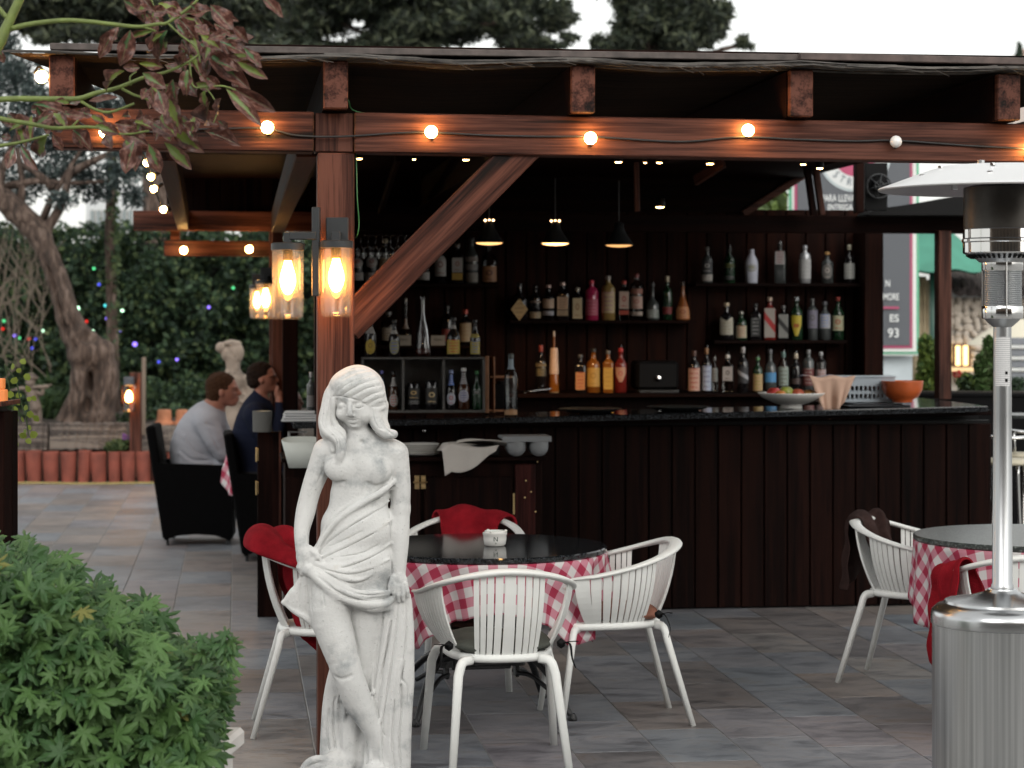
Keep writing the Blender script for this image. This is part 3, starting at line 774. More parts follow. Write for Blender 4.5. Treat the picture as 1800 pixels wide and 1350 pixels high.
def build_statue():
    f = Field((488, 634, -66), (738, 1392, 66), 1.45)
    # torso
    f.ell((636, 815, 0), (57, 52, 31), 10); f.ell((632, 872, 0), (52, 48, 29), 16)
    f.ell((624, 925, 0), (60, 50, 33), 18); f.ell((618, 985, 0), (72, 58, 36), 18); f.ell((628, 1030, -2), (64, 45, 34), 14)
    # shoulders, neck
    f.cap((590, 787, -4), (684, 790, -4), 21, 20, 12); f.cap((590, 790, -4), (640, 772, -2), 16, 20, 12)
    f.cap((637, 800, 2), (628, 745, 4), 21, 18, 10)
    f.ell((596, 822, 21), (24, 22, 14), 14); f.ell((664, 827, 21), (25, 23, 14), 14)
    # viewer-left arm, wrist and grip
    f.chain([(573, 793, -3), (556, 835, -4), (545, 866, -4), (537, 900, -1), (531, 932, 9), (533, 962, 20)], [23, 19.5, 17.5, 17, 13.8, 12], 6, smooth=3)
    f.ell((540, 975, 26), (17, 20, 10), 5)
    for k, (x0, y0, x1, y1, x2, y2) in enumerate([(534, 978, 529, 994, 533, 1004), (541, 982, 539, 1000, 545, 1008), (548, 981, 550, 998, 557, 1005), (553, 975, 562, 990, 566, 998)]):
        f.cap((x0, y0, 30), (x1, y1, 33), 5.2, 4.6, 2.0); f.cap((x1, y1, 33), (x2, y2, 30), 4.6, 4.0, 2.0)
    f.chain([(546, 962, 26), (560, 972, 33), (566, 982, 34)], [6.5, 5.5, 4.5], 3)
    # viewer-right arm, hand lying on the cloth
    f.chain([(695, 798, -5), (703, 850, -5), (704, 895, -4)], [23, 18.5, 16.5], 7)
    f.chain([(704, 895, -4), (703, 945, 2), (702, 1012, 8)], [16.5, 16.5, 11], 6)
    # legs
    f.chain([(598, 1010, 6), (581, 1070, 14), (598, 1135, 22), (609, 1168, 24)], [44, 36.5, 30, 26], 7, smooth=3)           # near thigh
    f.chain([(609, 1168, 24), (618, 1195, 23), (630, 1228, 18), (646, 1262, 14), (659, 1292, 11), (663, 1325, 8)], [26, 26, 25, 20, 16, 14], 6, smooth=3)
    f.ell((607, 1166, 28), (21, 23, 16), 8)
    f.ell((662, 1350, 12), (24, 18, 24), 8); f.cap((660, 1352, 12), (652, 1366, 34), 15, 10, 6)
    f.chain([(645, 1040, -10), (643, 1095, -12), (640, 1150, -14), (636, 1180, -15)], [38, 31, 25, 22], 3, smooth=3)            # standing leg
    f.chain([(636, 1180, -15), (628, 1220, -16), (619, 1260, -12), (613, 1310, -8), (611, 1335, -6)], [22, 20, 17.5, 15, 15], 3, smooth=3)
    f.cap((611, 1340, -6), (598, 1366, 20), 16, 11, 6)
    # head: leaning, looking down
    f.ell((629, 696, -4), (46, 50, 40), 6); f.ell((625, 711, 12), (31.5, 37, 26), 8)
    f.ell((629, 735, 18), (19, 14, 14), 10); f.ell((626, 746, 23), (8, 5.5, 7), 6)
    f.cap((616.5, 699, 34), (618, 723, 43), 3.0, 4.0, 4.5); f.ell((618.5, 727, 43), (5.0, 3.5, 3.8), 3)
    f.cap((613, 728.5, 37.5), (624.5, 729.5, 37.5), 2.2, 2.2, 2.5)
    f.ell((603, 709.5, 36.5), (9, 6.2, 7), 4, 'sub'); f.ell((632, 710, 39.5), (9.5, 6.2, 7.5), 4, 'sub')
    f.ell((603.5, 712, 29.6), (6.8, 4.3, 4.6), 1); f.ell((632, 712.5, 32.6), (7.2, 4.4, 4.8), 1)
    f.stroke([(597, 713.5), (603.5, 716.4), (610.5, 714.5)], 1.25, .6, 'sub', -.2, taper=False); f.stroke([(624.5, 714.5), (632, 717.2), (639.5, 714)], 1.25, .6, 'sub', -.2, taper=False); f.stroke([(597, 708), (604, 706.6), (611, 708.5)], 1.0, .8, 'sub', 0); f.stroke([(624, 708), (632, 706.6), (640, 709)], 1.0, .8, 'sub', 0)
    f.ell((602, 727, 25), (9, 9, 8), 9); f.ell((640, 728, 25), (12, 11, 9), 9)
    f.stroke([(613, 735), (618, 733.6), (622, 734.4), (626, 733.4), (633, 733.6)], 1.4, 1.8, 'add', -.5)
    f.stroke([(616, 740), (623, 741.4), (631, 738.6)], 1.6, 2.4, 'add', -.6)
    f.stroke([(611, 735.6), (617, 737), (623, 737.4), (630, 736), (637, 731.5)], 1.1, .7, 'sub', 0)
    f.stroke([(617, 744.5), (623, 745.4), (629, 744)], 1.2, 3, 'sub', .3)
    # hair: a cap, swept bangs over the brow, a bun of curls at the right temple
    f.ell((628, 689, -6), (47, 47.5, 44.5), 3)
    f.ell((610, 676, 12), (28, 21, 28), 16); f.ell((640, 680, 10), (30, 24, 29), 16); f.ell((660, 698, 10), (15, 16, 19), 12)
    f.ell((668, 714, 6), (12, 12, 14), 6)
    f.ell((590, 728, -8), (17, 38, 20), 6); f.ell((664, 730, -8), (14, 30, 18), 6); f.ell((600, 752, -10), (18, 22, 14), 6)
    # long locks
    f.chain([(592, 674, 8), (582, 692, 12), (576, 716, 16), (572, 738, 18), (576, 755, 22), (590, 764, 27), (602, 778, 31), (600, 802, 31), (592, 822, 26)], [9, 11.5, 11, 11.5, 11.5, 11, 10.5, 7.5, 3], 4)
    f.chain([(590, 684, 22), (587, 706, 24), (586, 730, 19), (593, 748, 19), (605, 762, 22), (605, 784, 27)], [5, 5.5, 5.5, 6, 6, 3.5], 2.5)
    f.chain([(572, 742, 12), (573, 760, 10), (584, 772, 12), (588, 790, 20)], [10, 10, 10, 6], 4)
    f.chain([(658, 708, 16), (660, 730, 18), (667, 747, 20), (680, 760, 22), (693, 762, 20)], [12, 12.5, 12, 10.5, 8], 4)
    f.chain([(672, 712, 0), (671, 738, 4), (678, 752, 8)], [11, 11, 9], 4)
    hs_ = [[(652, 650), (628, 655), (604, 668), (588, 688)], [(660, 658), (636, 664), (610, 677), (592, 693)], [(666, 667), (644, 672), (620, 684), (602, 695)], [(670, 677), (650, 681), (632, 690), (618, 698)], [(674, 688), (660, 691), (646, 698), (636, 704)],
           [(640, 646), (616, 649), (598, 660)], [(676, 698), (664, 701), (652, 709)], [(656, 714), (666, 715), (677, 711)], [(662, 660), (672, 680), (678, 700)]]
    for i, h in enumerate(hs_): f.stroke(h, 1.0 + .3 * (i % 3), 1.6, 'sub', .35, 7); f.stroke([(x + 1.5, y + 4) for x, y in h], 1.8, 4.5, 'add', -1.2, 7)
    f.stroke([(588, 696), (600, 695), (616, 698), (634, 704), (652, 713)], 1.2, 2.5, 'sub', .3, 6)
    for off in (-5.5, -1, 4.5):
        f.stroke([(583 + off, 680), (577 + off, 702), (575 + off, 725), (574 + off, 744), (585 + off, 758), (600 + off, 772), (600 + off, 798)], 1.4, 1.6, 'sub', .5)
    for off in (-4, 1, 5):
        f.stroke([(660 + off, 718), (664 + off, 738), (673 + off, 751), (690 + off, 760 + off)], 1.3, 1.6, 'sub', .5)
    f.stroke([(590, 716), (589, 734), (598, 750), (608, 764)], 1.2, 1.5, 'sub', .4)
    f.ell((638, 776, 24), (4, 4.5, 3.5), 3, 'sub')
    # ---------------- drapery on the hips and belly
    f.ell((620, 990, 2), (76, 52, 39), 6); f.ell((640, 930, 2), (54, 50, 35), 10)
    # cloth skirt hem sweeping from the grip to the right hand
    f.chain([(548, 998, 34), (570, 1018, 42), (600, 1042, 44), (640, 1056, 40), (676, 1058, 26), (690, 1050, 14)], [9, 10, 9, 8, 7.5, 7], 6)
    f.chain([(552, 996, 36), (590, 1022, 44), (630, 1040, 42), (682, 1040, 24)], [6, 7, 7, 6], 5)
    f.chain([(560, 1012, 30), (600, 1040, 38), (650, 1064, 32), (684, 1066, 14)], [8, 8, 7, 6], 6)
    folds = [[(553, 988), (580, 994), (612, 992), (650, 978), (688, 958)], [(552, 985), (570, 978), (600, 964), (640, 944), (690, 916)], [(556, 992), (585, 1006), (620, 1018), (650, 1016)],
             [(556, 976), (578, 952), (614, 925), (656, 900), (692, 880)], [(556, 968), (574, 938), (604, 908), (645, 884), (692, 862)], [(558, 960), (576, 926), (600, 900), (640, 876), (690, 850)],
             [(560, 1000), (600, 1026), (640, 1040), (684, 1040)], [(566, 1008), (600, 1034), (640, 1050), (682, 1051)], [(553, 990), (590, 1000), (630, 1004), (686, 985)],
             [(600, 1014), (630, 1020), (655, 1010)]]
    for i, h in enumerate(folds):
        f.stroke(h, 1.6, 1.8, 'sub', .1, 6); f.stroke([(x + .5, y - 4.5) for x, y in h], 2.4, 4.5, 'add', -.9, 6)
    f.chain([(690, 846, 14), (672, 862, 30), (640, 882, 32), (600, 908, 30), (572, 940, 26), (556, 968, 26)], [6, 6, 5, 5, 5, 5], 5)
    # flare of cloth at the left of the grip
    f.chain([(541, 1004, 28), (529, 1030, 20), (520, 1054, 15)], [6, 11, 16], 6, sq=.45)
    f.chain([(548, 1006, 28), (540, 1040, 20), (532, 1066, 15)], [7, 14, 15], 6, sq=.45)
    f.chain([(554, 1010, 26), (552, 1050, 18), (548, 1084, 12)], [8, 13, 10], 6, sq=.5)
    f.chain([(558, 1020, 20), (560, 1060, 14), (563, 1106, 8)], [8, 10, 5], 6, sq=.5)
    f.chain([(499, 1057, 13), (520, 1072, 17), (540, 1084, 18), (552, 1098, 14)], [2.5, 5, 6, 4], 4)
    f.stroke([(534, 1008), (529, 1040), (527, 1066)], 2.0, 2.0, 'sub', .4); f.stroke([(544, 1006), (543, 1040), (545, 1074)], 2.2, 2.0, 'sub', .4)
    f.stroke([(550, 1010), (549, 1050), (552, 1080)], 1.8, 2.0, 'sub', .4); f.cap((500, 1057, 13), (517, 1040, 16), 2.5, 6, 8)
    # fall of cloth under the right hand
    f.chain([(700, 1035, 4), (697, 1100, 0), (690, 1200, -4), (682, 1300, -6), (676, 1372, -4)], [17, 24, 32, 38, 42], 6, sq=.6)
    f.chain([(712, 1050, 0), (716, 1110, -2), (714, 1200, -4), (704, 1290, -4), (700, 1372, -4)], [10, 12, 14, 18, 20], 6, sq=.7)
    f.chain([(684, 1050, 8), (672, 1130, 4), (660, 1220, -2), (668, 1300, 2), (690, 1372, 6)], [7, 9, 12, 12, 14], 6, sq=.7)
    f.cap((716, 1060, 2), (719, 1140, 2), 6, 7, 5, sq=.7)
    for h in ([(694, 1070), (682, 1130), (664, 1200), (656, 1240)], [(700, 1062), (694, 1130), (680, 1220), (672, 1290), (680, 1350)], [(708, 1056), (706, 1120), (696, 1210), (690, 1300), (694, 1350)],
              [(716, 1060), (714, 1120), (706, 1190), (703, 1240)], [(712, 1160), (706, 1190), (716, 1206), (719, 1230)], [(704, 1190), (706, 1240), (702, 1300), (706, 1350)], [(688, 1090), (676, 1160), (664, 1230)]):
        f.stroke(h, 2.2, 1.8, 'sub', -.2, 6); f.stroke([(x - 5, y) for x, y in h], 3.0, 4.5, 'add', -.9, 6)
    # cloth behind the legs at the left
    f.chain([(600, 1170, -26), (588, 1230, -28), (584, 1310, -26), (588, 1372, -20)], [20, 22, 24, 28], 8, sq=.6)
    f.chain([(626, 1180, -30), (640, 1372, -26)], [30, 40], 10, sq=.6)
    for h in ([(596, 1200), (586, 1250), (588, 1310), (600, 1350)], [(606, 1220), (600, 1270), (600, 1320)], [(578, 1250), (574, 1290), (580, 1330)], [(642, 1290), (638, 1330), (640, 1360)], [(648, 1300), (646, 1350)]):
        f.stroke(h, 2.6, 2, 'sub', -.2); f.stroke([(x + 5, y) for x, y in h], 2.8, 4, 'add', -1)
    f.ell((562, 1356, 6), (34, 30, 26), 8); f.ell((590, 1350, 0), (24, 30, 24), 8); f.chain([(582, 1334, 16), (560, 1330, 22), (541, 1342, 20), (534, 1358, 16)], [7, 7, 8, 8], 6)
    f.stroke([(566, 1334), (548, 1340), (540, 1350)], 2, 2, 'sub', .5); f.stroke([(575, 1342), (558, 1346), (546, 1356)], 2, 2, 'sub', .5)
    # plinth
    f.ell((630, 1384, 0), (104, 14, 58), 8)
    # body creases
    f.stroke([(612, 1052), (619, 1090), (629, 1135), (638, 1170), (650, 1210), (664, 1250), (676, 1290)], 2.2, 2.5, 'sub', -.6, 6); f.stroke([(674, 1085), (667, 1130), (660, 1180), (657, 1210)], 3.0, 3, 'sub', -1.5, 6)
    f.stroke([(590, 1182), (604, 1186), (622, 1180)], 1.0, 6, 'sub', 1.2)
    f.stroke([(572, 836), (588, 846), (606, 845)], 1.0, 7, 'sub', .9); f.stroke([(648, 847), (664, 853), (684, 846)], 1.0, 7, 'sub', .9)
    f.stroke([(560, 846), (568, 828), (571, 812)], 1.4, 3, 'sub', .4)
    f.stroke([(690, 835), (688, 880), (687, 930), (689, 990), (690, 1030)], 2.0, 2.5, 'sub', .6)
    for h in ([(560, 1006), (590, 1030), (625, 1046), (680, 1046)], [(600, 1050), (640, 1066), (680, 1062)], [(575, 960), (600, 950), (640, 930)], [(600, 975), (640, 968), (676, 950)], [(570, 1030), (575, 1060)]): f.stroke(h, 1.3, 1.5, 'sub', .2, 6)
    # hand on top of the cloth: four fingers and a thumb
    f.ell((703, 1020, 14), (14, 15, 8), 5)
    for (x0, y0, x1, y1, x2, y2, r) in [(694, 1026, 693, 1040, 694, 1050, 3.9), (701, 1028, 701, 1044, 702, 1055, 4.1), (708, 1028, 709, 1043, 710, 1053, 4.0), (714, 1024, 717, 1037, 718, 1046, 3.6)]:
        f.cap((x0, y0, 19), (x1, y1, 20), r + .5, r, 1.2); f.cap((x1, y1, 20), (x2, y2, 17), r, r - .7, 1.2)
    f.chain([(692, 1012, 16), (687, 1026, 21), (686, 1038, 20)], [5, 4.4, 3.6], 2)
    f.relief(3, .35, .05)
    S_ = FPX / 8.26
    def to(V): return np.stack([(V[:, 0] - 620) / S_, -V[:, 2] / S_, (1364.7 + 26 - V[:, 1]) / S_ - 26 / S_], 1)
    o = f.build('garden_statue', M['marble'], to, flip=True)
    o.location = ((620 - 900) / FPX * 8.26, 8.26, 0.0)
    tag(o, 'weathered white stone statue of a draped young woman standing before the timber post', 'statue')
    return o
statue = build_statue()
# ------------------------------------------------------------------ string lights on the pergola
def bulb_thing(p, lit, label, r=.0245, group='globe bulbs of the string light', sock=(0, .03, .0)):
    t = thing('string_light_bulb', label, 'light bulb', p, 0, group)
    m_ = MB(); m_.lathe([(.001, -r), (r * .5, -r * .87), (r * .87, -r * .5), (r, 0), (r * .87, r * .5), (r * .5, r * .87), (.001, r)], 14)
    m_.build('globe', M['bulb'] if lit else M['off'], t, smooth=True)
    s_ = Vector(sock); m_ = MB(); m_.tube([s_ * .55, s_ * 1.5], .011, 8); m_.build('socket', M['cable'], t)
    return t
M['off'] = plain('unlit_frosted_bulb', (.75, .75, .74), .15)
fb = [((73, 135), True, 'lit globe bulb hanging at the far left roof corner', 8.35), ((185, 232), True, 'lit globe bulb behind the brown leaves on the front beam', 8.5),
      ((470, 224), True, 'lit globe bulb on the front beam left of the post', 8.5), ((758, 232), True, 'lit globe bulb on the front beam above the diagonal brace', 8.52),
      ((1038, 243), True, 'lit globe bulb on the beam below the second rafter end', 8.56), ((1315, 229), True, 'lit globe bulb near the top edge of the front beam', 8.62),
      ((1575, 249), False, 'unlit white globe bulb on the front beam', 8.68), ((1812, 262), True, 'lit globe bulb at the right end of the front beam', 8.75)]
def faceY(px): return 8.565 / (CT - ST * (px - 900) / FPX)
for (px, py), lit, lab, Y in fb: bulb_thing(at(px, py, faceY(px) - .040 if px > 100 else Y), lit, lab, sock=(0, .018, -.012))
cp = [(470, 226, 8.53), (520, 238, 8.56), (600, 240, 8.53), (700, 234, 8.56), (758, 233, 8.56), (860, 238, 8.58), (960, 240, 8.59), (1038, 240, 8.62), (1080, 243, 8.60), (1200, 249, 8.62),
      (1300, 241, 8.66), (1400, 245, 8.67), (1500, 248, 8.69), (1575, 247, 8.72), (1700, 256, 8.74), (1812, 262, 8.78), (1900, 268, 8.82)]
cpl = [(60, 128, 8.38), (73, 120, 8.42), (110, 180, 8.46), (150, 222, 8.48), (185, 222, 8.52), (260, 232, 8.52), (330, 228, 8.53), (400, 226, 8.53), (470, 226, 8.53)]
mb = MB(); mb.tube(smoothpath([at(p[0], p[1], faceY(p[0]) - .008 if p[0] > 140 else p[2]) for p in cpl + cp[1:]], 6), .0042, 6)
tag(mb.build('light_cable', M['cable'], smooth=True), 'black string light cable running along the front beam', 'cable')
sb = [(258, 286, 10.2, 6.5, 'first lit bulb of the row going back under the left side beam'), (265, 311, 11.3, 6.5, 'second lit bulb of the row going back under the left side beam'),
      (270, 332, 12.4, 6.2, 'third lit bulb of the row going back under the left side beam'), (287, 368, 14.6, 6, 'last bulb of the left side row resting on the rear crossbeam'),
      (323, 440, 16.0, 6.5, 'left one of two lit bulbs on the short rear beam'), (438, 438, 16.0, 6.5, 'right one of two lit bulbs on the short rear beam')]
for px, py, Y, rp, lab in sb: bulb_thing(at(px, py, Y), True, lab, rp * Y / FPX, 'globe bulbs of the string light', (.03, .02, .02) if py < 400 else (0, .03, 0))
mb = MB(); mb.tube(smoothpath([at(245, 262, 9.4), at(258, 284, 10.2), at(265, 309, 11.3), at(270, 330, 12.4), at(287, 366, 14.6), at(300, 372, 16)], 4), .005, 5)
mb.build('light_cable', M['cable'], None, smooth=True); tag(bpy.data.objects['light_cable.001'], 'black string light cable running back along the left side beam', 'cable')
# green cable on the post
mb = MB(); mb.tube(smoothpath([at(612, 176, 8.62), at(626, 196, 8.66), at(700, 203, 8.68), at(812, 202, 8.70), at(818, 206, 8.70)], 5), .0028, 5)
mb.tube(smoothpath([at(626, 268, 8.62), at(627, 312, 8.6), at(628, 350, 8.59), at(631, 390, 8.6), at(629, 410, 8.6), at(625, 418, 8.62)], 5), .003, 5)
tag(mb.build('green_cable', plain('green_cable_sheath', (.03, .13, .04), .4), smooth=True), 'thin green cable clipped down the right edge of the timber post', 'cable')
for px, py in ((627, 312), (628, 347)):
    pass
# small spot lights under the roof
def spot(px, py, Y, label, w=.022, cat='spotlight'):
    t = thing('ceiling_spot', label, cat, at(px, py, Y), 0, 'small warm lights under the roof')
    m_ = MB(); m_.lathe([(.001, -.004), (w * .8, -.003), (w, .004), (w, .006)], 12); m_.build('lens', M['bulb_small'], t)
    m_ = MB(); m_.lathe([(w * 1.15, .0), (w * 1.25, .004), (w * 1.1, .05), (.001, .052)], 12); m_.build('housing', M['blackp'], t, smooth=True)
for px, py, Y, l, w in ((631, 279, 11.5, 'small warm spotlight just right of the front post under the beam', .018), (728, 280, 12, 'faint small spotlight under the beam left of the brace', .009),
                     (819, 281, 11.6, 'small warm spotlight left of the top of the diagonal brace', .018), (1087, 285, 12, 'small warm spotlight right of the brace top under the beam', .02),
                     (1134, 286, 12, 'tiny spotlight between two brighter ones under the beam', .008), (1159, 286, 12, 'small warm spotlight beside the tiny one under the beam', .016),
                     (1412, 289, 12.6, 'small warm spotlight left of the round sign logo', .016), (1441, 296, 12.9, 'warm spotlight at the upper left edge of the round sign logo', .02), (1248, 288, 12.9, 'warm spotlight on the sloping strut under the roof', .022),
                     (1160, 364, 13.0, 'warm spotlight below the ceiling near the bar header', .026)):
    spot(px, py, Y, l, w)
# pendant lamps over the bar
for i, (px, py, Y, s, lab) in enumerate(((860, 427, 14.3, .55, 'leftmost of three black pendant lamps over the bar, seen as a thin glowing rim'), (976, 428, 14.35, 1.5, 'middle and brightest of three black pendant lamps over the bar'), (1088, 431, 14.4, .3, 'rightmost and dimmest of three black pendant lamps over the bar'))):
    t = thing('pendant_lamp', lab, 'pendant lamp', at(px, py, Y), 0, 'pendant lamps over the bar')
    m_ = MB(); m_.lathe([(.098, 0), (.094, .006), (.060, .055), (.034, .10), (.030, .14), (.012, .15), (.001, .152)], 20); m_.lathe([(.093, .002), (.058, .053), (.030, .1)], 20)
    m_.build('lamp_shade', plain('pendant_shade_%d' % i, (.012, .013, .014), .5, spec=.2), t, smooth=True)
    m_ = MB(); m_.lathe([(.001, -.014), (.05, -.011), (.078, -.005), (.090, .004)], 20); m_.build('diffuser', emis('pendant_glow_%d' % i, (1, .50, .18), 2.6 * s), t)
    m_ = MB(); m_.tube([(0, 0, .15), (0, 0, .42)], .004, 5); m_.build('cord', M['cable'], t)
    if i < 2:
        m_ = MB()
        for k in (-1, 0, 1): m_.lathe([(.001, -.008), (.008, 0), (.001, .008)], 6, c=(k * .026, -.02, .145))
        m_.build('vent_glow', M['pend'], t)
for i, (px, w, s) in enumerate(((860, .1, 5), (976, .1, 13), (1088, .1, 3))):
    ld = bpy.data.lights.new('pendant_light', 'SPOT'); ld.energy = s * 2.6; ld.color = (1, .62, .32); ld.spot_size = R(140); ld.spot_blend = .8; ld.shadow_soft_size = .06
    lo = bpy.data.objects.new('pendant_light', ld); COL.objects.link(lo); lo.location = at(px, 434, 14.35) ; lo.rotation_euler = (R(8), 0, 0)

# ------------------------------------------------------------------ glass wall lanterns
m_, t_, b_ = new_mat('amber_inner_glass'); o_ = t_.nodes['Material Output']; t_.nodes.remove(b_); tl_ = t_.nodes.new('ShaderNodeBsdfTranslucent'); tl_.inputs[0].default_value = (1, .85, .6, 1)
tp_ = t_.nodes.new('ShaderNodeBsdfTransparent'); mx_ = t_.nodes.new('ShaderNodeMixShader'); mx_.inputs[0].default_value = .045; t_.links.new(tp_.outputs[0], mx_.inputs[1]); t_.links.new(tl_.outputs[0], mx_.inputs[2]); t_.links.new(mx_.outputs[0], o_.inputs[0]); M['frost'] = m_
m_, t_, b_ = new_mat('jar_glass'); o_ = t_.nodes['Material Output']; t_.nodes.remove(b_); tp_ = t_.nodes.new('ShaderNodeBsdfTransparent'); tl_ = t_.nodes.new('ShaderNodeBsdfTranslucent'); gl_ = t_.nodes.new('ShaderNodeBsdfGlossy'); gl_.inputs['Roughness'].default_value = .05
mx_ = t_.nodes.new('ShaderNodeMixShader'); mx_.inputs[0].default_value = .035; m2_ = t_.nodes.new('ShaderNodeMixShader'); m2_.inputs[0].default_value = .06; t_.links.new(tp_.outputs[0], mx_.inputs[1]); t_.links.new(tl_.outputs[0], mx_.inputs[2]); t_.links.new(mx_.outputs[0], m2_.inputs[1]); t_.links.new(gl_.outputs[0], m2_.inputs[2]); t_.links.new(m2_.outputs[0], o_.inputs[0]); M['jar'] = m_
def lantern(px, pt, pb, Y, rzdir, label, wpx=56, side=False, bracket=True, bulb_s=1.0):
    H_ = (pb - pt) * Y / FPX; r = wpx / 2 * Y / FPX; c = at(px, pb, Y)
    t = thing('wall_lantern', label, 'lantern', c, 0, 'glass jar wall lanterns')
    m_ = MB(); m_.lathe([(.001, .002), (r * .8, .002), (r * .96, .012), (r, .03), (r, H_ * .97)], 28); m_.lathe([(r - .003, H_ * .97), (r - .003, .03), (r * .78, .008), (.001, .007)], 28)
    m_.build('jar', M['jar'], t, smooth=True)
    m_ = MB(); m_.lathe([(.001, H_ * .97), (r * 1.06, H_ * .97), (r * 1.06, H_ * 1.06), (r * .9, H_ * 1.075), (.001, H_ * 1.08)], 24); sharp(m_.build('lid', M['black'], t))
    zb = H_ * .60
    m_ = MB(); prof = [(.001, zb - .068), (.014, zb - .062), (.026, zb - .04), (.031, zb - .018), (.029, zb + .006), (.020, zb + .036), (.014, zb + .058), (.012, zb + .066)]
    m_.lathe([(a * bulb_s, b_) for a, b_ in prof], 16); m_.build('bulb', M['filament'], t, smooth=True)
    m_ = MB(); m_.lathe([(.015, zb + .062), (.017, zb + .066), (.017, H_ * .97)], 12); m_.build('lamp_socket', M['black'], t, smooth=True)
    m_ = MB(); m_.lathe([(r * .62, H_ * .30), (r * .64, H_ * .95)], 24); m_.build('inner_glass', M['frost'], t, smooth=True)
    if bracket:
        m_ = MB()
        if side:
            m_.box((r * 1.75, .02, H_ * .95), (.03, .06, .34), bev=.003); m_.box((r * .95, .0, H_ * 1.17), (r * 1.7, .035, .03), bev=.003); m_.box((0, 0, H_ * 1.11), (.03, .03, .06), bev=.003)
        else:
            m_.box((0, .05, H_ * 1.2), (.085, .03, .11), bev=.003); m_.box((0, .02, H_ * 1.12), (.035, .08, .04), bev=.003)
        m_.build('bracket', M['black'], t)
    return t
lantern(591, 432, 559, 8.46, 0, 'clear glass lantern mounted on the front face of the timber post')
lantern(506, 436, 563, 8.46, 0, 'clear glass lantern on a bracket at the left side of the timber post', 56, True)
lantern(467, 497, 562, 15.2, 0, 'smaller lit lantern hanging on the rear post behind the others', 34, False)
lantern(452, 505, 560, 17.0, 0, 'tiny lit lantern at the far left of the lantern cluster', 26, False, bulb_s=.9)
# wooden backing for the far ones
pxpost(478, 497, 405, 860, 16.05, 'post', pg, 'beam_z', .1)

# ------------------------------------------------------------------ patio heater
hp = at(1762, 900, 7.35); hp.z = 0
ht = thing('patio_heater', 'tall stainless steel gas patio heater with a wide round reflector', 'patio heater', hp)
M['heater_body'] = plain('streaked_steel', (.55, .56, .57), .22, 1.0)
m_, t_, b_ = new_mat('brushed_tank'); tc = t_.nodes.new('ShaderNodeTexCoord'); mp_ = t_.nodes.new('ShaderNodeMapping'); mp_.inputs['Scale'].default_value = (60, 60, .6)
n_ = t_.nodes.new('ShaderNodeTexNoise'); n_.inputs['Scale'].default_value = 1; n_.inputs['Detail'].default_value = 3
t_.links.new(tc.outputs['Object'], mp_.inputs[0]); t_.links.new(mp_.outputs[0], n_.inputs['Vector'])
r_ = ramp(t_, n_.outputs[0], [(.3, (.36, .37, .38)), (.5, (.50, .51, .52)), (.7, (.68, .69, .70))]); t_.links.new(r_.outputs[0], b_.inputs['Base Color'])
b_.inputs['Metallic'].default_value = 1; b_.inputs['Roughness'].default_value = .3
bp_ = t_.nodes.new('ShaderNodeBump'); bp_.inputs['Strength'].default_value = .25; bp_.inputs['Distance'].default_value = .003; t_.links.new(n_.outputs[0], bp_.inputs['Height']); t_.links.new(bp_.outputs[0], b_.inputs['Normal'])
M['tank'] = m_
zt = 1.7 - (1097 - HZ) * 7.35 / FPX
mb = MB(); mb.lathe([(.226, .07), (.229, .09), (.229, zt - .012), (.2295, zt)], 64); sharp(mb.build('tank_housing', M['tank'], ht))
mb = MB(); mb.lathe([(.2295, zt), (.234, zt + .003), (.234, zt + .03), (.231, zt + .045), (.214, zt + .062), (.19, zt + .070), (.188, zt + .078), (.12, zt + .088), (.065, zt + .105), (.05, zt + .112), (.048, zt + .118), (.03, zt + .12)], 64)
sharp(mb.build('tank_lid', plain('satin_steel_lid', (.50, .51, .52), .24, 1.0), ht), 50)
mb = MB(); mb.lathe([(.001, 0), (.24, 0), (.245, .02), (.23, .07), (.2, .072)], 48); sharp(mb.build('base', M['steel'], ht))
zp0, zp1 = zt + .11, 1.7 - (572 - HZ) * 7.35 / FPX
mb = MB(); mb.lathe([(.037, zp0), (.037, zp0 + .02), (.0335, zp0 + .025), (.0305, zp1 - .3), (.0295, zp1)], 28); mb.build('pole', M['steel'], ht, smooth=True)
zb = lambda y: 1.7 - (y - HZ) * 7.35 / FPX
mb = MB(); mb.lathe([(.030, zb(575)), (.050, zb(566)), (.066, zb(557)), (.066, zb(553))], 36); sharp(mb.build('burner_cup', M['steel'], ht))
mb = MB()      # mesh emitter: many thin rings
zz = zb(552)
prof = []
while zz < zb(462):
    prof += [(.0625, zz), (.066, zz + .0022), (.0625, zz + .0044)]; zz += .0062
mb.lathe(prof, 40); mb.build('mesh_screen', M['steel'], ht)
mb = MB()
for k in range(3):
    a_ = .5 + k * 2.09; mb.tube([(.069 * math.cos(a_), .069 * math.sin(a_), zb(556)), (.069 * math.cos(a_), .069 * math.sin(a_), zb(455))], .003, 6)
mb.build('screen_rod', M['chrome'], ht)
mb = MB(); mb.lathe([(.066, zb(560)), (.0675, zb(558)), (.0675, zb(540)), (.066, zb(538))], 36); sharp(mb.build('screen_band', M['chrome'], ht)); mb = MB(); mb.lathe([(.066, zb(476)), (.068, zb(474)), (.068, zb(462)), (.075, zb(460))], 36)
sharp(mb.build('screen_band', M['chrome'], ht))
mb = MB(); mb.lathe([(.075, zb(461)), (.088, zb(455)), (.122, zb(447)), (.127, zb(445))], 48); mb.build('burner_plate', M['steel'], ht, smooth=True)
mb = MB(); 
for k in range(40):
    a_ = k * 2 * math.pi / 40; p = Vector((.102 * math.cos(a_), .102 * math.sin(a_), zb(454))); q = Vector((.119 * math.cos(a_), .119 * math.sin(a_), zb(449))); mb.beam(p, q, .008, .004, bev=0)
mb.build('vent_slot', M['blackp'], ht)
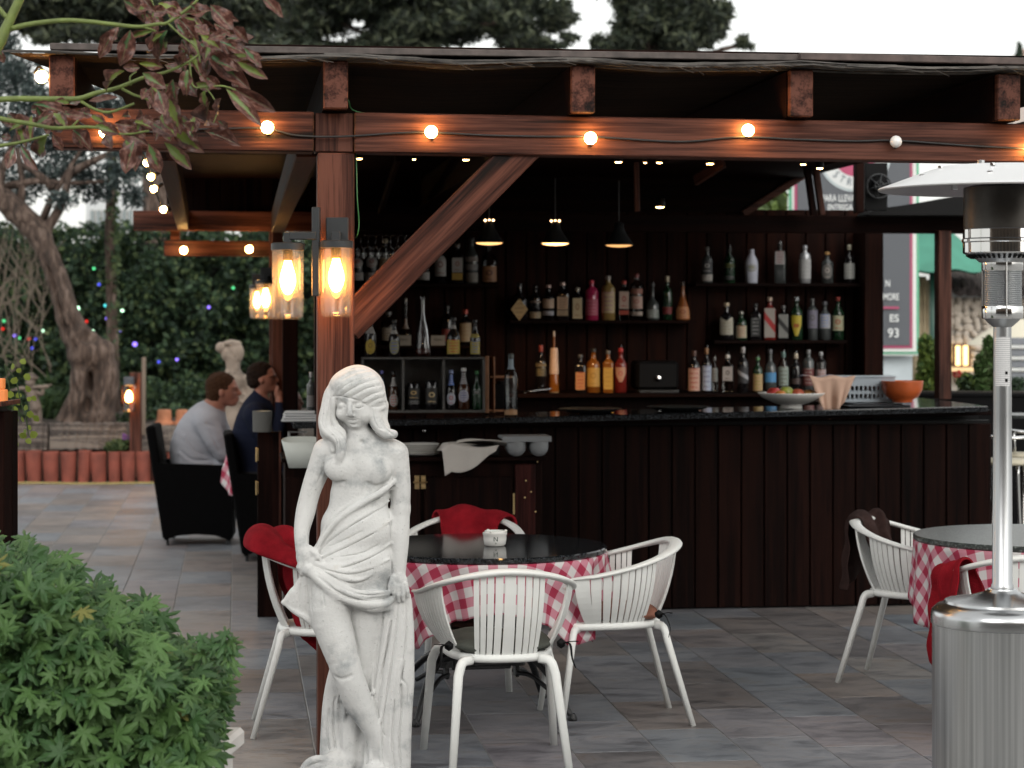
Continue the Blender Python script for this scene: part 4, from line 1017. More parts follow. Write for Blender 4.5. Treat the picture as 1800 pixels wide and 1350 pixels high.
mb = MB(); mb.lathe([(.126, zb(446)), (.129, zb(444)), (.129, zb(427)), (.133, zb(425)), (.133, zb(421)), (.129, zb(419)), (.129, zb(404)), (.126, zb(402))], 64); sharp(mb.build('burner_ring', M['chrome'], ht))
mb = MB(); mb.lathe([(.127, zb(403)), (.127, zb(330)), (.10, zb(326))], 48); sharp(mb.build('burner_head', plain('dark_heat_stained_steel', (.06, .055, .05), .38, .8, var=.5, vscale=9), ht))
mb = MB(); z0 = zb(333); RH = .408
mb.lathe([(RH - .004, z0 - .004), (RH, z0), (RH - .004, z0 + .005), (.355, z0 + .022), (.285, z0 + .048), (.225, z0 + .068), (.205, z0 + .0725), (.198, z0 + .0755), (.06, z0 + .077), (.001, z0 + .078)], 72)
M['refl'] = plain('satin_aluminium', (.80, .80, .80), .42, .75, bump=.02, bscale=20)
sharp(mb.build('reflector', M['refl'], ht), 20)
mb = MB(); mb.lathe([(RH - .004, z0 - .004), (RH - .02, z0 + .004), (.29, z0 + .036), (.20, z0 + .06), (.001, z0 + .066)], 72); mb.build('reflector_underside', plain('grey_underside', (.3, .3, .32), .4, .6), ht, smooth=True)
mb = MB()
for a_ in (200, 250, 290, 340, 30, 110):
    a_ = R(a_); mb.box((.30 * math.cos(a_), .30 * math.sin(a_), z0 + .03), (.02, .02, .03), bev=.003); mb.lathe([(.008, 0), (.008, .006), (.001, .008)], 8, c=(.235 * math.cos(a_), .235 * math.sin(a_), z0 + .066))
mb.build('bolt', M['chrome'], ht)
mb = MB(); mb.lathe([(.012, z0 + .077), (.012, z0 + .095), (.001, z0 + .097)], 8, c=(-.075, -.02, 0)); mb.build('wing_nut', M['steel'], ht)
# printed sticker wrapped on the pole
mb = MB(); nlab = 10
def st(u, v):
    a_ = R(-150) + R(100) * u; return (.0312 * math.cos(a_), .0312 * math.sin(a_), zb(678) + (zb(592) - zb(678)) * v)
mb.grid(st, nlab, 1)
m_, t_, b_ = new_mat('printed_sticker'); uvn = t_.nodes.new('ShaderNodeUVMap'); sp = t_.nodes.new('ShaderNodeSeparateXYZ'); t_.links.new(uvn.outputs[0], sp.inputs[0])
w1 = t_.nodes.new('ShaderNodeMath'); w1.operation = 'MULTIPLY'; w1.inputs[1].default_value = 24; t_.links.new(sp.outputs[1], w1.inputs[0])
w2 = t_.nodes.new('ShaderNodeMath'); w2.operation = 'FRACT'; t_.links.new(w1.outputs[0], w2.inputs[0])
w3 = t_.nodes.new('ShaderNodeMath'); w3.operation = 'GREATER_THAN'; w3.inputs[1].default_value = .55; t_.links.new(w2.outputs[0], w3.inputs[0])
nz = t_.nodes.new('ShaderNodeTexNoise'); nz.inputs['Scale'].default_value = 30; t_.links.new(uvn.outputs[0], nz.inputs['Vector'])
w4 = t_.nodes.new('ShaderNodeMath'); w4.operation = 'MULTIPLY'; t_.links.new(w3.outputs[0], w4.inputs[0]); t_.links.new(nz.outputs[0], w4.inputs[1])
r_ = ramp(t_, w4.outputs[0], [(0, (.62, .62, .62)), (.9, (.22, .22, .24))]); t_.links.new(r_.outputs[0], b_.inputs['Base Color']); b_.inputs['Roughness'].default_value = .4
mb.build('sticker', m_, ht)
mb = MB()
for y in (655, 668):
    a_ = R(-78); mb.box((.0318 * math.cos(a_), .0318 * math.sin(a_), zb(y)), (.008, .002, .010), rz=a_ + R(90))
mb.build('warning_mark', M['blackp'], ht)

# ------------------------------------------------------------------ round tables with gingham cloth and granite top
m_, t_, b_ = new_mat('gingham_cloth'); uvn = t_.nodes.new('ShaderNodeUVMap'); sp = t_.nodes.new('ShaderNodeSeparateXYZ'); t_.links.new(uvn.outputs[0], sp.inputs[0]); g_ = []
for k in (0, 1):
    a_ = t_.nodes.new('ShaderNodeMath'); a_.operation = 'FRACT'; t_.links.new(sp.outputs[k], a_.inputs[0])
    c_ = t_.nodes.new('ShaderNodeMath'); c_.operation = 'GREATER_THAN'; c_.inputs[1].default_value = .5; t_.links.new(a_.outputs[0], c_.inputs[0]); g_.append(c_)
s_ = t_.nodes.new('ShaderNodeMath'); s_.operation = 'ADD'; t_.links.new(g_[0].outputs[0], s_.inputs[0]); t_.links.new(g_[1].outputs[0], s_.inputs[1])
h_ = t_.nodes.new('ShaderNodeMath'); h_.operation = 'MULTIPLY'; h_.inputs[1].default_value = .5; t_.links.new(s_.outputs[0], h_.inputs[0])
r_ = ramp(t_, h_.outputs[0], [(0, (.56, .54, .54)), (.25, (.48, .21, .26)), (.75, (.32, .035, .07))], 'CONSTANT')
t_.links.new(r_.outputs[0], b_.inputs['Base Color']); b_.inputs['Roughness'].default_value = .85; b_.inputs['Specular IOR Level'].default_value = .15
M['gingham'] = m_
def cloth(R0, z0, half, rot, seed, name, sq=.041):
    rs = random.Random(seed); ph = [rs.uniform(0, 6.28) for _ in range(6)]
    m_ = MB(); nu, nv = 300, 14
    V_ = []; U_ = []
    for j in range(nv + 1):
        for i in range(nu + 1):
            a_ = 2 * math.pi * i / nu; b_ = a_ - rot
            edge = half / max(abs(math.cos(b_)), abs(math.sin(b_))); edge = min(edge, half * 1.20)
            hang = max(edge - R0, .16); v = j / nv; s_ = hang * v
            fold = (.5 * math.sin(9 * a_ + ph[0]) + .35 * math.sin(16 * a_ + ph[1] + 1.5 * math.sin(3 * a_)) + .3 * math.sin(23 * a_ + ph[2]))
            amp = .030 * min(1, s_ / .14) * (.5 + hang / .3)
            r = R0 + .004 + amp * fold * .8 + .02 * math.sin(v * 1.6) * (.5 + .5 * math.sin(5 * a_ + ph[3])) * v
            V_.append((r * math.cos(a_), r * math.sin(a_), z0 - s_ * (1 - .06 * abs(fold) * v) ))
            rr = R0 + s_ ; U_.append((rr * math.cos(b_) / sq / 2, rr * math.sin(b_) / sq / 2))
    Fc = []; uvs = []
    for j in range(nv):
        for i in range(nu):
            q = (j * (nu + 1) + i, (j + 1) * (nu + 1) + i, (j + 1) * (nu + 1) + i + 1, j * (nu + 1) + i + 1); Fc.append(q); uvs.append([U_[k] for k in q])
    c0 = len(V_); V_.append((0, 0, z0)); U_.append((0, 0))
    for i in range(nu): Fc.append((i, i + 1, c0)); uvs.append([U_[i], U_[i + 1], (0, 0)])
    m_.add(V_, Fc, uvs); me = m_.mesh(name, M['gingham'], True)
    o = link(name, me); o.modifiers.new('t', 'SOLIDIFY').thickness = .0018
    return o
def table(X, Y, Rt, zt_, lab, top, rz, clab, half, crot, seed):
    t = thing('round_table', lab, 'table', (X, Y, 0), rz, 'round tables in front of the bar')
    m_ = MB(); m_.lathe([(.001, zt_ - .026), (Rt - .006, zt_ - .026), (Rt, zt_ - .020), (Rt, zt_ - .006), (Rt - .005, zt_), (.001, zt_)], 96); sharp(m_.build('tabletop', top, t))
    # cast iron twin column base
    m_ = MB()
    for sx in (-1, 1):
        m_.lathe([(.04, .20), (.04, .23), (.026, .25), (.022, .30), (.022, .60), (.03, .62), (.045, .66), (.045, .682)], 14, c=(sx * .155, 0, 0)); m_.box((sx * .155, 0, .40), (.018, .06, .5), bev=.004)
    m_.build('column', M['iron'], t, smooth=False)
    m_ = MB(); m_.box((0, 0, .235), (.30, .035, .075), bev=.006); m_.box((0, 0, .20), (.26, .025, .03), bev=.004); m_.build('stretcher', M['iron'], t); m_ = MB(); m_.box((0, 0, .675), (.62, .05, .012), bev=.003); m_.box((0, 0, .675), (.05, .62, .012), bev=.003)
    m_.build('top_plate', M['iron'], t)
    for sx in (-1, 1):
        for sy in (-1, 1):
            m_ = MB(); P_ = smoothpath([(sx * .15, sy * .02, .24), (sx * .20, sy * .09, .245), (sx * .265, sy * .18, .17), (sx * .31, sy * .25, .07), (sx * .335, sy * .285, .012)], 5)
            m_.tube(P_, [.022 - .0004 * i for i in range(len(P_))], 6, .75); m_.tube(smoothpath([(sx * .15, sy * .03, .17), (sx * .20, sy * .10, .165), (sx * .255, sy * .175, .12)], 5), .010, 6)
            m_.lathe([(.02, 0), (.022, .01), (.012, .03)], 10, c=(sx * .337, sy * .288, 0)); m_.build('leg', M['iron'], t, smooth=True)
    c = cloth(Rt - .004, zt_ - .027, half, crot, seed, 'tablecloth'); c.location = (X, Y, 0)
    tag(c, clab, 'tablecloth', 'gingham tablecloths under the stone tops')
    return t
T1 = (-.133, 9.62); T2 = (2.38, 10.08); RT = .545
table(*T1, RT, .722, 'round table with polished black granite top and cast iron base', M['granite'], R(12), 'red and white gingham cloth hanging below the black granite tabletop', .745, R(8), 4)
table(*T2, RT + .005, .722, 'round table with matt grey granite top at the right behind the heater', M['granite_g'], R(20), 'red and white gingham cloth hanging below the grey stone tabletop', .765, R(-24), 9)

# ------------------------------------------------------------------ white slatted armchairs
def rim_pt(u):
    """u 0..1 from the right arm tip round the back to the left arm tip; chair faces +y"""
    a_ = math.pi * (u - .5) * 1.0; W_, L_ = .295, .30
    s = math.sin(a_ * 1.0); c = math.cos(a_)
    x = -W_ * math.copysign(abs(s) ** .80, s); y = -.27 + .50 * (1 - abs(c) ** .62)
    k = abs(u - .5) * 2
    z = .757 - .125 * (k ** 1.5) 
    if k > .93: x *= 1 + (k - .93) * .4
    return Vector((x, y, z))
def seat_pt(u):
    a_ = math.pi * (u - .5); s = math.sin(a_); c = math.cos(a_); x = -.195 * math.copysign(abs(s) ** .72, s)
    y = -.185 + .33 * (1 - abs(c) ** .7); return Vector((x, y, .435))
def make_chair():
    t = thing('slatted_armchair', 'x', 'chair')
    W_ = M['white_plastic']
    m_ = MB(); P_ = [rim_pt(i / 44) for i in range(45)]
    rr = [.020 + .009 * math.exp(-((i / 44 - .5) / .28) ** 2) for i in range(45)]; rr[0] = rr[44] = .012; rr[1] = rr[43] = .019
    m_.tube(P_, rr, 10, .48, up=(0, 0, 1)); m_.build('rim', W_, t, smooth=True)
    def slat(u0, u1, us0, us1, name='slat', th=.0075, bulge=.02, zb=.425):
        m_ = MB(); n = 8; V_ = []
        for j in range(n + 1):
            v = j / n; row = []
            for e, (ua, ub) in enumerate(((u0, us0), (u1, us1))):
                a, b = rim_pt(ua), seat_pt(ub); a.z -= .004; b.z = zb
                p = a.lerp(b, v); w = (1 - (1 - v) ** 2.2) ; hx = a.lerp(b, w * .35 + v * .65)
                p = Vector((a.x + (b.x - a.x) * (v ** 2.1 * .75 + v * .25), a.y + (b.y - a.y) * (v ** 2.1 * .75 + v * .25), p.z)); row.append(p)
            d = (row[1] - row[0]).normalized(); o_ = Vector((d.y, -d.x, 0)).normalized() * th / 2
            V_ += [row[0] - o_, row[1] - o_, row[1] + o_, row[0] + o_]
        Fc = [(0, 1, 2, 3), tuple(n * 4 + k for k in (3, 2, 1, 0))]
        for j in range(n):
            for k in range(4): Fc.append((j * 4 + k, (j + 1) * 4 + k, (j + 1) * 4 + (k + 1) % 4, j * 4 + (k + 1) % 4))
        m_.add(V_, Fc); o = m_.build(name, W_, t, smooth=False); return o
    N = 9; x0, x1 = .375, .625
    for k in range(N):
        u = x0 + (x1 - x0) * k / N; w = (x1 - x0) / N * .82
        us = .335 + .33 * k / N; slat(u, u + w, us, us + .33 / N * .82)
    for side in (0, 1):
        NS_ = 9
        for k in range(NS_):
            u = .018 + .20 * k / NS_; w = .20 / NS_ * .80; us = .01 + .225 * k / NS_; ws = .225 / NS_ * .80
            if side: slat(1 - u - w, 1 - u, 1 - us - ws, 1 - us)
            else: slat(u, u + w, us, us + ws)
        # wider end band at the arm tip
        if side: slat(.984, .999, .985, 1.0, 'arm_band')
        else: slat(.001, .016, .0, .015, 'arm_band')
    # seat pan
    m_ = MB(); ring = [seat_pt(i / 24) for i in range(25)] + [Vector((.19, .20, .435)), Vector((.12, .235, .43)), Vector((-.12, .235, .43)), Vector((-.19, .20, .435))][::-1]
    ring = [seat_pt(i / 24) for i in range(25)]
    fr = [Vector((-.185, .20, .434)), Vector((-.10, .235, .43)), Vector((.10, .235, .43)), Vector((.185, .20, .434))]
    ring = ring + fr if ring[-1].x < 0 else ring + fr[::-1]
    n_ = len(ring); m_.add([(p.x * .98, p.y * .98, .438) for p in ring] + [(p.x * .98, p.y * .98, .424) for p in ring], [tuple(range(n_)), tuple(range(2 * n_ - 1, n_ - 1, -1))] + [(i, i + n_, (i + 1) % n_ + n_, (i + 1) % n_) for i in range(n_)])
    m_.build('seat', W_, t)
    m_ = MB(); rp = [Vector((p.x * 1.02, p.y * 1.02, .421)) for p in ring]; rp.append(rp[0]); rp.append(rp[1]); m_.tube(rp, .0165, 10, cap=False); m_.build('seat_frame', W_, t, smooth=True)
    for sx in (-1, 1):
        for kind, P_ in (('f', [(sx * .17, .17, .415), (sx * .215, .20, .405), (sx * .235, .212, .36), (sx * .262, .262, .0)]), ('r', [(sx * .13, -.165, .416), (sx * .168, -.19, .408), (sx * .185, -.202, .36), (sx * .222, -.305, .0)])):
            P2 = smoothpath(P_[:3], 4) + [Vector(P_[3])]
            m_ = MB(); m_.tube(P2, [.018] * (len(P2) - 1) + [.0145], 8, .8, pw=3.2, up=(0, 1, 0)); m_.build('leg', W_, t, smooth=True)
    return t
ch0 = make_chair(); remember(ch0)
G = 'white slatted armchairs around the round tables'
def chair(px, py, Y, rz, lab, first=[True]):
    X = (px - 900) / FPX * Y
    if first[0]:
        first[0] = False; ch0.location = (X, Y, 0); ch0.rotation_euler = (0, 0, R(rz)); ch0['label'] = lab; ch0['group'] = G; return ch0
    return dup(ch0, (X, Y, 0), R(rz), lab, G)
C1 = chair(877, 0, 8.56, 9, 'white slatted armchair with green cushion seen from behind, nearest the camera')
C2 = chair(1074, 0, 9.45, 99, 'white slatted armchair at the right of the black granite table, facing left')
C3 = chair(575, 0, 9.25, -84, 'white slatted armchair under a red blanket left of the statue')
C4 = chair(812, 0, 10.42, 172, 'white slatted armchair behind the black granite table, red blanket on its back')
C5 = chair(1608, 0, 10.45, -117, 'white slatted armchair left of the grey stone table, dark brown cloth on it')
C6 = chair(1797, 0, 9.05, -4, 'white slatted armchair behind the steel heater, seen from behind')

# cushions
def cushion(ch, col, lab, ties=True, tail=True, ty=0.0):
    m_ = MB()
    def f(u, v):
        a_ = 2 * math.pi * u; r = (1 if v < 1 else 1); t_ = math.pi * v - math.pi / 2
        rr = max(0, math.cos(t_)) ** .35; x = .195 * rr * math.copysign(abs(math.cos(a_)) ** .6, math.cos(a_)); y = .20 * rr * math.copysign(abs(math.sin(a_)) ** .6, math.sin(a_))
        return (x, y + .01, .470 + .030 * math.sin(t_) * (1 + .25 * math.sin(3 * a_ + 1)) - .008 * (x * x + y * y) / .04)
    m_.grid(f, 40, 12)
    t = thing('seat_cushion', lab, 'cushion', ch.location, ch.rotation_euler[2], 'tie-on seat cushions'); m_.build('pad', plain('cushion_' + lab[:5], col, .85, bump=.3, bscale=120, var=.15, vscale=20), t, smooth=True)
    if ties:
        for sx in (-1, 1):
            m_ = MB(); c = Vector((sx * .215, -.16, .47)); m_.lathe([(.001, -.02), (.016, -.01), (.018, .006), (.001, .02)], 8, c=c)
            if tail: m_.tube(smoothpath([c, c + Vector((sx * .03, -.02, .0)), c + Vector((sx * .035, -.04, -.05)), c + Vector((sx * .05, -.03, -.09))], 4), [.009 - .0005 * i for i in range(13)], 6, .25)
            m_.tube(smoothpath([c, c + Vector((sx * .03, -.03, .01)), c + Vector((sx * .06, -.04, .012))], 4), .007, 6, .3)
            m_.build('tie', M['blackp'], t, smooth=True)
    return t
cushion(C1, (.055, .06, .05), 'dark olive seat cushion tied to the nearest white chair')
cushion(C2, (.20, .08, .05), 'brown seat cushion tied to the right hand white chair')

# blankets thrown over the chair backs
def blanket(ch, u0, u1, front, back, mat, lab, thick=.02, seed=1, puff=.0, zoff=0.0, amp=1.0, name='blanket', hang=None):
    rs = random.Random(seed); ph = [rs.uniform(0, 6.3) for _ in range(6)]; m_ = MB()
    nu, nv = 48, 30
    def f(u, v):
        uu = u0 + (u1 - u0) * u; p = rim_pt(uu); e = .004
        tan = (rim_pt(min(.999, uu + .01)) - rim_pt(max(.001, uu - .01))).normalized(); o_ = Vector((tan.y, -tan.x, 0)).normalized()
        if o_.dot(Vector((p.x, p.y - .1, 0))) < 0: o_ = -o_
        Lf = front * (1 + .12 * math.sin(5 * u + ph[0])); Lb = back * (1 + .15 * math.sin(4 * u + ph[1])) if hang is None else hang(u)
        s = -Lf + (Lf + Lb) * v; r = .030 + thick
        w = amp * thick * .95 * (math.sin(13 * u + ph[2] + 2 * s) + .6 * math.sin(17 * u + ph[3] - 5 * s)) + .006 * math.sin(40 * s + 6 * u + ph[4])
        arc = r * 1.57
        if abs(s) < arc: th = s / r; q = p + o_ * (r * math.sin(th)) + Vector((0, 0, r * math.cos(th) - .01)); n_ = (q - p).normalized()
        else:
            d = abs(s) - arc; sg = math.copysign(1, s); q = p + o_ * sg * (r + d * (.36 if sg < 0 else .05)) + Vector((0, 0, -.01 - d)); n_ = o_ * sg
        return q + n_ * (w + puff * math.exp(-(s / .12) ** 2)) + Vector((0, 0, zoff))
    m_.grid(f, nu, nv); me = m_.mesh(name, mat, True)
    o = link(name, me, None, ch.location, ch.rotation_euler[2]); sd = o.modifiers.new('t', 'SOLIDIFY'); sd.thickness = thick * .55; sd.offset = -1
    subsurf(o, 1); return tag(o, lab, 'blanket')
M['red'] = plain('red_fleece', (.20, .008, .014), .95, spec=.08, bump=.5, bscale=160, var=.25, vscale=18)
M['brown'] = plain('dark_brown_fleece', (.035, .020, .018), .95, spec=.08, bump=.5, bscale=140, var=.25, vscale=18)
blanket(C3, .13, .80, .42, .09, M['red'], 'thick red fleece blanket rolled over the chair left of the statue', .034, 3, .035, 0, .6)
blanket(C4, .345, .69, .30, .08, M['red'], 'red fleece blanket over the chair behind the granite table', .026, 6, .02, -.02, .22)
blanket(C5, .40, .72, .34, .34, M['brown'], 'dark brown fleece over the back of the chair by the bar', .014, 7, .0)
blanket(C6, .78, .97, .16, .46, M['red'], 'red scarf like blanket hanging down beside the steel heater', .014, 8, .0)

# ashtray on the table
t = thing('ashtray', 'white china ashtray printed with a letter N on the granite table', 'ashtray', (*at(870, 0, 9.60).xy, .722))
mb = MB(); mb.lathe([(.001, .001), (.04, .001), (.047, .008), (.05, .03), (.050, .046), (.053, .05), (.053, .058), (.045, .060), (.044, .066), (.038, .066), (.036, .052), (.034, .02), (.001, .016)], 32); sharp(mb.build('bowl', M['china'], t), 40)
mb = MB()
for k in range(3): a_ = R(90 + 120 * k + 40); mb.box((.047 * math.cos(a_), .047 * math.sin(a_), .064), (.014, .010, .01), rz=a_, bev=.003)
mb.build('notch', M['china'], t)
def letter(ch_, size, mat, parent, loc, rot, name='lettering', ext=.0006, align='CENTER', bold=0.0, sx=1.0):
    c = bpy.data.curves.new(name, 'FONT'); c.body = ch_; c.size = size; c.extrude = ext; c.align_x = align; c.align_y = 'CENTER'; c.offset = bold
    o = bpy.data.objects.new(name, c); COL.objects.link(o); dg = bpy.context.evaluated_depsgraph_get(); me = bpy.data.meshes.new_from_object(o.evaluated_get(dg)); bpy.data.objects.remove(o)
    me.materials.clear(); me.materials.append(mat); o = link(name, me, parent, loc); o.rotation_euler = rot; o.scale = (sx, 1, 1); return o
M['ink'] = plain('dark_green_ink', (.02, .05, .04), .5)
letter('N', .028, M['ink'], t, (.004, -.0505, .032), (R(90), 0, R(5)), 'letter'); letter('N', .010, M['ink'], t, (.004, -.0500, .014), (R(90), 0, R(5)), 'letter')
# ------------------------------------------------------------------ bottles on the shelves
def glass_solid(name, col, rough=.08):
    return plain(name, col, rough, 0, coat=.3)
GL = {'clear': glass('bottle_clear', (.86, .88, .88), rough=.05), 'green': glass_solid('bottle_green', (.010, .03, .014)), 'dark': glass_solid('bottle_dark', (.008, .007, .008)),
      'brown': glass_solid('bottle_brown', (.04, .014, .006)), 'white': plain('bottle_white_frosted', (.55, .57, .66), .35), 'pink': glass_solid('bottle_pink', (.34, .025, .08)),
      'amber': glass_solid('bottle_amber', (.22, .075, .012)), 'yellow': glass_solid('bottle_yellow', (.22, .145, .05)), 'silver': plain('bottle_silver', (.55, .56, .58), .25, .5), 'red': glass_solid('bottle_red', (.14, .015, .012)),
      'orange': glass_solid('bottle_orange', (.24, .075, .02)), 'smoke': glass_solid('bottle_smoke', (.05, .055, .055), .06)}
_lm = {}
def label_mat(col, ink=(.08, .06, .06), style='lines'):
    key = (col, ink, style)
    if key in _lm: return _lm[key]
    col = tuple(c * .78 for c in col)
    m, t, b = new_mat('paper_label'); uv = t.nodes.new('ShaderNodeUVMap'); sp = t.nodes.new('ShaderNodeSeparateXYZ'); t.links.new(uv.outputs[0], sp.inputs[0])
    def mt(op, a, b_=None):
        n = t.nodes.new('ShaderNodeMath'); n.operation = op
        for k, x in enumerate((a, b_)):
            if x is None: continue
            if isinstance(x, (int, float)): n.inputs[k].default_value = x
            else: t.links.new(x, n.inputs[k])
        return n.outputs[0]
    x, y = sp.outputs[0], sp.outputs[1]
    if style == 'diag':
        f = mt('ADD', mt('MULTIPLY', x, .45), y); fac = mt('MULTIPLY', mt('GREATER_THAN', f, .62), mt('LESS_THAN', f, .88))
    elif style == 'plain': fac = mt('MULTIPLY', x, 0)
    else:
        ln = mt('GREATER_THAN', mt('FRACT', mt('MULTIPLY', y, 5.0)), .62)
        nz = t.nodes.new('ShaderNodeTexNoise'); nz.inputs['Scale'].default_value = 14; t.links.new(uv.outputs[0], nz.inputs['Vector'])
        inn = mt('MULTIPLY', mt('GREATER_THAN', x, .18), mt('LESS_THAN', x, .82))
        fac = mt('MULTIPLY', mt('MULTIPLY', ln, inn), mt('GREATER_THAN', nz.outputs[0], .47))
        if style == 'emblem':
            dx = mt('SUBTRACT', x, .5); dy = mt('SUBTRACT', y, .58); d = mt('SQRT', mt('ADD', mt('MULTIPLY', dx, dx), mt('MULTIPLY', mt('MULTIPLY', dy, dy), 1.6)))
            fac = mt('MAXIMUM', mt('MULTIPLY', fac, mt('LESS_THAN', y, .3)), mt('MULTIPLY', mt('GREATER_THAN', d, .11), mt('LESS_THAN', d, .21)))
    mx = t.nodes.new('ShaderNodeMix'); mx.data_type = 'RGBA'; t.links.new(fac, mx.inputs['Factor']); mx.inputs['A'].default_value = (*col, 1); mx.inputs['B'].default_value = (*ink, 1)
    t.links.new(mx.outputs['Result'], b.inputs['Base Color']); b.inputs['Roughness'].default_value = .55
    _lm[key] = m; return m
_cap = {}
def cap_mat(col):
    if col not in _cap: _cap[col] = plain('bottle_cap', col, .3, .2)
    return _cap[col]
PROF = {  # radius (of body radius) against height fraction; body, shoulder, neck
    'std': [(0, 0), (.9, 0), (1, .015), (1, .60), (.92, .66), (.55, .73), (.36, .78), (.34, .93), (.38, .935), (.38, .95)],
    'wine': [(0, 0), (.92, 0), (1, .015), (1, .62), (.88, .68), (.45, .75), (.34, .79), (.33, .94), (.38, .945), (.38, .96)],
    'square': [(0, 0), (.96, 0), (1, .01), (1, .66), (.94, .70), (.50, .76), (.36, .79), (.34, .92), (.38, .93)],
    'tall': [(0, 0), (.95, 0), (1, .01), (1, .70), (.8, .76), (.42, .80), (.36, .83), (.36, .94)],
    'squat': [(0, 0), (.9, 0), (1, .03), (1, .40), (.8, .48), (.4, .55), (.27, .60), (.25, .93), (.3, .94)],
    'taper': [(0, 0), (.85, 0), (.9, .02), (1, .45), (.98, .60), (.8, .70), (.42, .84), (.36, .93), (.38, .94)],
    'slim': [(0, 0), (.9, 0), (1, .02), (.85, .30), (.34, .40), (.22, .46), (.2, .95)],
    'cone': [(0, 0), (.95, 0), (1, .03), (.95, .25), (.62, .45), (.30, .62), (.26, .9), (.3, .92)],
    'beer': [(0, 0), (.92, 0), (1, .015), (1, .48), (.9, .56), (.5, .68), (.36, .78), (.34, .93), (.4, .94), (.4, .97)],
    'can': [(0, .0), (.8, 0), (1, .05), (1, .93), (.86, .99), (.84, 1), (.01, .985)],
    'flask': [(0, 0), (.85, 0), (1, .04), (1, .52), (.8, .62), (.4, .68), (.32, .72), (.32, .92)],
}
def radius(prof, z):
    for (r0, z0), (r1, z1) in zip(prof[1:-1], prof[2:]):
        if z0 <= z <= z1 and z1 > z0: return r0 + (r1 - r0) * (z - z0) / (z1 - z0)
    return prof[-1][0]
def bottle(px, yb, yt, w, plane, prof, gl, lab, labels=(), cap=None, pour=False, z=None, group='bottles behind the bar', depth=None, rot=0, name='bottle'):
    """px centre, yb base y, yt top y, w width in photo px; plane = shelf name or distance"""
    if isinstance(plane, str):
        b, zs = SHELF[plane]; bq = b + .10 + rnd.uniform(-.02, .02); a, _ = onb(px, 0, bq); c = uv2w(a, bq, zs)
    else:
        c = at(px, 0, plane); c.z = z if z is not None else 1.7 - (yb - HZ) * plane / FPX
    k = c.y / FPX; H_ = (yb - yt) * k; r = w / 2 * k; P = PROF[prof]; sqr = prof in ('square',)
    t = thing(name, lab, 'bottle' if name == 'bottle' else name.split('_')[-1], c, math.atan2(-c.x, c.y) + R(rot), group)
    m_ = MB()
    n = 4 if sqr else 18
    if sqr:
        for i in range(len(P) - 1): pass
        pts = [(a_ * r, z_ * H_) for a_, z_ in P]; V_ = []; nn = 16
        for (a_, z_) in pts:
            fr = z_ / H_; pw = 5.0 if fr < .72 else 2.0
            for j in range(nn):
                th = 2 * math.pi * j / nn + math.pi / nn; ca, sa = math.cos(th), math.sin(th)
                V_.append((a_ * math.copysign(abs(ca) ** (2 / pw), ca), a_ * math.copysign(abs(sa) ** (2 / pw), sa) * .8, z_))
        m_.add(V_, [(i * nn + j, i * nn + (j + 1) % nn, (i + 1) * nn + (j + 1) % nn, (i + 1) * nn + j) for i in range(len(pts) - 1) for j in range(nn)])
    else: m_.lathe([(a_ * r, z_ * H_) for a_, z_ in P], n)
    m_.build('glass_body' if prof != 'can' else 'can_body', GL[gl], t, smooth=True)
    for lb in labels:
        z0, z1, col = lb[0], lb[1], lb[2]; ink = lb[3] if len(lb) > 3 else (.10, .07, .06); st_ = lb[4] if len(lb) > 4 else 'lines'; shape = lb[5] if len(lb) > 5 else 'rect'
        m_ = MB()
        hw = R(62) if shape in ('rect',) else R(50)
        if shape == 'full': hw = R(88)
        def lf(u, v):
            z_ = z0 + (z1 - z0) * v; s_ = 1.0
            if shape == 'oval': s_ = math.sqrt(max(0, 1 - (2 * v - 1) ** 2)) + .02
            if shape == 'diamond': s_ = 1 - abs(2 * v - 1) + .02
            if shape == 'shield': s_ = min(1, .25 + 1.3 * v) if v < .6 else 1.0
            if shape == 'chev': z_ = z0 + (z1 - z0) * (v * (1 - .22 * (1 - abs(2 * u - 1))))
            th = -math.pi / 2 + hw * (2 * u - 1) * s_; rr = radius(P, z_) * r * (1.02) + .0006
            if sqr:
                x_ = (2 * u - 1) * r * .82 * s_; return (x_, -r * .8 - .0010, z_ * H_)
            if shape == 'diamond': x_ = (2 * u - 1) * r * .98 * s_; return (x_, -r * 1.02, z_ * H_)
            return (rr * math.cos(th), rr * math.sin(th), z_ * H_)
        m_.grid(lf, 10, 8); m_.build('paper_label', label_mat(col, ink, st_), t, smooth=True)
    pr = P[-1][0] * r; zt_ = P[-1][1] * H_
    if cap:
        m_ = MB(); m_.lathe([(pr * 1.06, zt_ - H_ * (.10 if prof in ('wine', 'taper') else .05)), (pr * 1.12, zt_), (pr * 1.0, zt_ + H_ * .04), (.0005, zt_ + H_ * .042)], 12); m_.build('cap', cap_mat(cap), t, smooth=True)
    if pour:
        m_ = MB(); m_.tube([(0, 0, zt_), (0, 0, zt_ + H_ * .02), (.006, 0, zt_ + H_ * .10)], [.008, .004, .003], 8); m_.build('pourer', M['chrome'], t, smooth=True)
    return t
CR, WH, YE, PK = (.42, .34, .22), (.42, .41, .40), (.48, .30, .05), (.45, .27, .22)
gy = (.25, .25, .25); redi = (.35, .02, .02)
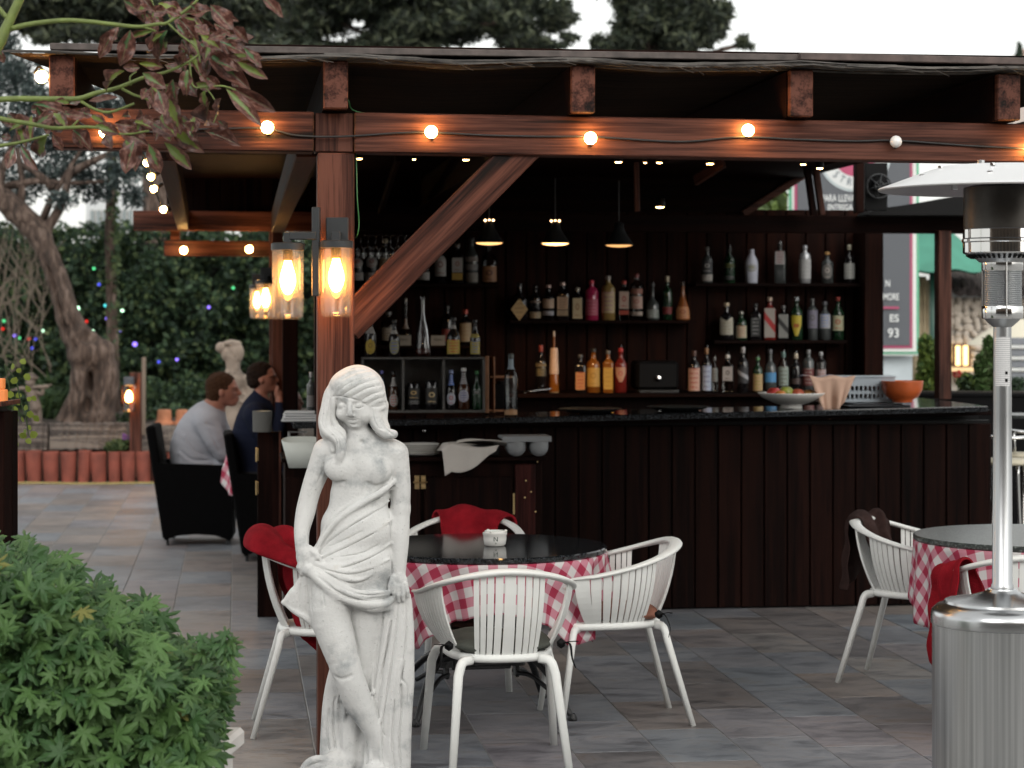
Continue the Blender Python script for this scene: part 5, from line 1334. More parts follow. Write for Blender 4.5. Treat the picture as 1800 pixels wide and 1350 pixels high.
# top left shelf
bottle(628, 498, 436, 24, 'TL', 'std', 'dark', 'dark bottle with round white emblem half behind the post, top left shelf', [(.45, .75, WH, redi, 'emblem', 'oval'), (.1, .32, WH)], (.02, .02, .02))
bottle(653, 498, 432, 25, 'TL', 'std', 'dark', 'dark bottle with round white emblem above a white label, top left shelf', [(.42, .74, WH, (.2, .03, .03), 'emblem', 'oval'), (.08, .30, (.45, .43, .42))], (.02, .02, .02))
bottle(677, 498, 418, 24, 'TL', 'std', 'dark', 'tall dark bottle with cream label touching the brace edge, top left shelf', [(.30, .58, CR)], (.35, .3, .2))
bottle(745, 498, 430, 22, 'TL', 'std', 'clear', 'clear bottle half behind the diagonal brace, top left shelf', [(.10, .3, WH)], (.05, .05, .05))
bottle(774, 498, 430, 22, 'TL', 'std', 'dark', 'dark bottle with narrow white label right of the brace, top left shelf', [(.2, .72, WH, (.2, .1, .1), 'emblem')], (.05, .02, .02))
bottle(804, 498, 424, 22, 'TL', 'square', 'dark', 'bottle with white label ending in a yellow band, top left shelf', [(.28, .62, WH, (.25, .1, .08), 'emblem'), (.10, .26, YE, (.3, .2, .05))], (.15, .13, .12))
bottle(829, 498, 416, 24, 'TL', 'std', 'smoke', 'dark bottle covered in small stickers, left of the ornate clear bottle', [(.48, .58, (.25, .22, .2)), (.30, .42, (.2, .2, .2)), (.04, .24, (.25, .23, .2))], (.06, .06, .06))
bottle(860, 498, 420, 28, 'TL', 'flask', 'clear', 'ornate clear bottle with copper coloured liqueur at the end of the top left shelf', [(.05, .40, (.35, .17, .08), (.1, .03, .02), 'emblem')], (.4, .35, .3), True)
# middle left shelf
bottle(683, 606, 546, 26, 'ML', 'std', 'clear', 'clear bottle with white label beside the left paper card', [(.15, .52, (.45, .43, .38))], (.2, .2, .2))
bottle(713, 606, 522, 24, 'ML', 'slim', 'clear', 'bottle with white neck tag standing behind the left paper card', [(.35, .55, (.45, .42, .38), (.3, .1, .08))], (.4, .38, .34))
bottle(786, 606, 535, 22, 'ML', 'wine', 'dark', 'dark wine bottle with red band behind the right paper card', [(.1, .4, (.25, .03, .03))], (.02, .02, .02))
bottle(818, 606, 543, 23, 'ML', 'wine', 'dark', 'wine bottle with bright red capsule and cream square label', [(.10, .62, CR, (.3, .2, .12))], (.42, .07, .05))
for px, lab in ((710, 'small grey paper card standing left of the decanter'), (770, 'small grey paper card standing right of the decanter')):
    mb = MB(); c = at(px, 0, 14.6); c.z = 1.7 - (587 - HZ) * 14.6 / FPX
    def pc(u, v): return ((u - .5) * .098, 0, v * .055)
    mb.box((0, 0, .028), (.10, .003, .056)); o = mb.build('paper_card', plain('grey_card', (.28, .28, .26), .7), None); 
    z_ = SHELF['ML'][1]; c = uv2w(onb(px, 0, 15.58)[0], 15.58, z_); o.location = c; o.scale = (1, 1, 1.25)
    tag(o, lab, 'card', 'paper cards on the middle left shelf')
    letter('Reserva', .017, M['blackp'], o, (0, -.003, .033), (R(90), 0, 0), 'lettering')
# beer box on the counter
YB = 12.93; zb0 = 1.7 - (727 - HZ) * YB / FPX + .004
bx0, bx1 = at(636, 0, YB).x, at(853, 0, YB).x; bw_ = bx1 - bx0; bh = (727 - 628) * YB / FPX
zb0 = max(zb0, ztop(A(740, 12.9)) + .001)
bh = 1.7 - (628 - HZ) * YB / FPX - zb0
bxt = thing('beer_display_box', 'grey wooden display box with three compartments of beer on the counter', 'display box', ((bx0 + bx1) / 2, YB, zb0), R(5))
M['greybox'] = plain('grey_painted_wood', (.075, .072, .068), .6, var=.25, vscale=14, bump=.2)
for nm, c_, d_ in (('base_board', (0, .12, .008), (bw_, .24, .016)), ('top_board', (0, .12, bh - .006), (bw_, .24, .012)), ('back_board', (0, .235, bh / 2), (bw_ - .004, .01, bh - .03))):
    mb = MB(); mb.box(c_, d_, bev=.002); mb.build(nm, M['greybox'], bxt)
for x in (-.5, -.168, .168, .5):
    mb = MB(); mb.box((x * (bw_ - .014), .115, bh / 2), (.014, .23, bh - .03), bev=.002); mb.build('divider', M['greybox'], bxt)
zi = zb0 + .017
def beer(px, yt, w, gl, lab, labels, cap=None, prof='beer', name='bottle', Y=12.98):
    yb = HZ + (1.7 - zi) * FPX / Y; return bottle(px, yb, yt, w, Y, prof, gl, lab, labels, cap, z=zi, group='beers in the display box', name=name)
beer(671, 652, 16, 'dark', 'beer bottle with blue neck label beside the statue head', [(.55, .8, (.10, .18, .5)), (.15, .4, (.15, .2, .4))], (.1, .1, .3))
beer(692, 653, 19, 'brown', 'beer bottle with white neck and oval white label, left compartment', [(.62, .85, WH, (.2, .2, .2), 'plain'), (.08, .42, WH, (.4, .05, .05), 'lines', 'oval')], (.03, .03, .03))
beer(727, 672, 24, 'dark', 'black beer can with gold harp shaped mark, left in the middle compartment', [(.38, .8, (.02, .018, .016), (.45, .3, .12), 'emblem'), (.2, .34, (.03, .03, .03), (.3, .3, .3))], None, 'can', 'beer_can')
beer(759, 669, 24, 'dark', 'black beer can with gold crest, right in the middle compartment', [(.2, .75, (.02, .018, .016), (.5, .38, .2), 'emblem')], None, 'can', 'beer_can')
beer(793, 651, 19, 'dark', 'beer bottle with blue foil neck and round white label', [(.62, .9, (.12, .22, .6), (.5, .5, .6)), (.12, .44, (.45, .47, .55), (.35, .1, .1), 'emblem', 'oval')], (.25, .3, .5))
beer(815, 647, 22, 'brown', 'beer bottle with silver neck and pale round label', [(.62, .9, (.4, .4, .42)), (.18, .48, (.42, .42, .5), (.1, .1, .25), 'lines', 'oval')], (.5, .5, .5))
beer(838, 652, 18, 'green', 'dark green beer bottle with a small star, right compartment', [(.40, .50, (.02, .03, .02), (.5, .5, .5), 'emblem')], (.02, .1, .03))
zt2 = zb0 + bh + .001
def onbox(px, yt, w, gl, lab, labels, cap, prof='beer', Y=12.99):
    yb = HZ + (1.7 - zt2) * FPX / Y; return bottle(px, yb, yt, w, Y, prof, gl, lab, labels, cap, z=zt2, group='bottles on top of the display box')
onbox(651, 552, 21, 'dark', 'beer bottle with oval yellow label on the left end of the display box', [(.06, .42, (.42, .30, .03), (.2, .12, .02), 'emblem', 'oval'), (.55, .7, WH)], (.02, .02, .02))
onbox(693, 562, 20, 'dark', 'beer bottle with blue striped oval label on the display box', [(.06, .48, (.28, .27, .15), (.08, .12, .4), 'lines', 'oval'), (.62, .72, (.5, .5, .48))], (.02, .02, .02))
onbox(797, 558, 24, 'dark', 'brown beer bottle with square yellow and red label on the display box', [(.08, .44, (.50, .36, .06), (.42, .05, .03)), (.72, .8, WH)], (.02, .02, .02))
onbox(835, 562, 18, 'dark', 'slim beer bottle with blue and yellow label at the right end of the display box', [(.08, .42, (.40, .32, .05), (.08, .15, .4)), (.52, .62, (.4, .33, .06))], (.02, .02, .02))
# decanter
t = thing('decanter', 'clear glass cone shaped decanter with tall neck on the display box', 'decanter', (at(743, 0, 13.04).x, 13.04, zt2))
hd = (HZ + (1.7 - zt2) * FPX / 13.04 - 522) * 13.04 / FPX
mb = MB(); mb.lathe([(.001, .002), (.042, .002), (.048, .012), (.047, .03), (.036, hd * .42), (.017, hd * .62), (.011, hd * .75), (.011, hd * .95), (.014, hd)], 24); mb.lathe([(.009, hd * .95), (.009, hd * .75), (.015, hd * .62), (.034, hd * .42), (.044, .03), (.04, .008), (.001, .007)], 24)
mb.build('glass_body', M['glass'], t, smooth=True)
mb = MB(); mb.lathe([(.001, .005), (.042, .008), (.0455, .03), (.0445, .05), (.001, .05)], 24); mb.build('contents', plain('dark_liquid', (.05, .012, .01), .1), t, smooth=True)
# wooden edge and clear bottle
mb = MB(); c = at(856, 0, 13.1); c.z = zb0; mb.box((0, .05, .16), (.022, .16, .335), bev=.003); mb.box((.03, .05, .16), (.008, .14, .33), rz=.2, bev=.002); mb.box((.085, .05, .205), (.13, .12, .012), bev=.002); mb.box((.085, .05, .006), (.16, .12, .012), bev=.002)
sf = mb.build('wooden_stand', plain('light_pine', (.30, .14, .07), .55, var=.25, vscale=20), None, loc=c); tag(sf, 'small light wood stand between the display box and the clear bottle', 'stand')
mb = MB(); mb.box((0, 0, .075), (.10, .09, .15), bev=.006); mb.lathe([(.03, .15), (.026, .165), (.001, .168)], 12); o = mb.build('coffee_grinder', M['blackp'], None, loc=Vector((c.x + .085, c.y + .05, c.z + .014))); tag(o, 'small black box shaped grinder standing in the light wood stand', 'grinder')
bottle(898, 728, 617, 24, 12.86, 'std', 'clear', 'tall clear glass bottle with pale blue neck on the bar counter', [(.74, .92, (.30, .38, .45), (.2, .25, .3), 'plain', 'full'), (.02, .10, (.45, .25, .12), (.3, .1, .05), 'plain')], (.06, .07, .07), z=ztop(A(898, 12.8)) + .001, group='bottles on the bar counter')
bottle(547, 712, 644, 16, 12.95, 'wine', 'smoke', 'slim bottle left of the timber post standing by the folded cloths', [(.1, .4, (.2, .2, .2))], (.3, .3, .3), z=ztop(A(547, 12.8)) + .05, group='bottles on the bar counter')
# centre shelf
Cn = [(913, 494, 30, 'flask', 'dark', 'dark round bottle with diamond shaped cream label', [(.0, .56, (.62, .44, .22), (.3, .2, .1), 'lines', 'diamond')], (.02, .02, .02)),
      (941, 500, 22, 'std', 'dark', 'dark bottle with small cream band near its foot', [(.06, .24, CR), (.50, .55, (.3, .22, .18), (.1, .1, .1), 'plain')], (.02, .02, .02)),
      (964, 499, 22, 'std', 'dark', 'dark bottle with pale pink cap and square cream label', [(.34, .60, (.56, .40, .28)), (.14, .26, (.40, .42, .48))], (.55, .38, .34)),
      (989, 493, 23, 'square', 'dark', 'black square bottle with wide cream label', [(.28, .60, (.58, .38, .24)), (.12, .26, (.45, .34, .22))], (.55, .40, .36)),
      (1015, 503, 20, 'square', 'dark', 'bottle with tall narrow cream label', [(.05, .66, (.60, .48, .30), (.3, .18, .1), 'emblem')], (.4, .36, .3)),
      (1040, 490, 24, 'tall', 'pink', 'bright pink gin bottle', [(.12, .52, (.50, .12, .18), (.3, .02, .05))], (.5, .05, .08)),
      (1069, 482, 25, 'tall', 'yellow', 'tall pale yellow bottle with soft printed label', [(.16, .62, (.50, .38, .22), (.3, .15, .18))], (.25, .22, .2)),
      (1097, 490, 20, 'square', 'clear', 'bottle with red cap, cream label and red foot band', [(.28, .70, (.55, .40, .33), (.3, .05, .05), 'emblem'), (.14, .24, (.45, .07, .04), (.45, .07, .04), 'plain')], (.42, .06, .05)),
      (1119, 478, 23, 'tall', 'clear', 'tallest bottle of the centre shelf with pink shield label and dark red neck', [(.24, .50, (.50, .33, .27), (.3, .1, .08), 'emblem'), (.55, .66, (.35, .14, .10)), (.10, .18, (.5, .4, .33))], (.16, .04, .04)),
      (1147, 495, 24, 'squat', 'smoke', 'short squat bottle with a silvery band', [(.06, .28, (.22, .25, .22), (.4, .4, .4))], (.05, .05, .05)),
      (1173, 484, 18, 'wine', 'green', 'dark green bottle with dark red label', [(.14, .30, (.22, .02, .02), (.1, .02, .02))], (.35, .30, .22)),
      (1200, 492, 26, 'cone', 'orange', 'bulging bottle with orange heart shaped label at the right end', [(.04, .34, (.55, .24, .10), (.3, .08, .03), 'emblem')], (.06, .04, .03))]
for px, yt, w, pf, gl, lab, lbs, cp_ in Cn: bottle(px, 562, yt, w, 'C', pf, gl, lab + ', centre shelf', lbs, cp_, rnd.random() < .35)
# lower back counter
Bn = [(951, 606, 20, 'wine', 'dark', 'dark wine bottle with red capsule and gold print left of the pink tipped bottle', [(.35, .52, (.05, .045, .03), (.35, .28, .12)), (.55, .62, (.2, .16, .08))], (.25, .05, .04)),
      (974, 580, 18, 'slim', 'amber', 'very tall thin necked bottle with cream label on the lower back counter', [(.0, .02, CR)], (.45, .40, .36)),
      (1020, 620, 20, 'square', 'dark', 'square bottle with orange label, first of the four lit bottles', [(.08, .52, (.60, .26, .10), (.35, .08, .04))], (.1, .1, .1)),
      (1043, 611, 24, 'std', 'amber', 'round bottle with wide yellow label, second of the four lit bottles', [(.14, .56, (.60, .36, .08), (.35, .2, .04), 'emblem')], (.03, .03, .03)),
      (1069, 613, 19, 'square', 'amber', 'slender bottle with yellow label, third of the four lit bottles', [(.08, .58, (.62, .38, .07), (.4, .22, .04))], (.15, .15, .15)),
      (1091, 610, 22, 'std', 'red', 'red capped bottle with heart shaped cream label, last of the four lit bottles', [(.24, .56, (.55, .30, .20), (.4, .1, .08), 'emblem', 'shield')], (.42, .04, .04)),
      (1220, 616, 22, 'wine', 'dark', 'wine bottle with salmon pink label', [(.04, .58, (.60, .36, .28), (.35, .08, .06))], (.08, .04, .03)),
      (1242, 612, 18, 'wine', 'dark', 'wine bottle with bluish white label beside the salmon one', [(.04, .60, (.42, .48, .62), (.2, .2, .3))], (.25, .13, .06)),
      (1256, 628, 12, 'std', 'clear', 'narrow clear bottle half hidden behind the blue white labelled wine', [(.3, .7, (.2, .21, .2))], (.2, .2, .2)),
      (1279, 622, 21, 'square', 'clear', 'clear bottle with square white label and pale stopper', [(.3, .66, (.42, .38, .36), (.08, .06, .06), 'emblem')], (.5, .46, .42)),
      (1306, 610, 20, 'wine', 'dark', 'dark bottle with slanted silver print on the lower right counter', [(.2, .55, (.03, .03, .035), (.3, .3, .32), 'diag')], (.3, .28, .28)),
      (1332, 628, 18, 'std', 'green', 'green shouldered bottle with pale orange label', [(.04, .52, (.50, .33, .17), (.25, .25, .05))], (.1, .22, .1)),
      (1354, 612, 22, 'flask', 'smoke', 'bottle with bright sky blue label behind the fruit dish', [(.22, .44, (.08, .28, .55), (.3, .45, .6), 'plain')], (.12, .12, .13)),
      (1377, 618, 20, 'taper', 'clear', 'frosted grey green bottle with dotted label', [(.15, .62, (.30, .36, .32), (.12, .12, .1))], (.1, .16, .15)),
      (1399, 622, 19, 'wine', 'dark', 'black bottle with pale cork top behind the fruit', [(.2, .35, (.04, .02, .02))], (.42, .36, .28)),
      (1421, 614, 20, 'tall', 'smoke', 'dark bottle with dull red label near the striped tea towel', [(.15, .55, (.16, .03, .03), (.3, .25, .22))], (.2, .2, .2)),
      (1443, 618, 19, 'tall', 'clear', 'clear bottle with pinkish label just left of the tea towel', [(.1, .55, (.42, .32, .32), (.25, .12, .1))], (.3, .3, .3))]
for px, yt, w, pf, gl, lab, lbs, cp_ in Bn: bottle(px, 690, yt, w, 'B', pf, gl, lab, lbs, cp_, rnd.random() < .3)
c_ = bpy.data.objects
# the thin bottle carries a separate tapered label
tt = [o for o in bpy.data.objects if o.get('label', '').startswith('very tall thin')][0]
mb = MB(); h_ = (690 - 580) * tt.location.y / FPX
mb.lathe([(.031, h_ * .30), (.033, h_ * .33), (.026, h_ * .70), (.024, h_ * .72)], 16); mb.build('paper_label', plain('cream_wrap', (.58, .42, .32), .55, var=.15, vscale=30), tt, smooth=True)
# top right shelf
TRn = [(1243, 434, 20, 'std', 'smoke', 'dark bottle with round ring emblem and white foot label', [(.28, .62, (.04, .04, .045), (.35, .34, .33), 'emblem'), (.06, .24, (.52, .48, .44))], (.12, .11, .1)),
       (1282, 434, 20, 'wine', 'green', 'very dark green bottle with faint yellow print', [(.42, .54, (.03, .04, .01), (.2, .2, .03)), (.1, .2, (.03, .03, .03), (.15, .15, .15))], (.02, .02, .02)),
       (1321, 437, 23, 'taper', 'white', 'frosted lavender white bottle with a small palm coloured print', [(.32, .56, (.50, .50, .55), (.25, .25, .05), 'emblem', 'oval')], (.5, .5, .58)),
       (1371, 426, 20, 'square', 'smoke', 'bottle with square white label and slim dark neck', [(.46, .78, (.50, .47, .47), (.3, .08, .08))], (.04, .04, .04)),
       (1415, 430, 20, 'tall', 'silver', 'tall silvery bottle with wide white lower label', [(.12, .62, (.58, .58, .58), (.4, .4, .4), 'lines', 'full')], (.45, .46, .5)),
       (1454, 442, 22, 'std', 'smoke', 'bottle with cork top and grey patterned label', [(.12, .62, (.20, .19, .18), (.45, .40, .36), 'emblem', 'oval')], (.5, .28, .1)),
       (1493, 430, 20, 'wine', 'dark', 'dark wine bottle with plain white square label', [(.12, .52, (.56, .57, .54), (.35, .35, .33))], (.35, .33, .25))]
for px, yt, w, pf, gl, lab, lbs, cp_ in TRn: bottle(px, 498, yt, w, 'TR', pf, gl, lab + ', top right shelf', lbs, cp_, rnd.random() < .4)
MRn = [(1277, 528, 29, 'flask', 'dark', 'broad dark bottle with big pale chevron label', [(.14, .60, (.45, .42, .34), (.25, .22, .16), 'lines', 'chev')], (.55, .45, .32)),
       (1303, 546, 20, 'std', 'green', 'short bottle with cream, red and green label', [(.08, .50, (.48, .42, .30), (.4, .12, .05))], (.4, .38, .34)),
       (1328, 530, 20, 'square', 'dark', 'square bottle with black and grey label', [(.10, .58, (.03, .03, .03), (.28, .28, .28))], (.03, .03, .03)),
       (1353, 519, 22, 'square', 'red', 'bottle with slanted red stripe label and pale stopper', [(.06, .72, (.45, .40, .36), (.40, .03, .03), 'diag')], (.45, .34, .27)),
       (1377, 534, 20, 'square', 'dark', 'bottle with slanted black stripe label beside the red striped one', [(.06, .72, (.30, .30, .28), (.03, .03, .03), 'diag')], (.12, .12, .12)),
       (1400, 520, 22, 'std', 'green', 'green bottle with bright yellow label lettered J&B', [(.10, .56, (.55, .43, .04), (.55, .43, .04), 'plain', 'shield')], (.30, .32, .34)),
       (1428, 522, 20, 'tall', 'smoke', 'clear dark bottle with grey violet figure label', [(.28, .70, (.22, .20, .27), (.1, .1, .1), 'emblem')], (.1, .1, .1)),
       (1450, 528, 21, 'std', 'smoke', 'bottle with pale label and small blue mark', [(.30, .66, (.44, .44, .46), (.15, .22, .5))], (.12, .12, .13)),
       (1473, 520, 21, 'std', 'green', 'green bottle with red top and cream label at the right end', [(.22, .56, (.52, .50, .33), (.35, .08, .04), 'emblem')], (.3, .05, .04))]
for px, yt, w, pf, gl, lab, lbs, cp_ in MRn:
    o = bottle(px, 597, yt, w, 'MR', pf, gl, lab + ', middle right shelf', lbs, cp_, rnd.random() < .3)
    if 'lettered' in lab: letter('J&B', .034, plain('red_ink', (.32, .02, .02), .5), o, (0, -.0475, .105), (R(90), 0, 0), 'lettering', bold=.001, sx=.8)
# coffee machine, tongs, trays
b_, z_ = SHELF['B']
t = thing('coffee_machine', 'black coffee machine in the dark between the two bottle groups', 'coffee machine', uv2w(A(1155, b_ + .1), b_ + .1, z_), TH)
mb = MB(); mb.box((0, .1, .12), (.30, .26, .20), bev=.02); mb.build('body', M['blackp'], t); mb = MB(); mb.lathe([(.018, 0), (.018, .02), (.001, .024)], 12, M=Matrix.Translation((0, -.03, .10)) @ Matrix.Rotation(R(90), 4, 'X')); mb.build('knob', M['chrome'], t)
mb = MB(); mb.box((0, -.02, .01), (.28, .12, .02), bev=.003); mb.build('drip_tray', M['black'], t)
mb = MB(); mb.tube([(-.09, 0, .0), (-.07, 0, .004), (.09, .02, .022)], [.014, .008, .010], 8, .5); mb.lathe([(.018, 0), (.012, .012), (.001, .014)], 8, c=(-.1, 0, -.006))
o = mb.build('serving_tongs', M['chrome'], None, smooth=True, loc=uv2w(A(946, b_ + .02), b_ + .03, z_ + .009)); tag(o, 'shiny metal serving tongs lying on the back counter behind the clear bottle', 'tongs')
for px, lab in ((1036, 'wide dark plate lying on the counter, left one of two'), (1190, 'wide dark plate lying on the counter, right one of two')):
    a = A(px, 12.95); mb = MB(); mb.lathe([(.001, .001), (.12, .001), (.185, .022), (.19, .026), (.186, .027), (.12, .008), (.001, .007)], 40)
    o = sharp(mb.build('dark_plate', plain('dark_slate_plate', (.03, .034, .035), .22), None, loc=uv2w(a, 12.92, ztop(a) + .001))); tag(o, lab, 'plate', 'dark plates on the bar counter')
# ------------------------------------------------------------------ things on the right of the counter
def onc(px, b): a = A(px, b); return uv2w(a, b, ztop(a) + .0012)
fd = thing('fruit_dish', 'wide shallow white footed dish holding fruit on the bar counter', 'dish', onc(1391, 12.85), TH)
mb = MB(); mb.lathe([(.001, .0), (.062, .0), (.066, .004), (.062, .022), (.10, .032), (.165, .062), (.198, .088), (.200, .093), (.196, .094), (.16, .070), (.09, .040), (.001, .034)], 48); mb.build('bowl', M['china'], fd, smooth=True)
def fruit(px, dz, r, col, lab, name, dy=0.0, sx=1.0):
    p = onc(px, 12.85 + dy); p.z = fd.location.z + dz; m_ = MB(); m_.lathe([(r * math.sin(math.pi * i / 14) * (1 + .06 * math.sin(math.pi * i / 14)), -r * .92 * math.cos(math.pi * i / 14) - .006 * math.exp(-((i - 14) / 1.4) ** 2)) for i in range(15)], 20, sx=sx)
    t = thing(name, lab, 'fruit', p, rnd.uniform(0, 6), 'fruit in the white dish'); m_.build('flesh', plain(name + '_skin', col, .35, var=.5, vscale=9), t, smooth=True)
    m_ = MB(); m_.tube([(0, 0, r * .8), (.002, 0, r * 1.12)], .0018, 5); m_.build('stalk', plain('stalk', (.06, .04, .02), .7), t)
fruit(1361, .088, .043, (.42, .04, .035), 'red apple at the left of the fruit dish', 'apple')
fruit(1382, .094, .042, (.28, .33, .06), 'green apple in the middle of the fruit dish', 'apple', .02)
fruit(1402, .084, .038, (.45, .10, .05), 'red and orange striped apple right of the green one', 'apple')
fruit(1423, .078, .040, (.38, .20, .06), 'dull orange pear coloured fruit at the right of the dish', 'pear', 0, 1.2)
fruit(1372, .078, .035, (.50, .18, .03), 'orange half hidden between the two left apples', 'orange', -.05); fruit(1412, .080, .032, (.50, .2, .05), 'small orange behind the right side of the dish', 'orange', .06)
# white tray, perforated basket, towel, bowl
a = A(1540, 12.9)
mb = MB(); mb.box((0, 0, .006), (.38, .26, .012), bev=.004); mb.box((0, 0, .016), (.30, .20, .010), bev=.003); o = mb.build('serving_board', plain('dark_board_top', (.018, .02, .024), .25), None, loc=onc(1535, 12.88), rz=TH); tag(o, 'thin dark serving board under the basket and the orange bowl', 'board')
bk = thing('plastic_basket', 'bluish white plastic basket with slotted sides under the tea towel', 'basket', onc(1513, 13.0) + Vector((0, 0, .026)), TH - R(8))
M['bluew'] = plain('pale_blue_plastic', (.36, .41, .46), .4)
bl, bd, bhh = .37, .22, .15
for (c_, d_) in (((0, -bd / 2, 0), 'f'), ((0, bd / 2, 0), 'f'), ((-bl / 2, 0, 0), 's'), ((bl / 2, 0, 0), 's')):
    m_ = MB(); L_ = bl if d_ == 'f' else bd; n_ = 14 if d_ == 'f' else 8
    rows = [0, .018, .048, .066, .096, bhh]
    for i in range(5):
        z0, z1 = rows[i], rows[i + 1]
        if i in (1, 3):
            for k in range(n_ + 1): m_.box(((k / n_ - .5) * (L_ - .004), 0, (z0 + z1) / 2), (.009, .006, z1 - z0))
        else: m_.box((0, 0, (z0 + z1) / 2), (L_, .0065, z1 - z0))
    o = m_.build('basket_side', M['bluew'], bk, loc=c_); o.rotation_euler = (0, 0, 0 if d_ == 'f' else R(90))
mb = MB(); mb.box((0, 0, .003), (bl, bd, .006)); mb.build('basket_floor', M['bluew'], bk)
mb = MB(); mb.box((0, 0, bhh), (bl + .02, bd + .02, .008), bev=.002); mb.build('basket_rim', M['bluew'], bk)
m_, t_, b2 = new_mat('striped_towel'); uvn = t_.nodes.new('ShaderNodeUVMap'); sp = t_.nodes.new('ShaderNodeSeparateXYZ'); t_.links.new(uvn.outputs[0], sp.inputs[0])
r_ = ramp(t_, sp.outputs[1], [(0, (.10, .14, .28)), (.05, (.50, .46, .46)), (.10, (.10, .14, .28)), (.13, (.50, .33, .25)), (1, (.52, .34, .26))], 'CONSTANT'); t_.links.new(r_.outputs[0], b2.inputs['Base Color']); b2.inputs['Roughness'].default_value = .9
def tw(u, v):
    x = (u - .5) * (.30 - .17 * max(0, v - .15)); drop_ = max(0, v - .28) * .30
    y = -.11 - .02 - .01 * math.sin(u * 22) * min(1, drop_ * 8) - .015 * math.sin(u * 9 + 1) * min(1, drop_ * 8) if v > .28 else .10 - .23 * v / .28
    z = bhh + .012 + .006 * math.sin(u * 12 + v * 6) - drop_ * (1.15 - 1.1 * abs(u - .42) ** 1.2)
    return (x - .03, y, z)
mb = MB(); mb.grid(tw, 40, 30); o = mb.build('tea_towel', m_, None, True, loc=onc(1462, 12.92) + Vector((0, 0, .02)), rz=TH); o.modifiers.new('t', 'SOLIDIFY').thickness = .003; tag(o, 'salmon pink tea towel with blue striped corner draped over the basket', 'towel')
ob = thing('orange_bowl', 'deep orange brown ceramic bowl on the serving board beside the basket', 'bowl', onc(1586, 12.8) + Vector((0, 0, .022)), 0)
mb = MB(); mb.lathe([(.001, .001), (.058, .001), (.062, .006), (.060, .016), (.095, .034), (.118, .075), (.1235, .125), (.124, .129), (.120, .1295), (.113, .080), (.088, .042), (.001, .030)], 48); mb.build('bowl', plain('orange_glaze', (.42, .085, .02), .28, var=.25, vscale=7), ob, smooth=True)

# ------------------------------------------------------------------ things on the service cabinet
def onk(px, b=12.2): a = A(px, b); return uv2w(a, b, zc + .001)
for k in range(6):
    mb = MB(); mb.lathe([(.001, 0), (.07, 0), (.108, .012), (.112, .014), (.108, .015), (.07, .004), (.001, .004)], 40)
    o = sharp(mb.build('plate', M['china'], None, loc=onk(738, 12.15) + Vector((rnd.uniform(-.003, .003), 0, .0105 * k)))); 
    tag(o, ['lowest', 'second lowest', 'third', 'fourth', 'second highest', 'topmost'][k] + ' white plate of the stack behind the statue shoulder', 'plate', 'stacked white plates')
m_ = plain('linen_napkin', (.50, .47, .44), .9, bump=.15, bscale=30)
def nap(u, v):
    x = (u - .5) * .34; fr = max(0, v - .5) * .34; z = .06 + .012 * math.sin(5 * u + 3 * v) - fr * (.62 + .25 * math.sin(3 * u + .5) - .3 * u) - .05 * max(0, .12 - u) * 6
    y = .06 - .30 * min(v, .5) - .008 * math.sin(u * 14); return (x + .03 * v * (1 - 2 * u), y, z)
mb = MB(); mb.grid(nap, 40, 24); o = mb.build('napkin', m_, None, True, loc=onk(822, 12.08), rz=TH + R(4)); o.modifiers.new('t', 'SOLIDIFY').thickness = .004; tag(o, 'off white linen napkin hanging over the front edge of the service cabinet', 'napkin')
def nap2(u, v):
    x = (u - .5) * .30; z = .092 + .016 * math.sin(4 * u + 1) * math.sin(3.1 * v) - .06 * abs(u - .5) ** 2; return (x, (v - .5) * .15, z - .02 * v)
mb = MB(); mb.grid(nap2, 30, 16); o = mb.build('napkin', m_, None, True, loc=onk(852, 12.14), rz=TH - R(10)); o.modifiers.new('t', 'SOLIDIFY').thickness = .007; tag(o, 'second folded linen napkin lying on top between cabinet and tray', 'napkin')
bs = thing('napkin_basket', 'low dark basket under the two linen napkins', 'basket', onk(835, 12.12), TH); mb = MB(); mb.box((0, 0, .03), (.26, .18, .06), bev=.01); mb.build('body', M['blackp'], bs)
gt = thing('bottle_tray', 'grey plastic tray with round cup bottoms at the right end of the cabinet', 'tray', onk(922, 12.06) + Vector((0, 0, -.0)), TH)
M['greyp'] = plain('grey_plastic', (.20, .21, .22), .45)
mb = MB(); mb.box((0, 0, .105), (.27, .20, .016), bev=.004); mb.box((0, -.10, .098), (.27, .006, .03), bev=.001); mb.build('rim', M['greyp'], gt)
for sx in (-1, 1):
    for sy in (-1, 1):
        mb = MB(); mb.lathe([(.001, .0)] + [(.052 * math.sin(R(a_)), .052 - .052 * math.cos(R(a_))) for a_ in range(15, 91, 15)] + [(.052, .10)], 24, c=(sx * .062 + .01, sy * .05, 0)); mb.build('cup', M['greyp'], gt, smooth=True)
# left end: folded cloths and white bin
for k in range(4):
    mb = MB(); mb.box((rnd.uniform(-.004, .004), 0, 0), (.20 - .008 * k, .20, .013), bev=.006); o = mb.build('folded_cloth', plain('white_cotton_%d' % k, (.46, .47, .48), .9, bump=.2, bscale=40), None, loc=onc(525, 12.72) + Vector((.002 * k, 0, .008 + .0145 * k)), rz=TH + R(rnd.uniform(-3, 3)))
    tag(o, ['bottom', 'second', 'third', 'top'][k] + ' folded white cloth of the stack left of the post', 'cloth', 'folded white cloths')
cb = thing('cloth_bracket', 'thin grey metal shelf bracket under the folded cloths', 'bracket', onc(508, 12.62) + Vector((0, 0, -.05)), 0); mb = MB(); mb.box((0, 0, -.10), (.012, .03, .20), bev=.002); mb.box((.05, 0, -.004), (.11, .03, .008), bev=.002); mb.build('strap', M['steel'], cb)
wb = thing('white_tub', 'white flared plastic tub hanging at the left end of the service cabinet', 'tub', onk(530, 12.0) + Vector((0, -.06, -.045)), 0)
mb = MB(); V_ = []
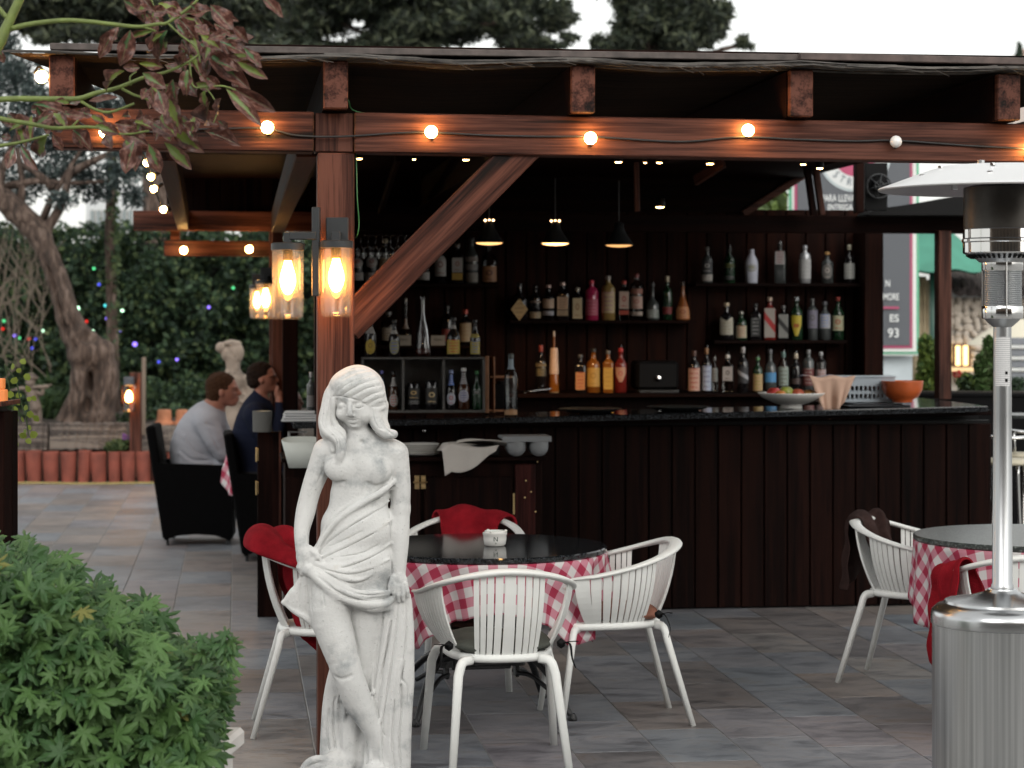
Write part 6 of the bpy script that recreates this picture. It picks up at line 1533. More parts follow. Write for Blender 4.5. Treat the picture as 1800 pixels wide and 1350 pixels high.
for (w_, d_, z_) in ((.062, .05, 0), (.10, .08, .15)):
    for j in range(24):
        th = 2 * math.pi * j / 24; ca, sa = math.cos(th), math.sin(th); V_.append((w_ * math.copysign(abs(ca) ** .55, ca), d_ * math.copysign(abs(sa) ** .55, sa), z_ + (.012 * math.sin(th) if z_ else 0)))
mb.add(V_, [(j, (j + 1) % 24, 24 + (j + 1) % 24, 24 + j) for j in range(24)] + [tuple(range(23, -1, -1))]); o = mb.build('body', plain('white_tub_plastic', (.50, .53, .50), .45), wb, smooth=True); o.modifiers.new('t', 'SOLIDIFY').thickness = .003
mb = MB(); mb.lathe([(.001, .13), (.07, .13), (.085, .12)], 20, sy=.8); mb.build('contents', plain('pale_green_napkins', (.45, .52, .42), .9, bump=.6, bscale=30), wb, smooth=True)
# hanging wine glasses under the bar header, upper left
for k in range(9):
    c = at(634 + k * 13, 0, 14.5); c.z = 1.7 - (413 - HZ) * 14.5 / FPX
    t = thing('wine_glass', 'x', 'wine glass', c, 0, 'stemmed glasses hanging upside down under the rack')
    t['label'] = 'stemmed wine glass hanging upside down in the row above the top left shelf'
    m_ = MB(); m_.lathe([(.001, 0), (.03, -.001), (.032, -.003), (.004, -.006), (.004, -.065), (.012, -.075), (.028, -.095), (.033, -.12), (.028, -.155)], 14); m_.build('bowl', M['glass'], t, smooth=True)
# ------------------------------------------------------------------ garden edge on the left
def gx(px, Y): return (px - 900) / FPX * Y
te = thing('clay_tile_edging', 'row of upright red clay roof tiles edging the raised garden bed', 'edging', (0, 23.2, 0))
M['clay'] = plain('red_clay', (.20, .050, .032), .8, bump=.3, bscale=25, var=.35, vscale=5)
hx = 55 * 23.2 / FPX; x = gx(-330, 23.2); vm = []
for v in range(3):
    mb = MB(); ws = (.088, .072, .080)[v]; mb.lathe([(ws * .84, 0), (ws * .92, hx * .4), (ws, hx * .97), (ws * .97, hx), (ws * .8, hx), (ws * .75, hx * .9)], 18); vm.append((mb.mesh('tile', M['clay'], True), ws))
while x < gx(500, 23.2):
    v = rnd.randrange(3); o = link('tile', vm[v][0], te, (x + vm[v][1], rnd.uniform(-.02, .02), 0), rnd.uniform(0, 6)); o.rotation_euler = (R(rnd.uniform(-2, 2)), R(rnd.uniform(-2, 2)), rnd.uniform(0, 6)); o.scale = (1, 1, rnd.uniform(.94, 1.03)); x += vm[v][1] * 2.0
M['hose'] = plain('yellow_hose', (.30, .24, .08), .5)
mb = MB(); mb.tube(smoothpath([(gx(p, 22.9), 22.9 + .05 * math.sin(p * .03), .012) for p in range(-40, 500, 30)], 3), .012, 6); tag(mb.build('garden_hose', M['hose'], smooth=True), 'thin yellow garden hose lying along the foot of the clay tiles', 'hose')
bed = MB()
def bedf(u, v):
    x_ = -9 + 14 * u; y_ = 23.35 + 9.0 * v; return (x_, y_, (.30 + .28 * min(1, v * 9) + .06 * math.sin(x_ * 3 + y_ * 2)) if v > 0 else 0)
bed.grid(bedf, 60, 20); tag(bed.build('garden_bed', plain('dark_soil', (.030, .022, .016), .95, bump=.8, bscale=8, var=.5, vscale=3), smooth=True), kind='structure')
SL = wood('grey_sleeper', 0, (.008, .006, .005), (.07, .056, .05), (.24, .20, .17), .85, .9)
def sleeper(p0, p1, y0, y1, lab, Y=23.62):
    x0, x1 = gx(p0, Y), gx(p1, Y); z0 = CH - (y1 - HZ) * Y / FPX; z1 = CH - (y0 - HZ) * Y / FPX; rs = random.Random(p0)
    mb = MB(); n = 26; V_ = []
    for i in range(n + 1):
        xx = x0 + (x1 - x0) * i / n
        for (dy, dz) in ((-.1, z0), (-.11, (z0 + z1) / 2), (-.1, z1), (.1, z1), (.1, z0)): V_.append((xx, Y + dy + rs.uniform(-.012, .012), dz + rs.uniform(-.012, .012)))
    Fc = [(i * 5 + k, (i + 1) * 5 + k, (i + 1) * 5 + (k + 1) % 5, i * 5 + (k + 1) % 5) for i in range(n) for k in range(5)] + [(4, 3, 2, 1, 0), tuple(n * 5 + k for k in range(5))]
    mb.add(V_, Fc); o = mb.build('timber_sleeper', SL); tag(o, lab, 'sleeper', 'weathered timber sleepers behind the clay tiles')
sleeper(-320, -66, 744, 790, 'weathered timber sleeper beyond the left picture edge'); sleeper(-60, 21, 744, 790, 'weathered timber sleeper partly behind the dark cabinet at the left edge'); sleeper(24, 87, 744, 790, 'short weathered timber sleeper under the violin playing cherub'); sleeper(91, 226, 744, 789, 'long cracked timber sleeper in front of the twisted olive trunk')
sleeper(250, 372, 746, 792, 'timber sleeper carrying the two clay pots behind the wicker chair'); sleeper(376, 500, 748, 792, 'timber sleeper hidden behind the seated people')
for px, w, lab in ((289, 30, 'upturned small clay pot on the sleeper, left of the pair'), (320, 26, 'upturned small clay pot on the sleeper, right of the pair')):
    k = 23.62 / FPX; mb = MB(); mb.lathe([(w * .60 * k, 0), (w * .56 * k, .03), (w * .44 * k, .04), (w * .40 * k, 24 * k), (w * .3 * k, 26 * k), (.001, 26 * k)], 20)
    o = sharp(mb.build('clay_pot', plain('pale_clay', (.40, .16, .08), .8, var=.25), None, loc=(gx(px, 23.62), 23.62, CH - (746 - HZ) * 23.62 / FPX))); tag(o, lab, 'pot', 'small clay pots on the sleeper')
# bollard light
Yb = 23.2; k = Yb / FPX
bl = thing('bollard_lamp', 'dark wooden post with a lit glass lantern in front of the olive tree', 'garden lamp', (gx(238, Yb), Yb, 0))
z = lambda y: CH - (y - HZ) * Yb / FPX
mb = MB(); mb.box((0, .02, z(655) / 2 + .02), (.115, .10, z(655) - .04), bev=.006); mb.build('post', M['beam_z'], bl)
mb = MB(); mb.lathe([(.001, z(722)), (.065, z(722)), (.07, z(718)), (.078, z(678))], 20, c=(-.05, -.10, 0)); mb.build('jar', M['glass'], bl, smooth=True)
mb = MB(); mb.box((-.05, -.09, (z(678) + z(662)) / 2), (.10, .10, z(662) - z(678)), bev=.01); mb.build('lamp_head', plain('grey_metal', (.06, .065, .075), .4), bl)
zc_ = z(697); mb = MB(); mb.lathe([(.001, zc_ - .055), (.03, zc_ - .04), (.038, zc_ - .01), (.03, zc_ + .03), (.014, zc_ + .06), (.001, zc_ + .065)], 14, c=(-.05, -.10, 0)); mb.build('bulb', M['filament'], bl, smooth=True)
mb = MB(); mb.tube([at(252, 765, 23.5), at(253, 628, 23.6)], .024, 6); tag(mb.build('wooden_stake', plain('pale_stake', (.16, .12, .09), .8)), 'thin pale wooden stake standing right behind the bollard lamp', 'stake')

# twisted olive tree
def olive():
    f = Field((-60, 300, -60), (215, 770, 60), 1.9)
    f.chain([(118, 768, 0), (128, 735, 4), (142, 700, 8), (146, 665, 8), (146, 636, 4)], [34, 26, 20, 19, 22], 8)
    f.chain([(178, 768, 6), (176, 730, 6), (184, 695, 4), (190, 660, 2), (182, 632, 0)], [34, 27, 22, 20, 20], 8)
    f.chain([(150, 768, -10), (156, 720, -10), (160, 640, -8)], [26, 18, 18], 8)
    f.ell((154, 618, 0), (36, 26, 28), 12); f.ell((184, 615, 4), (18, 20, 16), 8)
    f.chain([(150, 612, 0), (132, 585, 0), (118, 550, 2), (104, 500, 0), (88, 455, 0), (66, 410, -2), (34, 376, -4), (-10, 340, -6), (-60, 316, -8)], [30, 25, 21, 19, 19, 21, 22, 20, 18], 8)
    f.chain([(40, 380, -4), (10, 356, 10), (0, 330, 16), (6, 305, 18)], [16, 15, 12, 9], 8); f.chain([(72, 412, 0), (96, 380, -8), (112, 340, -10), (120, 305, -12)], [11, 9, 7, 5], 6)
    f.ell((160, 590, 22), (13, 13, 16), 6, 'sub'); f.ell((160, 672, 20), (7, 20, 30), 6, 'sub'); f.ell((158, 712, 24), (7, 16, 18), 5, 'sub')
    for h in ([(128, 750), (140, 700), (143, 650)], [(116, 752), (130, 706), (135, 660)], [(186, 755), (180, 715), (190, 670)], [(172, 748), (178, 700), (180, 660)], [(140, 610), (122, 570), (108, 520), (92, 470), (70, 425)],
              [(126, 590), (112, 540), (98, 490), (80, 446)], [(146, 600), (128, 560), (116, 515)], [(60, 400), (30, 380), (0, 360)]): f.stroke(h, 3.2, 5, 'sub', .5, 6); f.stroke([(x + 6, y) for x, y in h], 3.6, 6, 'add', -.5, 6)
    f.relief(5, 1.6, .09)
    Y = 24.4; k = Y / FPX
    t = thing('olive_tree', 'old olive tree with twisted hollow trunk leaning to the left', 'tree', (gx(150, Y), Y, 0))
    m, tt_, b = new_mat('olive_bark'); tc = tt_.nodes.new('ShaderNodeTexCoord'); mp = tt_.nodes.new('ShaderNodeMapping'); mp.inputs['Scale'].default_value = (14, 14, 3.2)
    n = tt_.nodes.new('ShaderNodeTexNoise'); n.inputs['Scale'].default_value = 1.2; n.inputs['Detail'].default_value = 9; n.inputs['Distortion'].default_value = 1; tt_.links.new(tc.outputs['Object'], mp.inputs[0]); tt_.links.new(mp.outputs[0], n.inputs['Vector'])
    r = ramp(tt_, n.outputs[0], [(.3, (.014, .010, .008)), (.5, (.06, .038, .028)), (.7, (.15, .11, .09))]); tt_.links.new(r.outputs[0], b.inputs['Base Color']); b.inputs['Roughness'].default_value = .9
    bp = tt_.nodes.new('ShaderNodeBump'); bp.inputs['Strength'].default_value = .9; bp.inputs['Distance'].default_value = .03; tt_.links.new(n.outputs[0], bp.inputs['Height']); tt_.links.new(bp.outputs[0], b.inputs['Normal'])
    f.build('trunk', m, lambda V: np.stack([(V[:, 0] - 150) * k, -V[:, 2] * k, CH - (V[:, 1] - HZ) * k], 1), t, flip=True)
    M['bark'] = m
    return t
ot = olive()

# small stone cherub with violin, and the second statue seen from behind
def figure(name, Y, step, fn, mat, lo, hi, cx, lab, cat):
    f = Field(lo, hi, step); fn(f); k = Y / FPX
    o = f.build(name, mat, lambda V: np.stack([(V[:, 0] - cx) * k, -V[:, 2] * k, CH - (V[:, 1] - HZ) * k], 1), None, flip=True)
    o.location = (gx(cx, Y), Y, 0); return tag(o, lab, cat)
M['stone_b'] = stone('warm_grey_stone', (.15, .12, .10), (.05, .04, .033)); M['stone_c'] = stone('pale_garden_stone', (.26, .21, .17), (.10, .08, .065))
def cherub(f):
    f.ell((54, 672, 2), (8, 9, 8), 2); f.ell((55, 664, 0), (13, 5, 12), 3); f.ell((55, 661, 0), (8, 6, 8), 3)
    f.chain([(55, 682, 0), (57, 694, 0), (60, 706, 0), (62, 716, 0)], [6, 10, 9.5, 9], 3)
    f.chain([(50, 688, 4), (42, 682, 8), (32, 684, 12)], [4.5, 3.6, 3], 3); f.cap((22, 686, 12), (48, 682, 10), 1.6, 2.4, 1.5)
    f.chain([(64, 688, 4), (74, 692, 8), (78, 686, 10)], [4.5, 3.8, 3.2], 3); f.ell((72, 680, 10), (16, 3.4, 6), 2); f.cap((80, 678, 10), (92, 676, 10), 1.8, 1.4, 2)
    f.chain([(59, 714, 0), (58, 728, 0), (63, 744, 0)], [6, 5, 4.5], 3); f.chain([(66, 714, 0), (69, 728, -2), (68, 744, -2)], [6, 5, 4.5], 3); f.ell((66, 748, 0), (14, 5, 12), 3)
    f.relief(2, .5, .25)
figure('cherub_statue', 24.0, 1.0, cherub, M['stone_b'], (14, 650, -22), (98, 758, 28), 56, 'small grey stone cherub in a hat playing a violin', 'statue')
def venus(f):
    f.ell((413, 619, 0), (16, 19, 15), 3); f.ell((408, 604, 0), (17, 7, 14), 2); f.ell((389, 611, 4), (10, 10, 11), 1.5); f.ell((398, 622, 3), (9, 12, 12), 2)
    f.chain([(409, 628, 0), (410, 648, 0), (410, 664, 0)], [14, 12.5, 16], 5); f.chain([(412, 634, 6), (414, 650, 9), (408, 668, 9)], [6, 5, 3], 3)
    f.ell((409, 668, 0), (28, 15, 14), 8); f.ell((411, 700, 0), (24, 30, 15), 8); f.ell((413, 750, 0), (30, 34, 20), 10)
    f.chain([(384, 668, 0), (378, 695, 2), (384, 722, 10)], [9, 8, 7], 5); f.chain([(434, 668, 0), (440, 690, 2), (432, 716, 12)], [9, 8, 6], 5)
    f.chain([(410, 780, 0), (412, 830, 0), (412, 870, 0)], [28, 27, 32], 8)
    for h in ([(392, 662), (404, 680), (428, 690)], [(390, 674), (404, 694), (430, 704)], [(398, 700), (410, 730), (430, 740)], [(396, 606), (404, 616), (414, 630)], [(404, 600), (416, 612), (420, 628)]): f.stroke(h, 1.8, 2, 'sub', .5); f.stroke([(x + 2, y + 4) for x, y in h], 2, 3, 'add', -.5)
    f.relief(9, .5, .2)
figure('bust_statue', 19.6, 1.3, venus, M['stone_c'], (358, 586, -34), (456, 900, 34), 410, 'weathered beige stone woman with pinned up hair behind the seated man', 'statue')

# ------------------------------------------------------------------ black wicker chairs and the occupied table
M['wick'] = plain('black_woven_cover', (.0022, .0022, .0025), .8, bump=.6, bscale=70, spec=.05)
def wicker(loc, rz, lab):
    t = thing('wicker_armchair', lab, 'chair', loc, rz, 'black wicker armchairs at the far table')
    mb = MB(); mb.beam((-.20, 0, .05), (-.33, 0, .90), .58, .07, up=(1, 0, .2), bev=.015); mb.build('backrest', M['wick'], t)
    for sy in (-1, 1):
        P_ = [(-.22, .04), (-.12, .075), (.02, .085), (.16, .075), (.27, .035), (.29, .30), (.27, .60), (-.28, .62)]; n_ = len(P_); y0, y1 = sy * .25, sy * .31
        mb = MB(); mb.add([(a, y0, z_) for a, z_ in P_] + [(a, y1, z_) for a, z_ in P_], [tuple(range(n_)), tuple(range(2 * n_ - 1, n_ - 1, -1))] + [(i, i + n_, (i + 1) % n_ + n_, (i + 1) % n_) for i in range(n_)]); mb.build('side_panel', M['wick'], t)
        for x_ in (-.2, .25): mb = MB(); mb.tube([(x_, sy * .27, 0), (x_, sy * .27, .06)], .012, 8); mb.build('leg', M['black'], t)
    mb = MB(); mb.box((.02, 0, .40), (.50, .50, .12), bev=.02); mb.build('seat', M['wick'], t)
    mb = MB(); mb.box((.27, 0, .20), (.03, .50, .32), bev=.01); mb.build('front_panel', M['wick'], t); return t
wicker((gx(346, 17.0), 17.0, 0), R(4), 'black wicker armchair in which the man in the grey sweater sits')
wicker((gx(482, 15.9), 15.9, 0), R(8), 'black wicker armchair of the man in the navy sweater, nearer the bar')
tb = thing('dining_table', 'small table under a gingham cloth where the people sit', 'table', (gx(492, 16.5), 16.5, 0)); mb = MB(); mb.lathe([(.001, .71), (.39, .71), (.39, .735), (.001, .735)], 40); mb.build('tabletop', M['dark_x'], tb); mb = MB(); mb.tube([(0, 0, 0), (0, 0, .71)], .03, 10); mb.lathe([(.22, 0), (.2, .02), (.03, .05)], 20); mb.build('pedestal', M['iron'], tb)
c = cloth(.39, .738, .60, R(-3), 21, 'tablecloth', .05); c.location = tb.location; tag(c, 'red and white gingham cloth with a corner hanging beside the man in grey', 'tablecloth')
bg_ = thing('beer_glass', 'stemmed glass of amber beer on the table of the seated people', 'glass', (gx(437, 16.5), 16.5, .742)); k = 17.3 / FPX
mb = MB(); mb.lathe([(.028, 0), (.026, .004), (.005, .01), (.005, .03), (.03, .06), (.036, .09), (.030, .16), (.028, .17)], 18); mb.build('bowl', M['glass'], bg_, smooth=True)
mb = MB(); mb.lathe([(.001, .035), (.027, .06), (.033, .09), (.029, .135), (.001, .136)], 18); mb.build('beer', plain('amber_beer', (.55, .20, .03), .1), bg_, smooth=True)
mb = MB(); mb.lathe([(.001, .136), (.029, .1365), (.028, .155), (.001, .157)], 18); mb.build('foam', M['china'], bg_, smooth=True)

SKIN = plain('skin', (.26, .115, .08), .55, var=.12, vscale=12, spec=.3)
def person(Y, cx, lab, fn, cloth_mat, skin_test, trousers, hair_fn, hair_mat, lo, hi, extra=None, step=1.45):
    f = Field(lo, hi, step); fn(f); k = Y / FPX; fm = lambda V: np.stack([(V[:, 0] - cx) * k, -V[:, 2] * k, CH - (V[:, 1] - HZ) * k], 1)
    t = thing('person', lab, 'person', (gx(cx, Y), Y, 0)); o = f.build('body', cloth_mat, fm, t, flip=True); o.data.materials.append(SKIN); o.data.materials.append(trousers)
    me = o.data; n_ = len(me.vertices); co = np.zeros(n_ * 3, np.float32); me.vertices.foreach_get('co', co); co = co.reshape(-1, 3)
    px_ = co[:, 0] / k + cx; py_ = HZ + (CH - co[:, 2]) / k; d_ = -co[:, 1] / k
    lp = np.zeros(len(me.loops), np.int32); me.loops.foreach_get('vertex_index', lp); q = lp.reshape(-1, 4)
    X, Yy, Dd = px_[q].mean(1), py_[q].mean(1), d_[q].mean(1); mi = skin_test(X, Yy, Dd); me.polygons.foreach_set('material_index', mi.astype(np.int32)); me.update()
    h = Field(lo, (hi[0], lo[1] + 110, hi[2]), step * .8); hair_fn(h); h.relief(4, .9, .6); h.build('hair', hair_mat, fm, t, flip=True)
    if extra: extra(t, k, cx)
    return t
def face(f, hx, hy, s=1.0):
    """head seen from its right side, looking to the right; (hx, hy) centre of skull"""
    f.ell((hx, hy, 0), (27 * s, 25 * s, 22 * s), 4); f.ell((hx + 11 * s, hy + 10 * s, 0), (17 * s, 22 * s, 16.5 * s), 8)
    f.ell((hx + 19 * s, hy + 27 * s, 0), (9 * s, 7 * s, 9 * s), 6); f.cap((hx + 27 * s, hy + 1 * s, 0), (hx + 32 * s, hy + 11 * s, 0), 2.5 * s, 4 * s, 4)
    f.ell((hx + 28 * s, hy + 19 * s, 0), (3.5 * s, 2 * s, 6 * s), 3); f.ell((hx + 27.5 * s, hy + 23 * s, 0), (3.5 * s, 2 * s, 5.5 * s), 3)
    for sd in (-1, 1):
        f.ell((hx + 24 * s, hy + 4 * s, sd * 10 * s), (5 * s, 4 * s, 5 * s), 3, 'sub'); f.ell((hx + 22 * s, hy + 4.5 * s, sd * 9.5 * s), (3.6 * s, 3 * s, 4 * s), 1)
        f.ell((hx + 24 * s, hy - 1 * s, sd * 9 * s), (3 * s, 2 * s, 7 * s), 3); f.ell((hx + 2 * s, hy + 9 * s, sd * 21 * s), (4.5 * s, 7.5 * s, 3 * s), 2)
def p1(f):
    face(f, 390, 681, .98); f.chain([(374, 722, 0), (382, 704, 0), (390, 694, 0)], [18, 15.5, 15], 6)
    f.chain([(352, 822, 0), (345, 795, 0), (352, 765, 0), (364, 738, 0), (374, 720, 0)], [46, 47, 44, 34, 18], 8, smooth=3)
    for sd, dx in ((1, 0), (-1, 8)):
        f.ell((368, 738, sd * 34), (24, 22, 22), 12)
        f.chain([(370, 742, sd * 44), (384, 770, sd * 50), (398, 792, sd * 44)], [22, 19, 16], 7, smooth=3)
        f.chain([(398, 792, sd * 44), (414, 774, sd * 30), (428, 760, sd * 10)], [16, 13, 8.5], 6, smooth=3)
        f.chain([(352, 830, sd * 20), (400, 832, sd * 24), (440, 838, sd * 24)], [30, 25, 19], 8); f.chain([(440, 838, sd * 24), (444, 880, sd * 22), (436, 930, sd * 20)], [18, 15, 10], 6); f.chain([(436, 934, sd * 20), (456, 944, sd * 20)], [9, 7], 4)
    f.ell((431, 755, 8), (10, 11, 8), 4); f.ell((432, 755, -8), (10, 11, 8), 4)
    for q in range(4): f.chain([(427, 748 + q * 4.4, 14), (436, 749 + q * 4.4, 13), (441, 753 + q * 3.6, 6)], [3, 2.6, 2.2], 1.2)
    f.chain([(424, 752, 10), (428, 744, 6), (433, 741, 2)], [3, 2.8, 2.4], 1.5)
    for h in ([(330, 760), (350, 790), (372, 800)], [(322, 790), (346, 806), (376, 806)], [(380, 760), (388, 776), (394, 790)], [(372, 742), (386, 748), (396, 762)]): f.stroke(h, 1.6, 4, 'sub', .3); f.stroke([(x, y + 5) for x, y in h], 2, 5, 'add', -1)
def hair1(h):
    h.ell((388.4, 679, 0), (28.2, 25.8, 22.9), 3); h.ell((378, 695, 0), (15, 16, 20), 8); h.ell((419, 702, 0), (22, 30, 40), 4, 'sub'); h.ell((426, 676, 0), (17, 13, 40), 4, 'sub'); h.ell((398, 712, 0), (12, 12, 40), 4, 'sub')
m_gr = plain('grey_knit', (.30, .31, .345), .95, bump=.5, bscale=130, spec=.1); m_nv = plain('navy_knit', (.009, .012, .026), .95, bump=.5, bscale=130, spec=.1); m_tr = plain('dark_trousers', (.012, .012, .014), .9)
person(17.05, 370, 'seated man with short brown hair in a light grey sweater, hands clasped', p1, m_gr, lambda X, Y, D: np.where(Y > 818, 2, np.where(((Y < 712 + (X - 374) * .55) & (X > 352) & (Y < 724)) | ((X > 419) & (Y < 775) & (np.abs(D) < 26)), 1, 0)), m_tr, hair1, plain('brown_hair', (.034, .016, .008), .8, spec=.08, bump=.6, bscale=60), (290, 646, -74), (466, 956, 74))
def p2(f):
    face(f, 460, 660, .86); f.chain([(452, 708, 0), (458, 690, 0), (462, 676, 0)], [16, 13, 13], 6)
    f.chain([(452, 830, 0), (446, 790, 0), (448, 755, 0), (452, 725, 0), (454, 708, 0)], [42, 42, 38, 30, 17], 8, smooth=3)
    for sd in (1, -1):
        f.ell((452, 726, sd * 30), (20, 19, 18), 10); f.chain([(453, 730, sd * 38), (468, 760, sd * 42), (488, 772, sd * 34)], [19, 16, 13], 6, smooth=3)
        f.chain([(452, 838, sd * 18), (520, 838, sd * 22)], [27, 18], 8); f.chain([(520, 838, sd * 22), (522, 910, sd * 20)], [17, 10], 6)
    f.chain([(488, 772, 34), (494, 735, 20), (492, 702, 8)], [13, 10, 7], 5, smooth=3); f.chain([(488, 772, -34), (500, 762, -10), (512, 756, 0)], [13, 10, 7], 5)
    f.ell((490, 692, 6), (8, 8, 7), 4)
    for q in range(4): f.chain([(486, 694 - q * 3, 10), (490, 687 - q * 2.2, 11), (487, 682 - q * 1.0, 8)], [2.6, 2.3, 2], 1.2)
def hair2(h):
    h.ell((457.5, 657.5, 0), (25.2, 22.2, 20.2), 3); h.ell((449, 672, 0), (14, 12, 19), 6); h.ell((486, 676, 0), (20, 28, 40), 4, 'sub'); h.ell((488, 656, 0), (14, 12, 40), 4, 'sub'); h.ell((464, 690, 0), (13, 13, 40), 4, 'sub')
def specs(t, k, cx):
    for sd in (-1, 1):
        m_ = MB(); c = Vector(((483.5 - cx) * k, -sd * 9 * k, CH - (664 - HZ) * k)); m_.tube([c + Vector((0, 4.5 * k * math.cos(a_ * .7), 3.6 * k * math.sin(a_ * .7))) for a_ in range(10)], .0018, 5)
        m_.tube([c + Vector((0, -sd * 4.5 * k, k)), Vector(((460 - cx) * k, -sd * 19.5 * k, c.z + 1 * k))], .0018, 5); m_.build('glasses', M['blackp'], t)
person(15.9, 456, 'seated man with glasses and dark hair in a navy sweater, hand at his chin', p2, m_nv, lambda X, Y, D: np.where(Y > 826, 2, np.where(((Y < 695 + (X - 462) * .7) & (X < 482)) | ((Y < 688) & (X > 470)) | ((X > 482) & (Y < 706)), 1, 0)), m_tr, hair2, plain('dark_hair', (.012, .007, .005), .8, spec=.08, bump=.6, bscale=60), (400, 630, -64), (536, 930, 64), specs)
def p3(f):
    face(f, 506, 700, .78); f.chain([(508, 740, 0), (508, 722, 0)], [12, 10], 5); f.chain([(510, 830, 0), (508, 780, 0), (508, 742, 0)], [32, 30, 18], 8)
    for sd in (1, -1): f.chain([(506, 752, sd * 24), (512, 785, sd * 28), (530, 800, sd * 20)], [12, 10, 8], 6); f.chain([(510, 836, sd * 14), (548, 838, sd * 16)], [18, 14], 6); f.chain([(548, 838, sd * 16), (550, 890, sd * 16)], [13, 8], 5)
def hair3(h): h.ell((501, 694, 0), (22, 21, 20), 3); h.chain([(492, 700, 0), (488, 716, 0), (490, 734, 0)], [15, 12, 8], 5); h.ell((528, 704, 0), (16, 22, 40), 4, 'sub')
person(16.4, 508, 'blonde person in a pale top mostly hidden behind the dark post', p3, plain('pale_top', (.36, .32, .29), .9), lambda X, Y, D: np.where(Y > 826, 2, np.where(Y < 736, 1, 0)), m_tr, hair3, plain('blonde_hair', (.30, .19, .10), .7, bump=.6, bscale=60), (470, 664, -44), (566, 906, 44))

# gate post with drum lamp at the left end of the bar
gp = thing('bar_gate', 'dark wooden half door with brass fittings at the left end of the bar', 'gate', (gx(474, 12.7), 12.7, 0), TH)
mb = MB(); mb.box((0, 0, .53), (.14, .05, 1.06), bev=.004); mb.build('door', M['dark_z'], gp); mb = MB(); mb.box((.058, -.03, .53), (.012, .012, 1.05)); mb.build('edge_strip', M['beam_z'], gp)
for zz_ in (.93, .74): mb = MB(); mb.box((-.072, -.027, zz_), (.016, .006, .07), bev=.001); mb.tube([(-.076, -.032, zz_ - .04), (-.076, -.032, zz_ + .04)], .005, 6); mb.build('hinge', M['brass'], gp)
dl = thing('drum_lamp', 'small grey drum shaped lamp glowing at its top on the gate post', 'lamp', (gx(461, 12.62), 12.62, 1.062)); mb = MB(); mb.lathe([(.052, 0), (.054, .002), (.056, .118), (.054, .12), (.050, .118), (.048, .004)], 28); mb.build('lamp_shade', plain('grey_felt', (.085, .085, .08), .8), dl, smooth=False); mb = MB(); mb.lathe([(.001, .106), (.049, .106)], 24); mb.build('glow', emis('drum_glow', (1, .68, .36), 5), dl)
mb = MB(); mb.tube([(0, 0, -.0), (0, 0, .06)], .01, 8); mb.build('stem', M['black'], dl)
# cabinet at the left picture edge
lc = thing('host_stand', 'dark wooden stand at the left edge with an orange lit block on it', 'stand', (gx(-52, 9.0), 9.0, 0), 0); zl = CH - (716 - HZ) * 9.0 / FPX
for k in range(3): mb = MB(); mb.box((-.16 + .105 * (k + .5) - .0, 0, zl / 2), (.101, .14, zl - .03), bev=.004); mb.build('plank', M['dark_z'], lc)
mb = MB(); mb.box((0, .14, zl / 2), (.30, .10, zl - .04)); mb.build('body', M['dark_z'], lc)
mb = MB(); mb.beam((-.30, .02, zl - .03), (.16, .02, zl + .018), .36, .02, bev=.003); mb.build('top', M['beam_x'], lc)
bo = thing('lit_block', 'orange glow-painted candle on the dark stand', 'woodblock', (gx(-1, 9.0), 9.02, zl + .012)); mb = MB(); mb.box((0, 0, .03), (.05, .05, .06), bev=.004); mb.box((-.01, 0, .083), (.05, .05, .044), bev=.004); mb.build('body', plain('lit_orange_wood', (.42, .14, .05), .5, emit=(1, .3, .06), es=.25), bo)  # weak emission stands for the orange light falling on the wooden block
# ------------------------------------------------------------------ foliage
def leafcloud(name, mats, cells, n, size, parent=None, seed=1, aspect=2.2, flat=.0, shape='ell', soft=0):
    """many small leaf faces spread through ellipsoids ((x,y,z),(rx,ry,rz),weight)"""
    rs = np.random.RandomState(seed); w = np.array([c[2] if len(c) > 2 else 1.0 for c in cells]); w = w / w.sum()
    idx = rs.choice(len(cells), n, p=w); C = np.array([c[0] for c in cells])[idx]; Rr = np.array([c[1] for c in cells])[idx]
    d = rs.randn(n, 3); d /= np.linalg.norm(d, axis=1)[:, None]; rad = rs.rand(n) ** (.5)
    if soft: rad = rad * (1 + soft * np.abs(rs.randn(n)))
    P = C + d * Rr * rad[:, None]
    a = rs.randn(n, 3); a[:, 2] -= flat; a /= np.linalg.norm(a, axis=1)[:, None]
    b = rs.randn(n, 3); b -= (b * a).sum(1)[:, None] * a; b /= np.linalg.norm(b, axis=1)[:, None]
    s = size * (.6 + .8 * rs.rand(n)); L = a * s[:, None]; W_ = b * (s / aspect)[:, None]
    V = np.stack([P - L * .5, P + W_ * .5 - L * .05, P + L * .5, P - W_ * .5 - L * .05], 1).reshape(-1, 3)
    me = bpy.data.meshes.new(name); me.vertices.add(n * 4); me.vertices.foreach_set('co', V.astype(np.float32).ravel()); me.loops.add(n * 4); me.loops.foreach_set('vertex_index', np.arange(n * 4, dtype=np.int32))
    me.polygons.add(n); me.polygons.foreach_set('loop_start', np.arange(0, n * 4, 4, dtype=np.int32)); me.polygons.foreach_set('loop_total', np.full(n, 4, np.int32))
    if not isinstance(mats, (list, tuple)): mats = [mats]
    for m_ in mats: me.materials.append(m_)
    me.polygons.foreach_set('material_index', rs.randint(0, len(mats), n).astype(np.int32)); me.update(calc_edges=True)
    o = link(name, me, parent); return o
